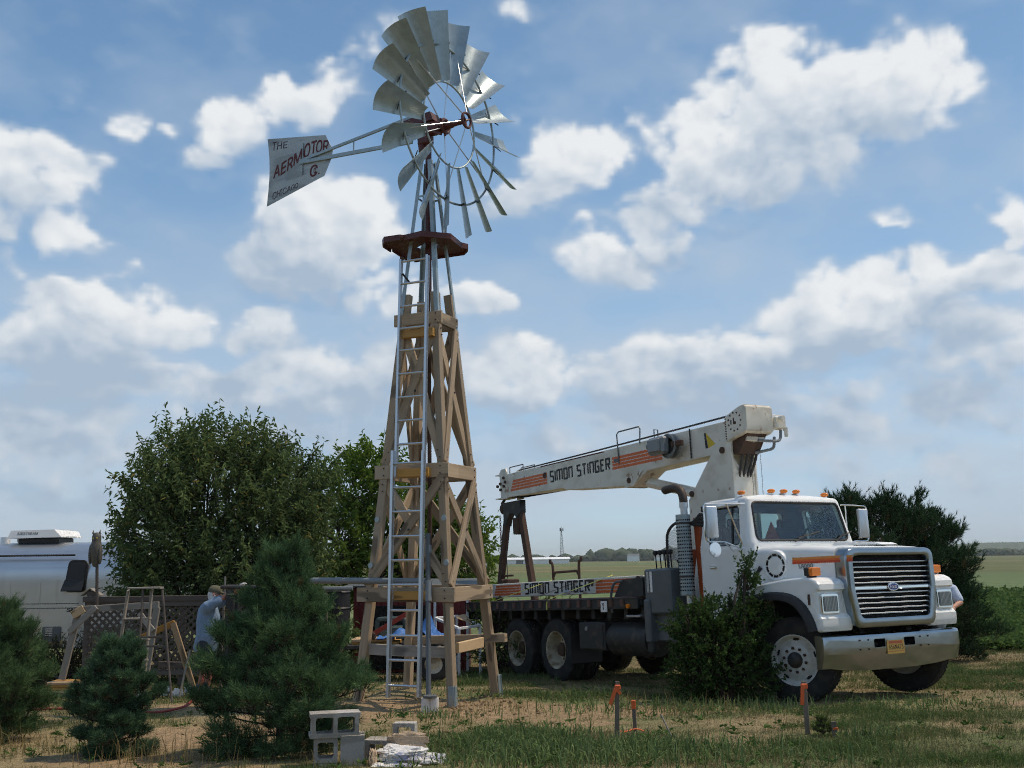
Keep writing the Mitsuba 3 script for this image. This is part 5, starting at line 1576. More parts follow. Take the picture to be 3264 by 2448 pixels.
broad_tree('weed_clump', 'leafy green weeds beside the red shed and the white frame', 'weeds', (-.35, 20.2, -.3), 6,
           [((-.45, 20.2, .35), (.35, .3, .5)), ((-.1, 19.9, .0), (.45, .35, .3)), ((.35, 20.2, .2), (.4, .3, .5)), ((.6, 21.2, .4), (.5, .3, .6))], 380, 10, .09, .028, ((.05, .09, .02), (.12, .17, .05)), 10, twig_len=.3, droop=.15)

pine('pine_tree', 'largest young pine in the foreground, half hiding the man in blue', (-2.08, 9.62, .14), 1.70, .78, 21, 12, 7, nl=.075, per=36, shoot=.115, wid=.0044, spread=1.0, cols=((.036, .085, .046), (.150, .250, .108)), prof=lambda q: np.interp(q, [0, .12, .3, .45, .6, .8, 1], [.80, .95, 1.0, .70, .44, .30, .14]), lift=.6, tip_len=.26, fans=4, bare=.02)
pine('pine_tree', 'smallest rounded young pine in front of the stepladder', (-3.55, 9.65, .14), .93, .35, 22, 9, 7, nl=.050, per=36, shoot=.072, wid=.0036, spread=1.0, cols=((.036, .088, .054), (.150, .250, .128)), prof=lambda q: np.interp(q, [0, .15, .35, .6, .8, 1], [.85, 1.0, 1.0, .86, .58, .2]), lift=.6, tip_len=.10, bare=.02)
pine('pine_tree', 'young pine cut off by the left edge of the photo', (-5.34, 10.9, .06), 1.30, .66, 23, 11, 7, nl=.070, per=36, shoot=.115, wid=.0042, spread=1.0, cols=((.042, .092, .042), (.155, .245, .105)), prof=lambda q: np.interp(q, [0, .15, .35, .6, .8, 1], [.75, 1.0, .95, .66, .4, .12]), lift=.6, tip_len=.24)
bp = dict(nl=.10, per=24, wid=.012, shoot=.22, cols=((.020, .048, .024), (.070, .125, .056)), lift=.42, tip_len=.35)
pine('pine_tree', 'broad dark pine right behind the truck cab', (7.2, 21.6, -.33), 3.05, 1.6, 24, 11, 8, prof=lambda q: np.interp(q, [0, .15, .4, .7, .9, 1], [.85, 1.0, 1.0, .82, .5, .25]), **bp)
pine('pine_tree', 'dark pine with spiky tips, rightmost behind the truck', (8.40, 21.9, -.35), 2.85, 1.18, 25, 10, 8, prof=lambda q: np.interp(q, [0, .15, .4, .65, .85, 1], [.75, 1.0, .95, .72, .45, .2]), **bp)
pine('pine_seedling', 'tiny evergreen seedling between the two stakes on the right', (2.83, 10.1, .13), .17, .12, 26, 4, 6, nl=.022, per=9, shoot=.03, wid=.0028, cols=((.08, .14, .03), (.16, .22, .06)), tip_len=.04, fans=3, prof=lambda q: 1 - .7 * q)
labels['pine_seedling']['category'] = 'seedling'

# ------------------------------------------------------------------ grass, stuff nobody could count
def blades_mesh(x, y, hgt, wid, col, r, lean=.45):
    n = len(x)
    z = ground_at(x, y) - .006
    a = r.uniform(0, 2 * np.pi, n)
    s = np.stack([np.cos(a), np.sin(a), a * 0], 1)
    b = r.uniform(0, 2 * np.pi, n)
    ln = np.abs(r.normal(size=n)) * lean
    tip = np.stack([np.cos(b) * ln, np.sin(b) * ln, np.ones(n)], 1)
    p = np.stack([x, y, z], 1)
    w = wid[:, None] / 2
    mid = p + tip * [.40, .40, .66] * hgt[:, None] * (1 / np.sqrt(1 + .5 * ln ** 2))[:, None]
    top = p + tip * np.stack([1.15 + 0 * ln, 1.15 + 0 * ln, 1 - .42 * np.clip(ln - .35, 0, 1.3)], 1) * hgt[:, None] * (1 / np.sqrt(1 + ln ** 2))[:, None]
    V = np.stack([p - s * w, p + s * w, mid + s * w * .7, mid - s * w * .7, top], 1).reshape(-1, 3)
    i = np.arange(n)[:, None] * 5
    F = np.concatenate([i + [0, 1, 2], i + [0, 2, 3], i + [3, 2, 4]], 1).reshape(-1, 3)
    return V, F, np.repeat(col, 5, 0)


from scipy.interpolate import RegularGridInterpolator
_gv = G_MESH[0].reshape(230, -1, 3)
_gi = RegularGridInterpolator((_gv[:, 0, 1], _gv[0, :, 0]), _gv[..., 2], bounds_error=False, fill_value=None)


def ground_at(x, y):
    return _gi(np.stack([np.asarray(y, float), np.asarray(x, float)], -1))


def lawn():
    r = np.random.default_rng(31)
    N = 620000
    y = 7.6 * (27 / 7.6) ** r.uniform(0, 1, N) ** .92
    x = (r.uniform(-1, 1, N) * .56 * (y + 1.2))
    q = np.stack([x, y, x * 0], -1)
    soil, lush = lumps(BARE, x, y), lumps(LUSH, x, y)
    f1, f2 = meshkit.fbm(q * 1.3, 4, 3), meshkit.fbm(q * 5, 3, 4)
    dens = np.clip(.46 + 1.2 * (f2 - .45) + lush * .6 - soil * 1.6 + (f1 - .5) * .9, .015, 1)
    keep = r.uniform(0, 1, N) < dens
    x, y, lush, f1, f2, soil = x[keep], y[keep], lush[keep], f1[keep], f2[keep], soil[keep]
    n = len(x)
    g = np.clip(lush * .8 + (f1 - .47) * 3.0 + r.normal(size=n) * .30 + .26, 0, 1)
    hgt = (.018 + .040 * r.uniform(0, 1, n) ** 2 + .065 * lush * r.uniform(.3, 1, n) + .05 * (f1 > .58)) * (1 + .25 * np.clip((y - 12) / 10, 0, 1))
    wid = (.0035 + .004 * lush * r.uniform(0, 1, n)) * (1 + np.clip((y - 9) / 9, 0, 1.6))
    dry = np.array([.27, .21, .115]) * (.7 + .6 * r.uniform(0, 1, (n, 1)))
    grn = np.array([.095, .140, .042]) * (.7 + .7 * r.uniform(0, 1, (n, 1)))
    pale = np.array([.13, .18, .075]) * (.8 + .5 * r.uniform(0, 1, (n, 1)))
    grn = np.where(r.uniform(0, 1, (n, 1)) < .3 + .3 * lush[:, None], pale, grn)
    col = dry * (1 - g[:, None]) + grn * g[:, None]
    return blades_mesh(x, y, hgt, wid, col, r, 1.0)


v, f, c = lawn()
k = put('grass', (v, f), 'blade', smooth=False, color=c)
tag(k, 'short dry lawn grass with greener tufts all over the foreground', 'grass', kind='stuff')
r = np.random.default_rng(33)
tx, ty, tw = [], [], []
for cx_, cy_, n_, sp in ((.45, 9.35, 1700, .55), (-.1, 9.9, 1100, .4), (1.1, 9.2, 900, .5), (.1, 8.9, 900, .5), (3.15, 9.85, 260, .14), (2.2, 8.7, 400, .6), (-.55, 9.7, 300, .25), (.2, 10.6, 260, .35), (1.6, 12.9, 700, .9), (.7, 15.0, 600, .9), (-1.0, 12.4, 160, .3), (2.6, 13.0, 500, .6), (4.8, 13.0, 250, .5), (.1, 19.0, 700, .8), (4.2, 12.4, 160, .35)):
    tx.append(cx_ + r.normal(size=n_) * sp); ty.append(cy_ + r.normal(size=n_) * sp * .55)
tx, ty = np.concatenate(tx), np.concatenate(ty)
n = len(tx)
col = np.array([.14, .205, .075]) * (.55 + .8 * r.uniform(0, 1, (n, 1))) + np.array([.09, .08, .05]) * (r.uniform(0, 1, (n, 1)) < .25)
v, f, c = blades_mesh(tx, ty, .07 + .13 * r.uniform(0, 1, n) ** 1.4, .008 + .009 * r.uniform(0, 1, n), col, r, 1.1)
k = put('tall_grass', (v, f), 'blade', smooth=False, color=c)
tag(k, 'taller bright green broad-bladed grass in the bottom middle', 'grass', kind='stuff')
tx = np.concatenate([-5.4 + r.normal(size=900) * .7, -2.9 + r.normal(size=250) * .35, 1.9 + r.normal(size=120) * .5, -.4 + r.normal(size=90) * .4, -1.2 + r.normal(size=70) * .4])
ty = np.concatenate([10.2 + r.normal(size=900) * .45, 9.2 + r.normal(size=250) * .25, 12.3 + r.normal(size=120) * .3, 12.9 + r.normal(size=90) * .3, 9.1 + r.normal(size=70) * .3])
n = len(tx)
col = np.array([.34, .26, .12]) * (.6 + .7 * r.uniform(0, 1, (n, 1)))
v, f, c = blades_mesh(tx, ty, .10 + .22 * r.uniform(0, 1, n) ** 1.5, .004 + .003 * r.uniform(0, 1, n), col, r, .5)
k = put('dry_grass', (v, f), 'blade', smooth=False, color=c)
tag(k, 'long straw-coloured dry grass round the left pines', 'grass', kind='stuff')


def crop():
    r = np.random.default_rng(35)
    P = []
    for row in range(64):
        w = 24.5 + row * .62
        n = int(130 * (1 + 8 / (row + 4)))
        s = r.uniform(0, 1, n)
        x = 9.5 + row * .10 + s * (.56 * w - 3 + row * .15)
        y = w + (x - 12) * -.12 + r.normal(size=n) * .1
        P.append(np.stack([x, y, np.full(n, .19 + .003 * row)], 1))
    P = np.concatenate(P)
    P = np.repeat(P, 9, 0)
    n = len(P)
    P = P + r.normal(size=(n, 3)) * [.13, .13, .02]
    hgt = P[:, 2] * r.uniform(.35, 1.25, n)
    P[:, 2] = ground_at(P[:, 0], P[:, 1]) + hgt
    d = rnd_unit(r, n) * [1, 1, .35]
    V, F = leaf_mesh(P, d, .13 * r.uniform(.7, 1.3, n) * (1 + np.clip((P[:, 1] - 30) / 40, 0, .8)), .09 * (1 + np.clip((P[:, 1] - 30) / 40, 0, .8)), r, fold=.12)
    m = r.uniform(0, 1, (n, 1))
    col = np.array([.06, .115, .030]) * (1 - m) + np.array([.13, .20, .065]) * m
    return V, F, np.repeat(col, 4, 0)


v, f, c = crop()
k = put('bean_crop', (v, f), 'leaf', smooth=False, color=c)
tag(k, 'rows of dark green bean plants in the field right of the truck', 'crop', kind='stuff')


r = np.random.default_rng(41)
ms = []
for k_ in range(520):
    a, b, sp = ((-1.1, 13.7, 1.1), (-.2, 14.6, .45), (-.75, 13.35, .5), (-1.5, 15.2, .5), (1.4, 12.8, .8), (-3.2, 11.4, .9))[r.choice(6, p=[.3, .2, .2, .15, .08, .07])]
    x, y = a + r.normal() * sp, b + r.normal() * sp * .7
    q = r.normal(size=(9, 3))
    q /= np.linalg.norm(q, axis=1, keepdims=True)
    z = float(ground_at([x], [y])[0])
    ms.append(hull(q * r.uniform(.006, .032) * r.uniform(.6, 1.3, 3) + [x, y, z + .003]))
k = put('dirt_clods', cat(ms), 'dirt_clod', smooth=False)
tag(k, 'loose clods of earth round the feet of the timber tower', 'soil', kind='stuff')
n = 520
y = 8.2 * (20 / 8.2) ** r.uniform(0, 1, n)
x = r.uniform(-1, 1, n) * .54 * (y + 1)
keep = lumps(BARE, x, y) < .75
x, y = np.repeat(x[keep], 9), np.repeat(y[keep], 9)
n = len(x)
P = np.stack([x + r.normal(size=n) * .02, y + r.normal(size=n) * .02, ground_at(x, y) + .012 + .03 * r.uniform(0, 1, n)], 1)
a = r.uniform(0, 6.283, n)
d = np.stack([np.cos(a), np.sin(a), r.uniform(.1, .9, n)], 1)
V, F = leaf_mesh(P, d, .055 * r.uniform(.6, 1.5, n), .022 * r.uniform(.7, 1.4, n), r, .2, .1)
col = np.array([.07, .125, .035]) * r.uniform(.7, 1.6, (n, 1))
k = put('lawn_weeds', (V, F), 'leaf', smooth=False, color=np.repeat(col, 4, 0))
tag(k, 'small broad-leaved weeds dotted through the lawn', 'weeds', kind='stuff')

# ------------------------------------------------------------------ the silver trailer
tra = thing('travel_trailer', 'silver rounded aluminium travel trailer behind the lattice fence', 'travel trailer')


def trailer_section(x, k, dz=0.0):
    o = rrect(2.45 * (1 - .55 * k), 2.13, .01, 2, (22.75, 1.235))
    P = []
    w, z0, z1 = 1.225 * (1 - .35 * k ** 2), .16 + .55 * k ** 2, 2.30 - .85 * k ** 2.4
    zc = z1 - .80
    for t in np.linspace(-90, 90, 13):
        P.append((w * .6 * 0 + w - .26 + .26 * math.cos(math.radians(t)) if t < 0 else w, z0 + .26 + .26 * math.sin(math.radians(t)) if t < 0 else z0 + .26 + t / 90 * (zc - z0 - .26)))
    for t in np.linspace(0, 90, 14)[1:]:
        P.append((w * abs(math.cos(math.radians(t))) ** .62, zc + .80 * math.sin(math.radians(t)) ** .9))
    P = np.array(P)
    L = P[::-1][1:] * [-1, 1]
    P = np.vstack([P, L])
    return np.column_stack([np.full(len(P), x), 22.72 + P[:, 0], P[:, 1]])


secs = [trailer_section(x, 0) for x in np.linspace(-16.5, -8.9, 14)]
for t in np.linspace(0, 1, 12)[1:]:
    a = t * np.pi / 2
    secs.append(trailer_section(-8.9 + 1.75 * math.sin(a) ** 1.0, 1 - math.cos(a) ** .8 if t < 1 else 1.0))
v, f = loft(secs)
put('shell', (v, f), 'trailer_aluminium', tra, smooth=50)
YS = 21.49
for z in (.97, 1.06):
    put('seam', beam((-16, YS, z), (-8.75, YS, z), .006, .014, up=(0, 0, 1), b=.001), 'grey_paint', tra)
for x in (-13.2, -12.0, -11.3, -10.75, -10.15, -9.55):
    put('seam', beam((x, YS, .3), (x, YS, 1.5), .010, .006, up=(0, 1, 0), b=.001), 'aluminium', tra)
riv = []
for z in (.985, 1.045, 1.78):
    riv += [bbox((x, YS - .002, z), (.012, .006, .012), .002) for x in np.arange(-11.0, -8.85, .06)]
put('rivets', cat(riv), 'aluminium', tra, kind='stuff')
put('roof_edge', tube([(-16.4, 21.54, 2.02), (-8.9, 21.54, 2.02)], .022, 6), 'dark_steel', tra)
wn = round_poly([(-9.08, 1.28), (-8.64, 1.28), (-8.60, 1.92), (-8.99, 1.92)], .10)
w = put('window', swap(bevel_extrude(wn, 21.465, 21.52, .012), (0, 2, 1)), 'black_rubber', tra)
gl = round_poly([(-9.03, 1.34), (-8.68, 1.34), (-8.65, 1.87), (-8.97, 1.87)], .07)
put('pane', swap(bevel_extrude(gl, 21.455, 21.468, .002), (0, 2, 1)), 'seat_dark', w)
put('open_shade', hull([(x, y, z) for x, y, z in ((-9.05, 21.46, 1.53), (-8.66, 21.46, 1.53), (-9.09, 21.38, 1.33), (-8.67, 21.38, 1.33), (-9.06, 21.46, 1.50), (-8.66, 21.46, 1.50), (-9.09, 21.38, 1.30), (-8.67, 21.38, 1.30))]), 'black_rubber', w)
h1 = put('hatch', swap(bevel_extrude(rrect(.38, .30, .03, 4, (-9.27, .46)), 21.478, 21.50, .004), (0, 2, 1)), 'grey_paint', tra)
put('vent', cat([bbox((-9.32, 21.474, .44 + i * .035), (.14, .006, .018), .002) for i in range(5)]), 'aluminium', h1)
put('hatch', swap(bevel_extrude(rrect(.44, .36, .05, 5, (-8.82, .36)), 21.482, 21.50, .004), (0, 2, 1)), 'trailer_aluminium', tra)
put('wheel_arch', swap(bevel_extrude(np.array([(-10.25, .10), (-9.55, .10), (-9.62, .28), (-9.72, .36), (-10.08, .36), (-10.18, .28)]), 21.47, 21.50, .005), (0, 2, 1)), 'black_hole', tra)
tw = put('wheel', moved(lathe([(-.09, .18), (-.10, .24), (-.09, .31), (-.06, .335), (.06, .335), (.09, .31), (.09, .18)], 'y', 32), mat4(np.eye(3), (-9.9, 21.66, -.03))), 'tyre', tra)
put('rim', moved(lathe([(-.095, .19), (-.08, .17), (-.06, .10), (-.08, .05), (-.08, 0)], 'y', 28), mat4(np.eye(3), (-9.9, 21.66, -.03))), 'rim_white', tw)
v, f = cat([meshkit.text_mesh('SAFARI', .075, .004, True)])
put('lettering', (np.column_stack([-9.0 + v[:, 0] + v[:, 1] * .2, 21.483 - v[:, 2], .895 + v[:, 1]]), f), 'black_paint', tra, smooth=False)
ac = put('air_conditioner', hull([(x, y, z) for x, y, z in ((-10.55, 22.05, 2.38), (-9.42, 22.05, 2.40), (-9.36, 22.3, 2.42), (-9.36, 22.9, 2.42), (-10.55, 23.1, 2.38), (-9.42, 23.1, 2.40), (-10.5, 22.1, 2.545), (-9.60, 22.1, 2.56), (-9.42, 22.35, 2.53), (-9.42, 22.9, 2.53), (-10.5, 23.05, 2.545), (-9.6, 23.05, 2.56))]), 'white_paint', tra)
put('base', bbox((-9.95, 22.55, 2.33), (.85, .8, .14), .03), 'black_rubber', ac)
v, f = cat([meshkit.text_mesh('AIRSTREAM', .055, .004, False)])
put('lettering', (np.column_stack([-10.36 + v[:, 0], 22.07 - v[:, 2] + v[:, 1] * .2, 2.455 + v[:, 1]]), f), 'grey_paint', ac, smooth=False)
put('roof_vent', cat([tube([(-10.75, 22.4, 2.2), (-10.75, 22.4, 2.42)], .10, 14), bbox((-10.36, 22.3, 2.35), (.16, .12, .1), .02)]), 'white_paint', tra)

# ------------------------------------------------------------------ lattice fence, owl, bird house
fen = thing('lattice_fence', 'weathered grey lattice fence with a flat top rail', 'fence')
x0, x1, z0, z1, yf = -7.27, -3.2, .0, 1.20, 18.2
put_board('top_rail', fen, (x0 - .06, yf, 1.235), (x1, yf, 1.235), .12, .09, 'wood_dark', up=(0, 0, 1))
put_board('top_rail', fen, (x0, yf - .02, 1.15), (x1, yf - .02, 1.15), .035, .09, 'wood_dark', up=(0, 0, 1))
for x in (x0, -5.65, -4.3, -3.24):
    put_board('post', fen, (x, yf + .05, -.35), (x, yf + .05, 1.19), .09, .09, 'wood_dark', up=(0, 1, 0))
put_board('bottom_rail', fen, (x0, yf, .02), (x1, yf, .0), .09, .04, 'wood_dark', up=(0, 1, 0))
hgt = z1 - z0
for s in (1, -1):
    for c in np.arange(x0 - hgt, x1 + hgt, .125):
        a, b = (c, z0), (c + hgt, z1)
        xa, xb = max(a[0], x0), min(b[0], x1)
        if xb - xa < .03:
            continue
        za, zb = z0 + (xa - a[0]), z0 + (xb - a[0])
        if s < 0:
            za, zb = z1 - (za - z0), z1 - (zb - z0)
        yy = yf - .006 * s
        scene_key = put('slat', beam((xa, yy, za), (xb, yy, zb), .010, .042, up=unit([-(zb - za), 0, xb - xa]), b=.002), 'wood_dark', fen)
owl = thing('owl_decoy', 'dark brown owl figure on a pole at the left end of the fence', 'owl decoy')
OX, OY = -7.09, 18.0
put('body', lathe([(1.78, .03), (1.80, .045), (1.9, .08), (2.02, .10), (2.12, .097), (2.18, .08), (2.22, .073), (2.28, .077), (2.33, .062), (2.355, .03), (2.36, 0)], 'z', 24, (OX, OY, 0)), 'owl_brown', owl, smooth=True)
for s in (-1, 1):
    put('ear_tuft', hull([(OX + s * .05 + a, OY + b, 2.33) for a, b in ((-.025, -.02), (.025, -.02), (0, .025))] + [(OX + s * .065, OY, 2.41)]), 'owl_brown', owl)
    put('wing', sphere((OX + s * .083, OY - .02, 1.99), (.030, .06, .17), 10), 'owl_brown', owl, smooth=True)
    put('eye', sphere((OX + s * .03, OY - .066, 2.26), .012, 8), 'warn_yellow', owl)
put('beak', hull([(OX - .012, OY - .085, 2.235), (OX + .012, OY - .085, 2.235), (OX, OY - .08, 2.255), (OX, OY - .11, 2.215)]), 'black_paint', owl)
put('pole', tube([(OX + .06, OY + .02, 1.0), (OX + .03, OY, 1.8)], .028, 8), 'wood_dark', owl)
bh = thing('bird_feeder', 'small weathered roofed bird feeder on the left end of the fence rail', 'bird feeder')
put('roof', cat([beam((-7.36, 18.2, 1.30), (-7.21, 18.2, 1.42), .16, .012, up=unit([-.12, 0, .15])), beam((-7.02, 18.2, 1.30), (-7.21, 18.2, 1.42), .16, .012, up=unit([.12, 0, .19]))]), 'wood_grey', bh)
put('box', bbox((-7.19, 18.2, 1.33), (.16, .11, .09), .005), 'wood_dark', bh)

# ------------------------------------------------------------------ stepladder, sawhorse, leaning frame, lumber
sl = thing('stepladder', 'weathered wooden stepladder standing open in front of the fence', 'stepladder')
A = [np.array(p) for p in ((-5.93, 15.92, -.14), (-5.47, 15.92, -.14), (-5.65, 15.62, 1.44), (-5.31, 15.62, 1.44))]
B_ = [np.array(p) for p in ((-5.30, 15.15, -.12), (-4.80, 15.15, -.12), (-5.40, 15.52, 1.44), (-5.12, 15.52, 1.44))]
for p, q in ((A[0], A[2]), (A[1], A[3])):
    put_board('rail', sl, p, q, .028, .075, 'wood_grey', up=(0, 1, .2))
for p, q in ((B_[0], B_[2]), (B_[1], B_[3])):
    put_board('rear_rail', sl, p, q, .025, .04, 'wood_dark', up=(0, 1, -.2))
for t in (.17, .36, .55, .74):
    p, q = A[0] + (A[2] - A[0]) * t, A[1] + (A[3] - A[1]) * t
    put_board('step', sl, p - [.02, 0, 0], q + [.02, 0, 0], .10, .022, 'wood_grey', up=(0, 0, 1))
for t in (.10, .5, .58):
    p, q = B_[0] + (B_[2] - B_[0]) * t, B_[1] + (B_[3] - B_[1]) * t
    put_board('cross_bar', sl, p, q, .03, .015, 'wood_dark', up=(0, 1, 0))
put_board('top_step', sl, (-5.62, 15.57, 1.47), (-5.14, 15.57, 1.47), .16, .028, 'wood_grey', up=(0, 0, 1))
sh = thing('sawhorse_frame', 'pale grey timber trestle with diagonal corner braces left of the stepladder', 'trestle')
put_board('beam', sh, (-6.83, 16.6, 1.13), (-5.52, 16.6, 1.19), .045, .10, 'wood_grey', up=(0, 0, 1))
put_board('leg', sh, (-6.96, 16.6, .085), (-6.76, 16.6, 1.12), .10, .05, 'wood_grey', up=(0, 1, 0))
put_board('leg', sh, (-5.72, 16.6, -.2), (-5.55, 16.6, 1.15), .10, .05, 'wood_grey', up=(0, 1, 0))
put_board('brace', sh, (-6.87, 16.55, .80), (-6.47, 16.55, 1.17), .085, .04, 'wood_grey', up=(0, 1, 0))
put_board('brace', sh, (-5.80, 16.55, 1.07), (-5.58, 16.55, .80), .085, .04, 'wood_grey', up=(0, 1, 0))
put_board('corner_block', sh, (-6.83, 16.54, 1.05), (-6.66, 16.54, 1.15), .12, .03, 'wood_new', up=(0, 1, 0))
fr = thing('timber_frame', 'open A-shaped frame of fresh two-by-fours leaning beside the stepladder', 'timber frame')
put_board('arm', fr, (-6.14, 16.9, .56), (-5.36, 16.9, .90), .09, .04, 'wood_yellow', up=(0, 1, 0))
put_board('arm', fr, (-5.37, 16.85, .90), (-4.99, 16.85, -.16), .09, .04, 'wood_new', up=(0, 1, 0))
put_board('arm', fr, (-5.98, 16.85, .20), (-5.53, 16.85, -.18), .09, .04, 'wood_new', up=(0, 1, 0))
put_board('tie', fr, (-5.60, 16.95, .26), (-5.03, 16.95, .24), .09, .04, 'wood_dark', up=(0, 1, 0))
lum = thing('lumber_stack', 'stack of yellow boards on two concrete blocks left of the small pine', 'lumber')
for i in range(4):
    for j_ in range(3):
        put_board('plank', lum, (-7.14 + .01 * i, 16.45 + j_ * .15, -.075 + i * .042), (-6.0 - .02 * i, 16.45 + j_ * .15, -.075 + i * .042), .14, .038, 'wood_yellow' if (i + j_) % 3 else 'wood_new', up=(0, 0, 1))


def block(name, label, M, L=.39, H=.19, D=.19, cells=2, group=None):
    """A hollow concrete block, its cells running along y."""
    P = Polygon(rrect(L, H, .006, 3))
    cw = (L - .032 * (cells + 1)) / cells
    for i in range(cells):
        c = -L / 2 + .032 + cw / 2 + i * (cw + .032)
        P = P.difference(Polygon(rrect(cw, H - .064, .018, 4, (c, 0))))
    v, f = extrude(P, D)
    v = v - [0, 0, D / 2]
    ends = [bbox((s * (L / 2 + .004), q, 0), (.02, .035, D), .003) for s in (-1, 1) for q in (-H / 2 + .0175, H / 2 - .0175)] if cells > 1 else []
    m = swap((v, f), (0, 2, 1))
    m = cat([m] + [swap(e, (0, 2, 1)) for e in ends])
    k = put(name, moved(m, M), 'concrete', smooth=False)
    tag(k, label, 'concrete block', group)
    return k


def rot(rz=0, rx=0, ry=0):
    a, b, c = map(math.radians, (rz, rx, ry))
    Rz = np.array([[math.cos(a), -math.sin(a), 0], [math.sin(a), math.cos(a), 0], [0, 0, 1]])
    Rx = np.array([[1, 0, 0], [0, math.cos(b), -math.sin(b)], [0, math.sin(b), math.cos(b)]])
    Ry = np.array([[math.cos(c), 0, math.sin(c)], [0, 1, 0], [-math.sin(c), 0, math.cos(c)]])
    return Rz @ Rx @ Ry


block('concrete_block', 'two-hole concrete block lying on top of the foreground stack', mat4(rot(14), (-1.475, 8.84, .510)), L=.375)
block('concrete_block', 'single-hole concrete block under the left end of the top block', mat4(rot(10), (-1.545, 8.84, .317)), L=.19, cells=1)
block('concrete_block', 'lowest single-hole concrete block at the bottom of the foreground stack', mat4(rot(10), (-1.545, 8.84, .122)), L=.19, cells=1)
block('concrete_block', 'concrete block standing on end with a plain stained face, right in the stack', mat4(rot(8) @ rot(0, 0, 90) @ rot(0, 90), (-1.33, 8.86, .222)), L=.385, D=.19, H=.185)
block('concrete_block', 'low concrete block lying flat behind the paper bags', mat4(rot(-12, 0), (-1.07, 9.15, .245)), L=.36)
cb = block('concrete_block', 'small notched concrete cap block behind the paper bags', mat4(rot(-5), (-.955, 9.32, .375)), L=.19, H=.14, D=.12, cells=1)
block('concrete_block', 'dark concrete block carrying the left end of the yellow lumber stack', mat4(rot(90), (-7.0, 16.6, -.20)), L=.39)
block('concrete_block', 'grey concrete block carrying the lumber stack just left of the small pine', mat4(rot(0), (-6.7, 16.55, -.20)), L=.39)


def crumple(c, s, seed, n=3, amp=.5, mat='bag_paper', rz=0.0):
    m = trimesh.creation.icosphere(subdivisions=n)
    v = np.array(m.vertices)
    v = np.sign(v) * np.abs(v) ** .6
    q = v * 1.5 + seed * 7.3
    v = v * (1 + amp * (np.abs(meshkit.fbm(q, 4, seed) - .5) * 2 - .25))[:, None]
    return v @ rot(rz).T * np.asarray(s) + np.asarray(c), np.array(m.faces)


for i, (c, s, rz, lab, mat) in enumerate((((-.97, 8.78, .14), (.25, .18, .085), 10, 'lowest white and blue paper sack in front of the blocks', 'bag_paper'), ((-.76, 8.90, .18), (.18, .15, .07), -20, 'crumpled paper sack at the right end of the bag pile', 'bag_paper'), ((-.92, 8.92, .255), (.20, .14, .06), 15, 'flattened white and blue paper sack on top of the pile', 'bag_paper'), ((-.90, 9.05, .335), (.16, .05, .07), 8, 'torn brown paper bag standing up at the back of the pile', 'kraft_paper'), ((-1.16, 8.82, .20), (.035, .10, .12), 20, 'torn kraft paper flap between the blocks and the bags', 'kraft_paper'))):
    k = put('paper_sack', crumple(c, s, i + 3, 4, .75, rz=rz), mat, smooth=40)
    tag(k, lab, 'bag')
for i, (x, y, z, s, lab) in enumerate(((-5.60, 16.2, -.10, .06, 'leftmost scrap of white litter under the stepladder'), (-5.24, 16.2, -.06, .07, 'white plate-like scrap of litter standing under the stepladder'), (-5.02, 16.1, -.09, .07, 'white litter by the foot of the timber frame'), (-4.90, 16.2, -.05, .05, 'small white scrap of litter nearest the man in blue'))):
    k = put('litter', crumple((x, y, z), (s * 1.1, s * .5, s), i + 20, 2, .8), 'white_paint', smooth=40)
    tag(k, lab, 'litter')
ring = thing('orange_cord', 'coil of orange cord hanging on the stepladder', 'cord')
put('coil', cat([tube([(-5.78 + (.10 + .01 * i) * math.cos(t), 15.75 + .01 * i, .42 + (.12 + .01 * i) * math.sin(t)) for t in np.linspace(0, 6.2832, 25)], .012, 6, cap=False) for i in range(3)]), 'orange_safety', ring)
hp_ = [(-6.5, 14.3), (-5.9, 14.25), (-5.2, 14.0), (-4.62, 13.62), (-4.40, 13.68), (-4.33, 14.1), (-4.42, 14.7), (-4.55, 15.4)]
hs = smooth_path([(x, y, 0) for x, y in hp_], 8)
hs[:, 2] = ground_at(hs[:, 0], hs[:, 1]) + .035
k = put('garden_hose', tube(np.vstack([hs, [(-4.6, 15.9, .1), (-4.62, 16.1, .35)]]), .016, 8), 'hose_red', smooth=True)
tag(k, 'red hose lying on the ground below the man in blue', 'hose')

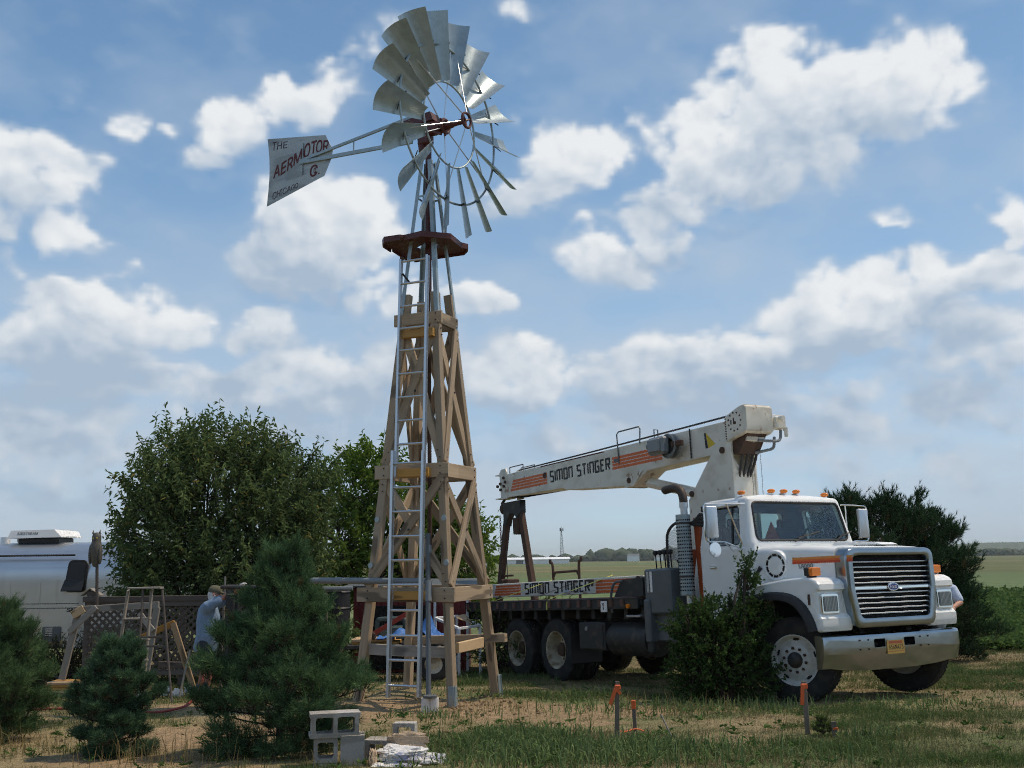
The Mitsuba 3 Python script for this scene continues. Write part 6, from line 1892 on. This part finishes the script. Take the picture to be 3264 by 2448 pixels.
# ------------------------------------------------------------------ people
m1 = thing('person', 'man in blue short-sleeved shirt and olive cap reaching to the right', 'person')
gz = -.165
J = dict(pel=(-4.70, 16.4, .66), hipl=(-4.70, 16.50, .60), hipr=(-4.70, 16.28, .60), kneel=(-4.66, 16.52, .26), kneer=(-4.68, 16.25, .26), ankl=(-4.72, 16.52, -.07), ankr=(-4.75, 16.25, -.07), belly=(-4.67, 16.39, .82), chest=(-4.69, 16.39, 1.04), shl=(-4.63, 16.56, 1.165), shr=(-4.64, 16.22, 1.17), neck=(-4.63, 16.38, 1.24), head=(-4.59, 16.37, 1.345),
         ell=(-4.40, 16.52, 1.28), elr=(-4.43, 16.20, 1.28), wrl=(-4.24, 16.44, 1.44), wrr=(-4.27, 16.27, 1.43))
g = lambda k: np.array(J[k], float)
body = [((g('hipl'), .085), (g('kneel'), .058)), ((g('kneel'), .056), (g('ankl'), .040)), ((g('hipr'), .085), (g('kneer'), .058)), ((g('kneer'), .056), (g('ankr'), .040)), ((g('pel'), .14), (g('belly'), .16)), ((g('belly'), .16), (g('chest'), .15)), ((g('chest'), .13), (g('shl'), .06)), ((g('chest'), .13), (g('shr'), .06)), ((g('chest'), .08), (g('neck'), .055)), ((g('neck'), .05), (g('head'), .07)),
        ((g('shl'), .055), (g('ell'), .043)), ((g('ell'), .043), (g('wrl'), .028)), ((g('shr'), .055), (g('elr'), .043)), ((g('elr'), .043), (g('wrr'), .028)), ((g('head') + [0, 0, .01], .082), (g('head') + [.03, 0, -.05], .06)), ((g('head') + [.085, 0, -.015], .012), (g('head') + [.07, 0, .01], .014)), ((g('head') + [.06, 0, -.075], .03), (g('head') + [.03, 0, -.05], .05)),
        ((g('head') + [.0, -.078, -.02], .014), (g('head') + [.0, -.078, .005], .014)), ((g('head') + [.0, .078, -.02], .014), (g('head') + [.0, .078, .005], .014))]
put('body', man_hull(body, .022), 'skin_red', m1, smooth=True)


def hand(w, d, up, r=.009):
    """Palm, four fingers curled forward and a thumb, from wrist w along d."""
    d = unit(d); s = unit(np.cross(d, up)); u = np.cross(s, d)
    w = np.asarray(w, float)
    ch = [((w, .024), (w + d * .045, .026))]
    for i, (o, L) in enumerate(((-.030, .062), (-.010, .072), (.010, .068), (.028, .054))):
        k0 = w + d * .075 + s * o
        k1 = k0 + d * L * .5 - u * .010
        k2 = k1 + d * L * .25 - u * L * .42
        ch += [((w + d * .03 + s * o * .7, .016), (k0, .0105)), ((k0, .010), (k1, .009)), ((k1, .009), (k2, .0075))]
    t0 = w + d * .03 - s * .03
    ch += [((w + d * .015, .018), (t0, .012)), ((t0, .011), (t0 + d * .035 - s * .018 - u * .012, .009))]
    return man_hull(ch, .006, 4)


put('glove', hand(g('wrl'), g('wrl') - g('ell'), (0, 0, 1)), 'glove_white', m1, smooth=True)
put('glove', hand(g('wrr'), (1, .1, .25), (0, 0, 1)), 'glove_white', m1, smooth=True)
shirt = [((g('pel') + [.0, 0, -.10], .185), (g('belly'), .205)), ((g('belly'), .205), (g('chest') + [0, 0, .02], .175)), ((g('chest'), .16), (g('shl') + [-.01, -.01, 0], .085)), ((g('chest'), .16), (g('shr') + [-.01, .01, 0], .085)), ((g('chest') + [0, 0, .08], .11), (g('neck') + [-.015, 0, -.045], .075)), ((g('shl'), .082), (g('shl') + (g('ell') - g('shl')) * .8, .072)), ((g('shr'), .082), (g('shr') + (g('elr') - g('shr')) * .8, .072))]
v, f = man_hull(shirt, .022, 10)
cut = v[:, 2] < .50
v[cut, 2] = .50 + (v[cut, 2] - .50) * .12
q = np.stack([v[:, 0] * 5 + v[:, 2] * 3, v[:, 1] * 5, v[:, 2] * 3.5], -1)
cc = v - np.array([-4.68, 16.39, 0])
v[:, :2] += (cc[:, :2] / (np.linalg.norm(cc[:, :2], axis=1, keepdims=True) + 1e-6)) * ((meshkit.fbm(q, 3, 3) - .5) * .07)[:, None]
put('shirt', (v, f), 'shirt_blue', m1, smooth=True)
shorts = [((g('pel') + [0, 0, -.02], .15), (g('hipl') + [0, 0, -.02], .115)), ((g('pel') + [0, 0, -.02], .15), (g('hipr') + [0, 0, -.02], .115)), ((g('hipl'), .11), (g('kneel') + [0, 0, .06], .088)), ((g('hipr'), .11), (g('kneer') + [0, 0, .06], .088))]
put('shorts', man_hull(shorts, .025), 'shorts_dark', m1, smooth=True)
for s in ('l', 'r'):
    a = g('ank' + s)
    put('sock', tube([a + [0, 0, -.04], a + [0, 0, .10]], [.048, .050], 12), 'sock_grey', m1)
    put('shoe', man_hull([((a + [-.04, 0, -.055], .042), (a + [.16, 0, -.065], .033))], .02), 'shorts_dark', m1, smooth=True)
put('hair', man_hull([((g('head') + [-.03, 0, .0], .082), (g('head') + [-.045, 0, -.05], .062)), ((g('head') + [.0, -.055, -.02], .035), (g('head') + [-.03, -.05, -.05], .04)), ((g('head') + [.05, 0, -.09], .032), (g('head') + [.03, -.03, -.075], .035))], .015), 'hair_grey', m1, smooth=True)
cp = [((g('head') + [-.02, 0, .055], .083), (g('head') + [.03, 0, .05], .08)), ((g('head') + [.06, -.035, .035], .022), (g('head') + [.125, -.025, .015], .012)), ((g('head') + [.06, .035, .035], .022), (g('head') + [.125, .025, .015], .012)), ((g('head') + [.06, -.035, .035], .022), (g('head') + [.06, .035, .035], .022))]
put('cap', man_hull(cp, .015), 'cap_olive', m1, smooth=True)

stn = thing('steel_rack', 'dark steel work rack with a padded top bar, in front of the man in blue', 'work stand')
put('top_bar', cat([tube([(-4.46, 16.20, 1.455), (-3.6, 16.25, 1.43)], .032, 10), tube([(-4.44, 16.52, 1.455), (-3.6, 16.5, 1.43)], .032, 10)]), 'dark_steel', stn)
for x, y in ((-4.32, 16.22), (-4.32, 16.5), (-3.68, 16.25), (-3.68, 16.5)):
    put('post', beam((x, y, -.2), (x, y, 1.42), .10, .07, up=(0, 1, 0)), 'dark_steel', stn)
put('pad', bbox((-4.30, 16.17, 1.15), (.13, .08, .42), .03), 'black_rubber', stn)
put('shelf', bbox((-4.0, 16.36, .8), (.6, .3, .04), .01), 'dark_steel', stn)
shv = thing('wooden_pole', 'pale wooden tool handle leaning behind the man in blue', 'tool handle')
put('handle', tube([(-4.86, 16.1, .54), (-4.95, 15.95, -.12)], .016, 8), 'wood_grey', shv)
shv = thing('wooden_pole', 'pale upright pole end showing above the olive cap', 'tool handle')
put('handle', tube([(-4.60, 16.85, -.2), (-4.545, 16.75, 1.60)], .016, 8), 'wood_grey', shv)

m2 = thing('person', 'man in light shirt and pale cap bending behind the far front fender of the truck', 'person')
o2 = np.array([6.27, 15.75, -.12])
K2 = dict(pel=(.0, .3, .92), hl=(-.06, .38, .86), hr=(.0, .22, .86), kl=(-.18, .42, .46), kr=(-.14, .18, .46), al=(-.26, .44, .07), ar=(-.22, .16, .07), ch=(.02, .02, 1.28), sl=(-.04, .14, 1.40), sr=(.14, -.06, 1.40), nk=(-.07, -.02, 1.48), hd=(-.14, -.05, 1.60), el=(-.22, .02, 1.18), er=(.20, -.16, 1.22), wl=(-.42, -.12, 1.28), wr=(.02, -.34, 1.16))
g2 = lambda k: o2 + np.array(K2[k])
b2 = [((g2('hl'), .09), (g2('kl'), .06)), ((g2('kl'), .058), (g2('al'), .042)), ((g2('hr'), .09), (g2('kr'), .06)), ((g2('kr'), .058), (g2('ar'), .042)), ((g2('pel'), .13), (g2('ch'), .14)), ((g2('ch'), .12), (g2('sl'), .06)), ((g2('ch'), .12), (g2('sr'), .06)), ((g2('ch'), .08), (g2('nk'), .055)), ((g2('nk'), .05), (g2('hd'), .08)), ((g2('hd'), .085), (g2('hd') + [-.02, -.02, -.05], .06)), ((g2('hd') + [-.075, -.05, -.01], .012), (g2('hd') + [-.06, -.04, .01], .014)),
      ((g2('sl'), .055), (g2('el'), .043)), ((g2('el'), .042), (g2('wl'), .03)), ((g2('sr'), .055), (g2('er'), .043)), ((g2('er'), .042), (g2('wr'), .03))]
put('body', man_hull(b2, .03), 'skin', m2, smooth=True)
put('hand', hand(g2('wl'), g2('wl') - g2('el'), (0, 0, 1)), 'skin', m2, smooth=True)
put('hand', hand(g2('wr'), g2('wr') - g2('er'), (0, 0, 1)), 'skin', m2, smooth=True)
put('shirt', man_hull([((g2('pel'), .155), (g2('ch'), .165)), ((g2('ch'), .14), (g2('sl'), .08)), ((g2('ch'), .14), (g2('sr'), .08)), ((g2('sl'), .078), (g2('sl') + (g2('el') - g2('sl')) * .7, .068)), ((g2('sr'), .078), (g2('sr') + (g2('er') - g2('sr')) * .75, .070))], .03), 'shirt_light', m2, smooth=True)
put('trousers', man_hull([((g2('pel'), .15), (g2('hl'), .11)), ((g2('pel'), .15), (g2('hr'), .11)), ((g2('hl'), .11), (g2('kl'), .085)), ((g2('kl'), .085), (g2('al'), .075)), ((g2('hr'), .11), (g2('kr'), .085)), ((g2('kr'), .085), (g2('ar'), .075))], .03), 'reel_grey', m2, smooth=True)
put('shoes', cat([man_hull([((g2(k) + [0, .03, -.03], .045), (g2(k) + [-.05, -.14, -.04], .036))], .03) for k in ('al', 'ar')]), 'shorts_dark', m2, smooth=True)
put('cap', man_hull([((g2('hd') + [.01, 0, .045], .088), (g2('hd') + [-.02, -.02, .05], .082)), ((g2('hd') + [-.06, -.05, .03], .03), (g2('hd') + [-.13, -.10, .015], .02))], .02), 'cap_tan', m2, smooth=True)

# ------------------------------------------------------------------ behind the tower: shed, trailer with load, white frame, barrel
shd = thing('red_shed', 'small dark red ribbed metal shed behind the timber tower', 'shed')
for i, x in enumerate(np.arange(-3.15, -.95, .11)):
    put('panel', cat([bbox((x + .055, 20.9, .50), (.106, .02, 1.62), .003), bbox((x + .02, 20.885, .50), (.03, .02, 1.62), .006)]), 'red_panel', shd)
put('back_walls', cat([bbox((-2.05, 22.6, .5), (2.2, .03, 1.62), .004), bbox((-3.14, 21.75, .5), (.03, 1.7, 1.62), .004), bbox((-.95, 21.75, .5), (.03, 1.7, 1.62), .004)]), 'red_panel', shd)
put('roof', hull([(x, y, z) for x in (-3.3, -.72) for y, z in ((20.7, 1.32), (22.8, 1.40), (20.7, 1.345), (22.8, 1.43))]), 'grey_paint', shd)
for x in (-1.56, -.93):
    put('corner_trim', bbox((x, 20.86, .5), (.05, .03, 1.64), .004), 'white_paint', shd)
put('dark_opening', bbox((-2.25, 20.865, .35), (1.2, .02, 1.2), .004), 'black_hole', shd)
tbl = thing('white_frame', 'white metal table frame with a sagging tan top beside the red shed', 'table frame')
TB = [(-1.50, 20.2, .74), (-1.12, 20.55, .755), (-.66, 20.05, .60), (-1.03, 19.6, .58)]
for a, b in zip(TB, TB[1:] + TB[:1]):
    put('bar', beam(a, b, .05, .045), 'white_paint', tbl)
for (x, y, z), zz in zip(TB, (-.28, -.28, -.28, -.28)):
    put('leg', beam((x, y, zz), (x, y, z), .05, .05, up=(0, 1, 0)), 'white_paint', tbl)
put('sheet', hull([(-1.12, 20.45, .77), (-1.0, 20.1, .70), (-.82, 20.15, .67), (-.95, 20.38, .80), (-1.1, 20.3, .73)]), 'wood_new', tbl)
rs_ = thing('red_flag', 'bright red strip of cloth hanging left of the front right tower leg', 'flag')
put('cloth', bbox((-1.33, 20.45, .83), (.06, .012, .42), .004), 'red_bright', rs_)
put('peg', tube([(-1.33, 20.46, 1.1), (-1.33, 20.46, 1.02)], .01, 6), 'dark_steel', rs_)
ut = thing('utility_trailer', 'low two-wheeled utility trailer loaded with boards behind the tower', 'trailer')
put('bed', bbox((-2.2, 19.2, .34), (1.5, 1.0, .07), .01), 'dark_steel', ut)
put('axle', tube([(-1.4, 18.75, .06), (-1.4, 19.75, .06)], .03, 8), 'dark_steel', ut)
put('tongue', beam((-2.9, 19.2, .30), (-3.9, 19.2, .22), .07, .07), 'dark_steel', ut)
put('jack', tube([(-3.8, 19.2, -.26), (-3.8, 19.2, .35)], .03, 8), 'dark_steel', ut)
for y in (18.72, 19.72):
    wk = put('wheel', moved(lathe([(-.07, .15), (-.085, .21), (-.075, .275), (-.05, .30), (.05, .30), (.075, .275), (.085, .21), (.07, .15)], 'y', 30), mat4(np.eye(3), (-1.42, y, .04))), 'tyre', ut)
    put('rim', moved(lathe([(-.075, .155), (-.065, .14), (-.03, .10), (-.04, .05), (-.04, 0)], 'y', 24), mat4(np.eye(3), (-1.42, y, .04))), 'rim_dirty', wk)
    put('fender', tube([(-1.42 + .36 * math.cos(t), y, .06 + .36 * math.sin(t)) for t in np.linspace(.1, 3.04, 14)], .03, 6), 'grey_paint', ut)
put('suspension', bbox((-1.6, 19.2, .22), (.5, .7, .18), .02), 'dark_steel', ut)
lb = thing('board_stack', 'pale new boards stacked on the utility trailer', 'lumber')
for i in range(2):
    for j_ in range(4):
        put_board('plank', lb, (-2.86, 18.85 + j_ * .15, .40 + i * .05), (-2.05 - .1 * i, 18.85 + j_ * .15, .40 + i * .05), .14, .045, 'wood_new' if i else 'wood_yellow', up=(0, 0, 1))


def drape(c, w, d, hgt, seed, nx=26, ny=20, peak=(.5, .5)):
    X, Yq = np.meshgrid(np.linspace(0, 1, nx), np.linspace(0, 1, ny))
    Z = np.exp(-(((X - peak[0]) / .28) ** 2 + ((Yq - peak[1]) / .4) ** 2)) * hgt
    q = np.stack([X * 5, Yq * 5, X * 0 + seed], -1)
    Z = Z + (np.abs(meshkit.fbm(q, 4, seed) - .5) * 2) * hgt * .35
    P = np.stack([c[0] + (X - .5) * w, c[1] + (Yq - .5) * d, c[2] + Z], -1)
    i, j = np.meshgrid(np.arange(ny - 1), np.arange(nx - 1), indexing='ij')
    a = i * nx + j
    F = np.stack([a, a + 1, a + nx + 1, a + nx], -1).reshape(-1, 4)
    lo = P.reshape(-1, 3) - [0, 0, .012]
    v, f = cat([(P.reshape(-1, 3), F), (lo, F[:, ::-1])])
    return v, f


k = put('tarp', drape((-1.56, 19.15, .42), .55, .7, .40, 3), 'tarp_blue', smooth=30)
tag(k, 'peaked blue tarp bundle on the right end of the utility trailer', 'tarp')
k = put('tarp', drape((-2.15, 18.95, .47), .55, .5, .16, 4, peak=(.75, .5)), 'tarp_blue', smooth=30)
tag(k, 'flat blue tarp lying over the middle of the utility trailer', 'tarp')
k = put('tarp', crumple((-2.02, 11.95, .06), (.10, .05, .03), 9, 3, .6), 'tarp_blue', smooth=30)
tag(k, 'small scrap of blue tarp on the ground by the big pine', 'tarp')
gm = thing('engine_machine', 'dark green boxy engine machine on the utility trailer', 'machine')
put('hoop', tube(smooth_path([(-2.50, 19.5, .42), (-2.50, 19.5, .72), (-2.42, 19.5, .77), (-2.08, 19.5, .77), (-2.0, 19.5, .72), (-2.0, 19.5, .42)], 5), .045, 10), 'green_machine', gm)
put('engine', cat([bbox((-2.25, 19.55, .52), (.42, .3, .26), .03), tube([(-2.3, 19.5, .62), (-2.2, 19.5, .74)], .05, 10)]), 'green_machine', gm)
ra = thing('tow_bar', 'slanting red steel bar leaning across the utility trailer', 'steel bar')
put('bar', beam((-2.48, 18.75, .56), (-1.85, 18.75, .92), .05, .08), 'red_bright', ra)
put('foot', bbox((-2.50, 18.75, .53), (.14, .12, .12), .02), 'rust_brown', ra)
br = thing('black_barrel', 'black drum on a stand left of the red shed', 'drum')
put('drum', lathe([(.62, 0), (.62, .24), (.64, .26), (.66, .245), (.95, .245), (.97, .26), (.99, .245), (1.24, .245), (1.26, .26), (1.28, .24), (1.28, 0)], 'z', 30, (-3.28, 19.7, 0)), 'black_rubber', br)
for a in (.6, 2.2, 3.8, 5.3):
    put('leg', beam((-3.28 + .2 * math.cos(a), 19.7 + .2 * math.sin(a), -.3), (-3.28 + .2 * math.cos(a), 19.7 + .2 * math.sin(a), .62), .05, .05, up=(0, 1, 0)), 'dark_steel', br)
put('rim_bar', tube([(-3.5, 19.45, 1.33), (-2.95, 19.45, 1.33)], .04, 8), 'reel_grey', br)

# ------------------------------------------------------------------ survey stakes
for (x, y, z0, z1, w, lab, rib) in ((.92, 10.09, .14, .67, .042, 'tallest survey stake left of centre with an orange ribbon knotted round its top', 1), (1.13, 10.40, .13, .45, .036, 'short survey stake with an orange painted top', 2), (2.71, 10.18, .14, .64, .045, 'tall survey stake in front of the truck wheel with a hanging orange ribbon', 3), (2.91, 9.99, .15, .30, .045, 'short dark survey stub right of the seedling', 4)):
    s = thing('survey_stake', lab, 'stake')
    tilt = .02 if rib == 1 else -.012
    put_board('stake', s, (x, y, z0 - .1), (x + tilt, y, z1), w, w * .55, 'wood_stake', up=(0, 1, 0))
    if rib == 1:
        put('ribbon', cat([bbox((x + tilt, y - .014, z1 - .05), (.055, .035, .045), .008), beam((x + .0, y - .03, z1 - .06), (x - .055, y - .045, z1 - .20), .035, .004, up=(0, 1, 0)), beam((x + .0, y - .026, z1 - .05), (x + .045, y - .03, z1 - .11), .03, .004, up=(0, 1, 0))]), 'orange_safety', s)
    elif rib == 2:
        put('ribbon', tube(smooth_path([(x - .20, y - .12, .20), (x - .1, y - .06, .185), (x, y - .012, .20), (x + .08, y + .02, .175)], 4), .007, 5), 'orange_safety', s)
        put('paint_cap', bbox((x + tilt, y, z1 - .03), (w + .006, w * .55 + .006, .08), .003), 'orange_safety', s)
    elif rib == 3:
        put('ribbon', cat([bbox((x - .012, y, z1 - .045), (w + .012, w * .6 + .012, .05), .006), beam((x - .03, y - .02, z1 - .03), (x - .048, y - .03, z1 - .21), .034, .004, up=(0, 1, 0))]), 'orange_safety', s)
    else:
        put('paint_band', bbox((x, y, z1 - .06), (w + .004, w * .55 + .004, .018), .002), 'orange_safety', s)
tw_ = thing('dry_twig', 'thin dry twig sticking up beside the short orange-topped stake', 'twig')
put('twig', tube([(1.45, 10.1, .13), (1.40, 10.15, .24), (1.35, 10.2, .36)], .008, 5), 'wood_grey', tw_)

# ------------------------------------------------------------------ the air
scene['air'] = {'type': 'homogeneous', 'albedo': {'type': 'rgb', 'value': [.86, .91, .97]}, 'sigma_t': .00016}
scene['haze_bound'] = {'type': 'null'}
scene['haze'] = {'type': 'cube', 'to_world': T().translate([0, 3530, 23]).scale([7100, 3600, 29]), 'bsdf': {'type': 'ref', 'id': 'haze_bound'}, 'interior': {'type': 'ref', 'id': 'air'}}
scene['camera']['medium'] = {'type': 'ref', 'id': 'air'}
labels['haze'] = {'label': 'thin summer haze over the far fields', 'category': 'haze', 'kind': 'stuff'}

# repeats of one kind belong together
for kind_, phrase in (('survey_stake', 'survey stakes in the lawn'), ('concrete_block', 'hollow concrete blocks'), ('paper_sack', 'crumpled bags beside the concrete blocks'), ('litter', 'white scraps under the stepladder'), ('tie_strap', 'tie-down straps over the flatbed'),
                      ('pine_tree', 'pine trees in the yard'), ('leafy_tree', 'leafy trees behind the tower'), ('farm_building', 'small farm buildings along the horizon'), ('tarp', 'blue tarps'), ('weed_clump', 'clumps of tall weeds'), ('wooden_pole', 'tool handles by the man in blue')):
    for k, d_ in labels.items():
        if '__' not in k and (k == kind_ or (k.startswith(kind_ + '_') and k[len(kind_) + 1:].isdigit())):
            d_['group'] = phrase
